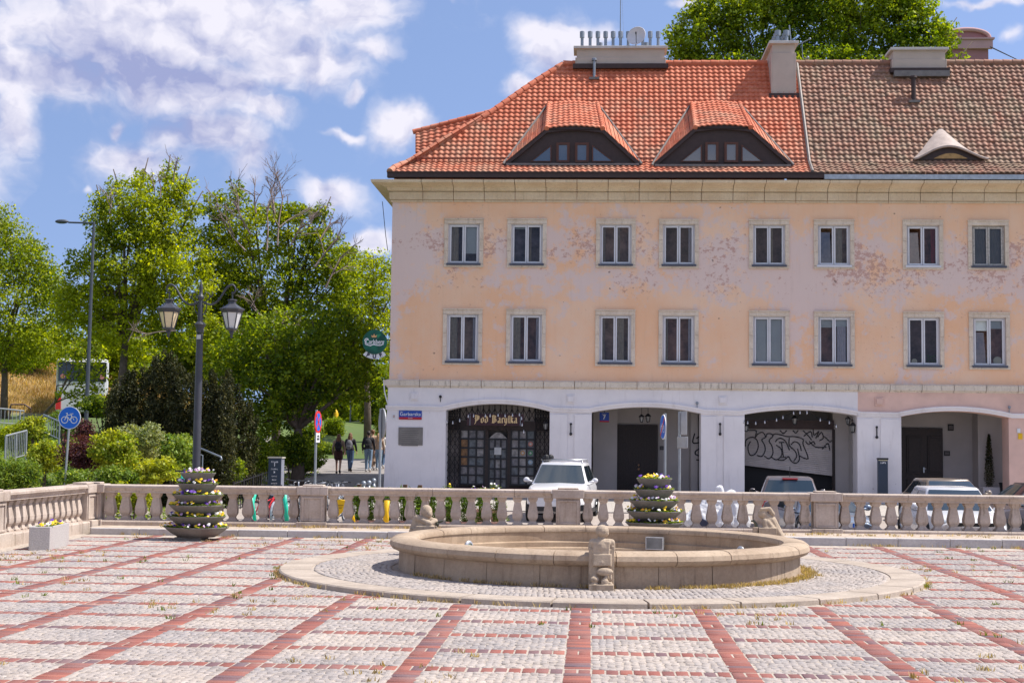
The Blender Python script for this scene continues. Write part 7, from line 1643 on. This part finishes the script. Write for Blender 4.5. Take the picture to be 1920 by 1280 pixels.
# ---------------------------------------------------------------- two-wheelers
m_alu = M('bike_silver', (.42, .44, .48), .4, .08, 8, metal=.3); m_dk = M('bike_dark', (.03, .035, .045), .5, .1, 8); m_teal = M('scooter_teal', (.02, .50, .34), .4, .05, 8); m_sy = M('scooter_yellow', (.80, .48, .01), .4, .05, 8); m_redp = M('bike_red', (.45, .02, .03), .4, .05, 8)
def torus(mb, c, R, r, n=20, k=5, ax='y'): return mb.lathe([(R+r*math.cos(2*PI*i/k), r*math.sin(2*PI*i/k)) for i in range(k+1)], n, c, ax=ax)
def bicycle(loc, rz, label, fr=None, parent=None):
    t = empty('rental_bicycle', loc, rz, label, 'bicycle', 'rental bicycles and scooters behind the balustrade'); fr = fr or m_alu
    for x in (-.52, .55):
        w = empty('wheel', (x, 0, .34)); w.parent = t; torus(MB(), (0, 0, 0), .32, .024).build('tyre', m_tyre, w, smooth=True); torus(MB(), (0, 0, 0), .295, .012).build('rim', m_alu, w, smooth=True)
        mb = MB(); [mb.tube([(.02*math.cos(a), .02, .02*math.sin(a)), (.29*math.cos(a+.2), 0, .29*math.sin(a+.2))], .004, 3, False) for a in [2*PI*i/14 for i in range(14)]]; mb.build('spokes', m_alu, w)
        mb = MB(); mb.lathe([(.36, -.03), (.365, 0), (.36, .03)], 20, (x, 0, .34), ax='y'); mb.build('mudguard', fr, t)
    MB().tube([(-.52, 0, .34), (-.05, 0, .30), (.42, 0, .78)], .026, 8).tube([(-.52, 0, .34), (-.2, 0, .80)], .018, 6).tube([(-.05, 0, .30), (-.22, 0, .88)], .022, 8).tube([(-.15, 0, .62), (.42, 0, .74)], .02, 6).build('frame', fr, t, smooth=True)
    MB().tube([(.55, 0, .34), (.42, 0, .78), (.38, 0, 1.02)], .022, 8).build('fork', fr, t, smooth=True)
    MB().tube([(.30, -.30, 1.08), (.40, -.1, 1.04), (.40, .1, 1.04), (.30, .30, 1.08)], .016, 6).build('handlebar', m_dk, t, smooth=True)
    for s in (-1, 1): MB().tube([(.31, s*.28, 1.08), (.22, s*.33, 1.08)], .022, 6).build('grip', m_blk, t)
    MB().ball((-.25, 0, .93), .13, 8, sc=(1., .65, .3)).build('saddle', m_dk, t, smooth=True)
    mb = MB(); [mb.tube([(.50+.26*a, -.16, .80), (.50+.26*a, .16, .80)], .008, 4) for a in (0, .33, .66, 1)]; mb.tube([(.45, -.17, .80), (.45, -.17, 1.0), (.82, -.17, 1.04)], .01, 4).tube([(.45, .17, .80), (.45, .17, 1.0), (.82, .17, 1.04), (.82, -.17, 1.04)], .01, 4).build('front_rack', m_alu, t)
    MB().ball((-.05, 0, .30), .09, 8, sc=(1, .5, 1)).tube([(-.05, .1, .3), (.08, .12, .2)], .012, 5).tube([(-.05, -.1, .3), (-.18, -.12, .4)], .012, 5).build('crank', m_dk, t); return t
def gloc(px, Y, dz=0): v = at(px, 900, Y); return Vector((v.x, Y, float(gz(v.x, Y))+dz))
for i, (px, Y, rz, lb, mt) in enumerate(((551, 42.5, 80, 'silver rental bicycle at the left end of the row by the totem', None), (577, 41.8, 74, 'silver rental bicycle second in the row, handlebar turned', None), (601, 41.0, 96, 'silver rental bicycle partly behind the no stopping sign pole', None), (618, 42.2, 70, 'silver rental bicycle with raised front rack right of the sign pole', None), (640, 41.4, 112, 'silver rental bicycle at the right end of the row, rack towards the path', None),
                                   (529, 38.5, 84, 'silver bicycle seen through the balusters near the teal scooter', None), (566, 38.2, 95, 'dark bicycle hidden just left of the second balustrade pier', m_dk), (500, 38.8, 70, 'red and dark bicycle seen between the balusters', m_redp))):
    bicycle(gloc(px, Y), R_(rz), lb, mt)
def kick(px, Y, rz, lb, mt, lean=0, tall=1.1, h=.05):
    p = gloc(px, Y); t = empty('kick_scooter', p, R_(rz), lb, 'scooter', 'rental bicycles and scooters behind the balustrade'); t.rotation_euler.x = R_(lean)
    MB().tube([(.42, 0, .18), (.30, 0, tall)], h, 10).build('stem', mt, t, smooth=True)
    MB().box(-.42, .36, -.08, .08, .10, .16).build('deck', m_blk, t, bevel=.02); MB().box(-.40, .2, -.075, .075, .16, .168).build('deck_mat', mt, t)
    for x in (-.48, .44): torus(MB(), (x, 0, .11), .08, .035, 16, 6).build('wheel', m_tyre, t, smooth=True)
    MB().tube([(.28, -.24, tall+.02), (.30, 0, tall+.03), (.28, .24, tall+.02)], .018, 6).build('handlebar', m_blk, t, smooth=True); MB().ball((-.48, 0, .2), .1, 8, sc=(1.1, .5, .5)).build('mudguard', mt, t)
kick(541, 36.4, 100, 'teal rental kick scooter with thick stem left of the second pier', m_teal, -6, .96, .06); kick(500, 36.8, 60, 'teal kick scooter leaning among the bicycles', m_teal, 14, .9, .05); kick(478, 37.2, 130, 'green kick scooter with a red tag seen between balusters', m_teal, 10, .98); kick(450, 37.2, 20, 'green kick scooter farthest left in the row', m_teal, -8, 1.0)
kick(325, 37.5, 70, 'teal scooter handle showing above the rail left of the tiered planter', m_teal, 3, 1.45); kick(616, 36.0, 90, 'yellow kick scooter right of the second pier', m_sy, 12, .85); kick(638, 35.6, 30, 'yellow kick scooter with a broad front shield', m_sy, -10, .95); kick(722, 35.0, 96, 'yellow kick scooter with a thick upright stem between the plants', m_sy, 3, .92, .075)
t = empty('scooter_bag', gloc(638, 35.4, 0), 0, 'yellow folded delivery shield with dark print hung on a scooter', 'shield'); MB().prism([(-.12, .58), (-.16, .88), (.0, .93), (.17, .9), (.12, .66), (-.04, .5)], -.05, .02).build('shield', m_sy, t, bevel=.015)
MB().box(-.08, .1, -.055, -.0501, .78, .79).box(-.08, .08, -.055, -.0501, .74, .75).box(-.08, .06, -.055, -.0501, .70, .71).build('print_lines', m_blk, t)['kind'] = 'stuff'
# tarpaulin-covered motorcycle
p = gloc(1345, 36.0); t = empty('covered_motorcycle', p, R_(8), 'motorcycle under a crumpled white and dark tarpaulin cover', 'covered motorcycle')
o = sculpt('cover', [('c', (-.75, 0, .45), (-.2, 0, .85), .2, .2), ('c', (-.2, 0, .88), (.35, 0, 1.02), .17, .14), ('c', (.35, -.3, 1.12), (.35, .3, 1.12), .08, .08), ('c', (.35, 0, 1.1), (.62, 0, .5), .18, .2), ('e', (0, 0, .45), (.85, .28, .5)), ('e', (.05, .0, 1.22), (.12, .1, .16)),
    ('c', (-.7, -.2, .1), (-.5, -.1, .7), .1, .05), ('c', (-.3, -.26, .05), (-.2, -.12, .8), .09, .05), ('c', (.1, -.3, .05), (.1, -.12, .9), .1, .05), ('c', (.5, -.28, .05), (.4, -.15, .9), .08, .05), ('c', (.7, -.1, .1), (.6, 0, .6), .12, .1)], M('tarpaulin', (.68, .68, .70), .6, .06, 5, bump=.6), t, .025, 3)
d_ = o.modifiers.new('crumple', 'DISPLACE'); tx = bpy.data.textures.new('folds', 'CLOUDS'); tx.noise_scale = .18; d_.texture = tx; d_.strength = .09
MB().prism([(-.62, .0), (-.35, .0), (-.2, .45), (-.55, .62)], -.36, -.30).build('dark_panel', M('tarp_dark', (.03, .035, .07), .6, .1, 6), t, bevel=.02)
# trough planters with tall grasses, posts
m_terr = M('terracotta', (.42, .24, .19), .85, .12, 5); m_wood = M('post_wood', (.16, .09, .05), .8, .25, 9)
L_bam = Lf('bamboo_leaf', (.06, .12, .015), (.13, .22, .03), (.22, .26, .06), .4, 2.)
for i, px in enumerate((671, 698, 729, 758, 786, 812, 842, 872, 903, 935)):
    p = gloc(px, 36.4+.1*(i % 2)); t = empty('trough_planter', p, 0, '%s with tall grasses behind the balustrade' % ('terracotta trough left of the yellow scooter', 'terracotta trough between dark post and yellow scooter', 'terracotta trough right beside the yellow scooter', 'trough with wooden post left of the left stone child', 'bushy trough beside the left stone child', 'trough just right of the left stone child', 'trough fourth from the white car', 'trough third from the white car', 'trough second from the white car', 'trough nearest the white car')[i], 'planter', 'troughs of tall grass behind the balustrade')
    MB().box(-.17, .17, -.15, .15, .0, .30).box(-.19, .19, -.17, .17, .30, .35).build('trough', m_terr, t, bevel=.01)
    C = np.array([(random.gauss(0, .09), random.gauss(0, .07), random.uniform(.36, 1.12)) for _ in range(44)])
    V, Fq = leaves(C, np.full(len(C), .09), 12, .13, .2, .22, -.8, 1.2); npmesh('foliage', V, Fq, L_bam, t)
    mb = MB(); [mb.tube([(random.gauss(0, .06), random.gauss(0, .06), .3), (random.gauss(0, .09), random.gauss(0, .07), 1.1)], .006, 4, False) for _ in range(9)]; tag(mb.build('canes', L_bam, t), kind='stuff')
    if px in (671, 758, 786): MB().box(-.05, .05, .16, .26, 0, 1.25).build('wooden_post', m_wood, t)
for px, y0_, lb in ((847, 908, 'small purple and yellow flowers left before the pub'), (930, 908, 'small white flowers before the pub door'), (900, 911, 'tiny pink flowers in front of the pub glazing')):
    p = at(px, 925, 41); g_ = float(gz(p.x, 41)); t = empty('flower_pot', (p.x, 41, g_), 0, lb, 'potted flowers'); zt_ = at(px, y0_, 41).z-g_
    MB().lathe([(.001, 0), (.12, 0), (.18, .35), (.2, .36), (.2, .4), (.16, .4), (.001, .36)], 16).build('pot', m_terr, t, auto=50)
    MB().tube([(0, 0, .36), (0, 0, zt_-.1)], .01, 4).build('stems', L_bam, t); flowers('flowers', t, [(random.gauss(0, .12), random.gauss(0, .05), zt_-.1+random.uniform(-.1, .1)) for _ in range(16)], .06)
# cypress in a square pot, black pot
p = at(1855, 905, YI-1.2); t = empty('potted_cypress', (p.x, YI-1.2, 0), 0, 'slim dark cypress in a pale square pot under the right arch', 'potted tree')
MB().box(-.3, .3, -.3, .3, .1, .62).build('pot', m_white, t, bevel=.01); zt_ = at(1855, 815, YI-1.2).z; C = []; Rr = []
for i in range(190): f = i/190; r = .17*(1-f)**.6*(.35+.65*min(1, f*8)); a = i*2.4; C.append((r*math.cos(a)*.8, r*math.sin(a)*.8, .68+(zt_-.68)*f)); Rr.append(.05+.05*(1-f))
V, Fq = leaves(np.array(C), np.array(Rr), 24, .05, .2, .4, -1., 1.8); npmesh('foliage', V, Fq, L_yew, t)
p = at(1888, 895, YI-1.6); t = empty('black_pot', (p.x, YI-1.6, 0), 0, 'round black planter pot half hidden by the right pier', 'pot'); MB().lathe([(.001, .1), (.16, .1), (.28, .75), (.30, .78), (.27, .8), (.001, .7)], 20).build('pot_shell', m_blk, t, auto=50)
# bollards in the shaded lane
for i, (px, py, lb) in enumerate(((672, 908, 'small double-ball steel bollard, leftmost of the four'), (682, 903, 'steel bollard with two balls, second from the left'), (692, 902, 'steel bollard with two balls, third from the left'), (701, 898, 'steel bollard with stacked balls nearest the house corner'))):
    p = gloc(px, 47.0+i*1.1); t = empty('bollard', p, 0, lb, 'bollard', 'steel ball bollards in the shade beside the house'); zt_ = at(px, py, p.y).z-p.z
    MB().tube([(0, 0, 0), (0, 0, zt_-.1)], .05, 10).build('post', m_galv, t, smooth=True); MB().ball((0, 0, zt_-.05), .09, 10).ball((0, 0, zt_-.25), .08, 10).build('balls', m_galv, t, smooth=True)
# ---------------------------------------------------------------- people walking away on the path
m_skin = M('skin', (.50, .30, .22), .6, .05, 6); m_shoe = M('shoe_white', (.5, .48, .47), .6, .1, 9); m_dsh = M('shoe_dark', (.03, .025, .025), .6, .1, 9)
def person(px, py, hgt, rz, label, top, legs, hair, shoe=m_shoe, skirt=False, long_hair=True, stride=.22, sleeves=True, dx=0., shift=0.):
    p = onground(px, py, 45, 90); t = empty('person', p, R_(rz), label, 'person', 'people walking away up the path'); s = hgt/1.72; v = lambda x, y, z: (x*s, y*s, z*s)
    A = stride; hipL, hipR = v(-.09, 0, .92), v(.09, 0, .92); kL, kR = v(-.09, A*.55+.03, .50), v(.09, -A*.2+.02, .49); aL, aR = v(-.09, A*.95, .09), v(.09, -A*1.1, .13)
    shL, shR = v(-.175, 0, 1.40), v(.175, 0, 1.40); eL, eR = v(-.235, -.10, 1.13), v(.235, .06, 1.13); wL, wR = v(-.24, .02, .90), v(.24, .20, .92)
    if skirt: eL, wL = v(-.24, .03, 1.14), v(-.26, .12, .92)
    pr = [('e', v(0, .01, 1.60), tuple(x*s for x in (.076, .095, .112))), ('c', v(0, 0, 1.42), v(0, .01, 1.54), .05*s, .048*s), ('e', v(0, .105, 1.58), tuple(x*s for x in (.014, .02, .02))), ('e', v(-.078, .0, 1.59), tuple(x*s for x in (.012, .02, .03))), ('e', v(.078, .0, 1.59), tuple(x*s for x in (.012, .02, .03))),
          ('c', v(-.09, 0, 1.36), v(.09, 0, 1.36), .095*s, .095*s), ('c', v(0, 0, 1.32), v(0, 0, 1.08), .125*s, .11*s), ('c', v(-.05, 0, .97), v(.05, 0, .97), .115*s, .115*s),
          ('c', hipL, kL, .082*s, .055*s), ('c', kL, aL, .052*s, .036*s), ('c', hipR, kR, .082*s, .055*s), ('c', kR, aR, .052*s, .036*s),
          ('c', aL, (aL[0], aL[1]+.14*s, .035*s), .04*s, .035*s), ('c', aR, (aR[0], aR[1]+.11*s, .035*s), .04*s, .035*s),
          ('c', shL, eL, .05*s, .038*s), ('c', eL, wL, .036*s, .026*s), ('c', shR, eR, .05*s, .038*s), ('c', eR, wR, .036*s, .026*s)]
    for sg, w in ((-1, wL), (1, wR)):
        w = Vector(w); pr.append(('e', tuple(w+Vector((0, .01, -.06))*s), tuple(x*s for x in (.018, .038, .045))))
        for i, (fy, ln) in enumerate(((-.024, .055), (-.008, .068), (.009, .072), (.025, .062))):
            b0 = w+Vector((0, fy+.01, -.095))*s; m0 = b0+Vector((-sg*.004, .002, -ln*.55))*s; e0 = m0+Vector((-sg*.014, .004, -ln*.45))*s
            pr.append(('c', tuple(b0), tuple(m0), .0095*s, .009*s)); pr.append(('c', tuple(m0), tuple(e0), .009*s, .0075*s))
        b0 = w+Vector((-sg*.012, .035, -.045))*s; pr.append(('c', tuple(b0), tuple(b0+Vector((-sg*.012, .03, -.045))*s), .011*s, .009*s))
    sculpt('body', pr, m_skin, t, .009, 2)
    g = .018*s; mt_top, mt_leg = top, legs
    tp = [('c', v(-.10, 0, 1.365), v(.10, 0, 1.365), .105*s, .105*s), ('c', v(0, -.005, 1.33), v(0, 0, 1.02), .15*s, .135*s), ('c', v(-.07, 0, 1.0), v(.07, 0, 1.0), .125*s, .125*s), ('c', shL, eL, .064*s, .056*s), ('c', shR, eR, .064*s, .056*s)]
    if sleeves: tp += [('c', eL, tuple(Vector(eL).lerp(Vector(wL), .86)), .054*s, .04*s), ('c', eR, tuple(Vector(eR).lerp(Vector(wR), .86)), .054*s, .04*s)]
    sculpt('top', tp, mt_top, t, .014, 4)
    if skirt:
        sculpt('skirt', [('c', v(-.06, 0, .98), v(.06, 0, .98), .135*s, .135*s), ('c', v(-.06, .01, .90), v(-.07, .02, .70), .14*s, .13*s), ('c', v(.06, .01, .90), v(.07, .0, .70), .14*s, .13*s)], mt_leg, t, .014, 4)
    else:
        sculpt('trousers', [('c', v(-.05, 0, .96), v(.05, 0, .96), .128*s, .128*s), ('c', hipL, kL, .10*s, .072*s), ('c', kL, (aL[0], aL[1], aL[2]+.03*s), .07*s, .056*s), ('c', hipR, kR, .10*s, .072*s), ('c', kR, (aR[0], aR[1], aR[2]+.03*s), .07*s, .056*s)], mt_leg, t, .014, 3)
    for a_ in (aL, aR): sculpt('shoe', [('c', (a_[0], a_[1]-.02*s, a_[2]-.03*s), (a_[0], a_[1]+.15*s, max(.04*s, a_[2]-.06*s)), .052*s, .042*s), ('c', (a_[0], a_[1]-.03*s, a_[2]), (a_[0], a_[1]-.01*s, a_[2]+.0), .05*s, .05*s)], shoe, t, .014, 2)
    hp = [('e', v(0, -.02, 1.635), tuple(x*s for x in (.09, .10, .105)))]
    if long_hair: hp += [('c', v(0, -.06, 1.58), v(0, -.09, 1.36), .085*s, .075*s), ('c', v(-.06, -.05, 1.55), v(-.08, -.06, 1.36), .05*s, .04*s), ('c', v(.06, -.05, 1.55), v(.08, -.06, 1.36), .05*s, .04*s)]
    sculpt('hair', hp, hair, t, .012, 3)
    return t, s
def backpack(pt, s, col, label, dy=-.2):
    t = empty('backpack', pt.location+Vector((0, 0, 0)), 0, label, 'backpack'); t.rotation_euler = pt.rotation_euler
    MB().ball((0, dy*s, 1.20*s), .2*s, 12, sc=(.78, .5, 1.1)).build('bag', col, t, smooth=True); MB().box(-.11*s, .11*s, (dy-.125)*s, (dy-.05)*s, 1.03*s, 1.17*s).build('front_pocket', col, t, bevel=.03)
    for q in (-1, 1): MB().tube([(q*.09*s, (dy+.06)*s, 1.36*s), (q*.11*s, -.02*s, 1.475*s), (q*.11*s, .10*s, 1.40*s), (q*.12*s, .12*s, 1.25*s)], .02*s, 5).build('strap', col, t, smooth=True)
    return t
def cloth(n, c): return M(n, c, .85, .15, 14, bump=.3)
c_blk, c_jean, c_jl, c_brn, c_bei, c_tan, c_wht = cloth('cloth_black', (.022, .020, .026)), cloth('denim', (.06, .10, .18)), cloth('denim_light', (.17, .25, .36)), cloth('skirt_brown', (.09, .035, .035)), cloth('coat_beige', (.36, .25, .17)), cloth('top_tan', (.38, .27, .20)), cloth('top_white', (.55, .53, .53))
h_br, h_dk, h_bl = M('hair_auburn', (.16, .075, .035), .6, .3, 30), M('hair_dark', (.03, .02, .018), .6, .3, 30), M('hair_blond', (.42, .26, .13), .6, .3, 30)
a, s = person(634, 888, 1.70, 4, 'woman with long auburn hair, brown skirt and black backpack, leftmost of the walkers', c_tan, c_brn, h_br, m_dsh, skirt=True); backpack(a, s, c_blk, 'small black backpack with pale print on the leftmost walking woman')
a, s = person(656, 884, 1.70, -6, 'long-haired woman in black top and blue jeans with a grey bag, second of the walkers', c_blk, c_jean, h_br, m_dsh); backpack(a, s, cloth('bag_grey', (.16, .16, .18)), 'grey backpack hanging on the woman in blue jeans')
a, s = person(690, 885, 1.80, 2, 'dark-haired man in black jacket and light jeans with a backpack, middle of the path', c_blk, c_jl, h_dk, long_hair=False, stride=.15); backpack(a, s, cloth('bag_black', (.028, .028, .034)), 'large black backpack on the man in light jeans')
person(698, 881, 1.82, -3, 'tall short-haired person in a beige jacket just beyond the man with the backpack', c_bei, c_brn if 0 else cloth('trouser_tan', (.30, .20, .14)), h_br, long_hair=False)
person(709, 882, 1.66, 0, 'blond woman with a tan coat over her arm beside the pole at the house corner', c_tan, c_jl, h_bl)
person(716, 878, 1.68, 0, 'fair-haired woman in white top and dark jeans, nearly hidden by the house corner', c_wht, c_jean, h_br, sleeves=False)
for _o in list(bpy.data.objects):
    if _o.type == 'MESH' and len(_o.data.materials) == 0: _o.data.materials.append(M('default_grey', (.4, .4, .4)))
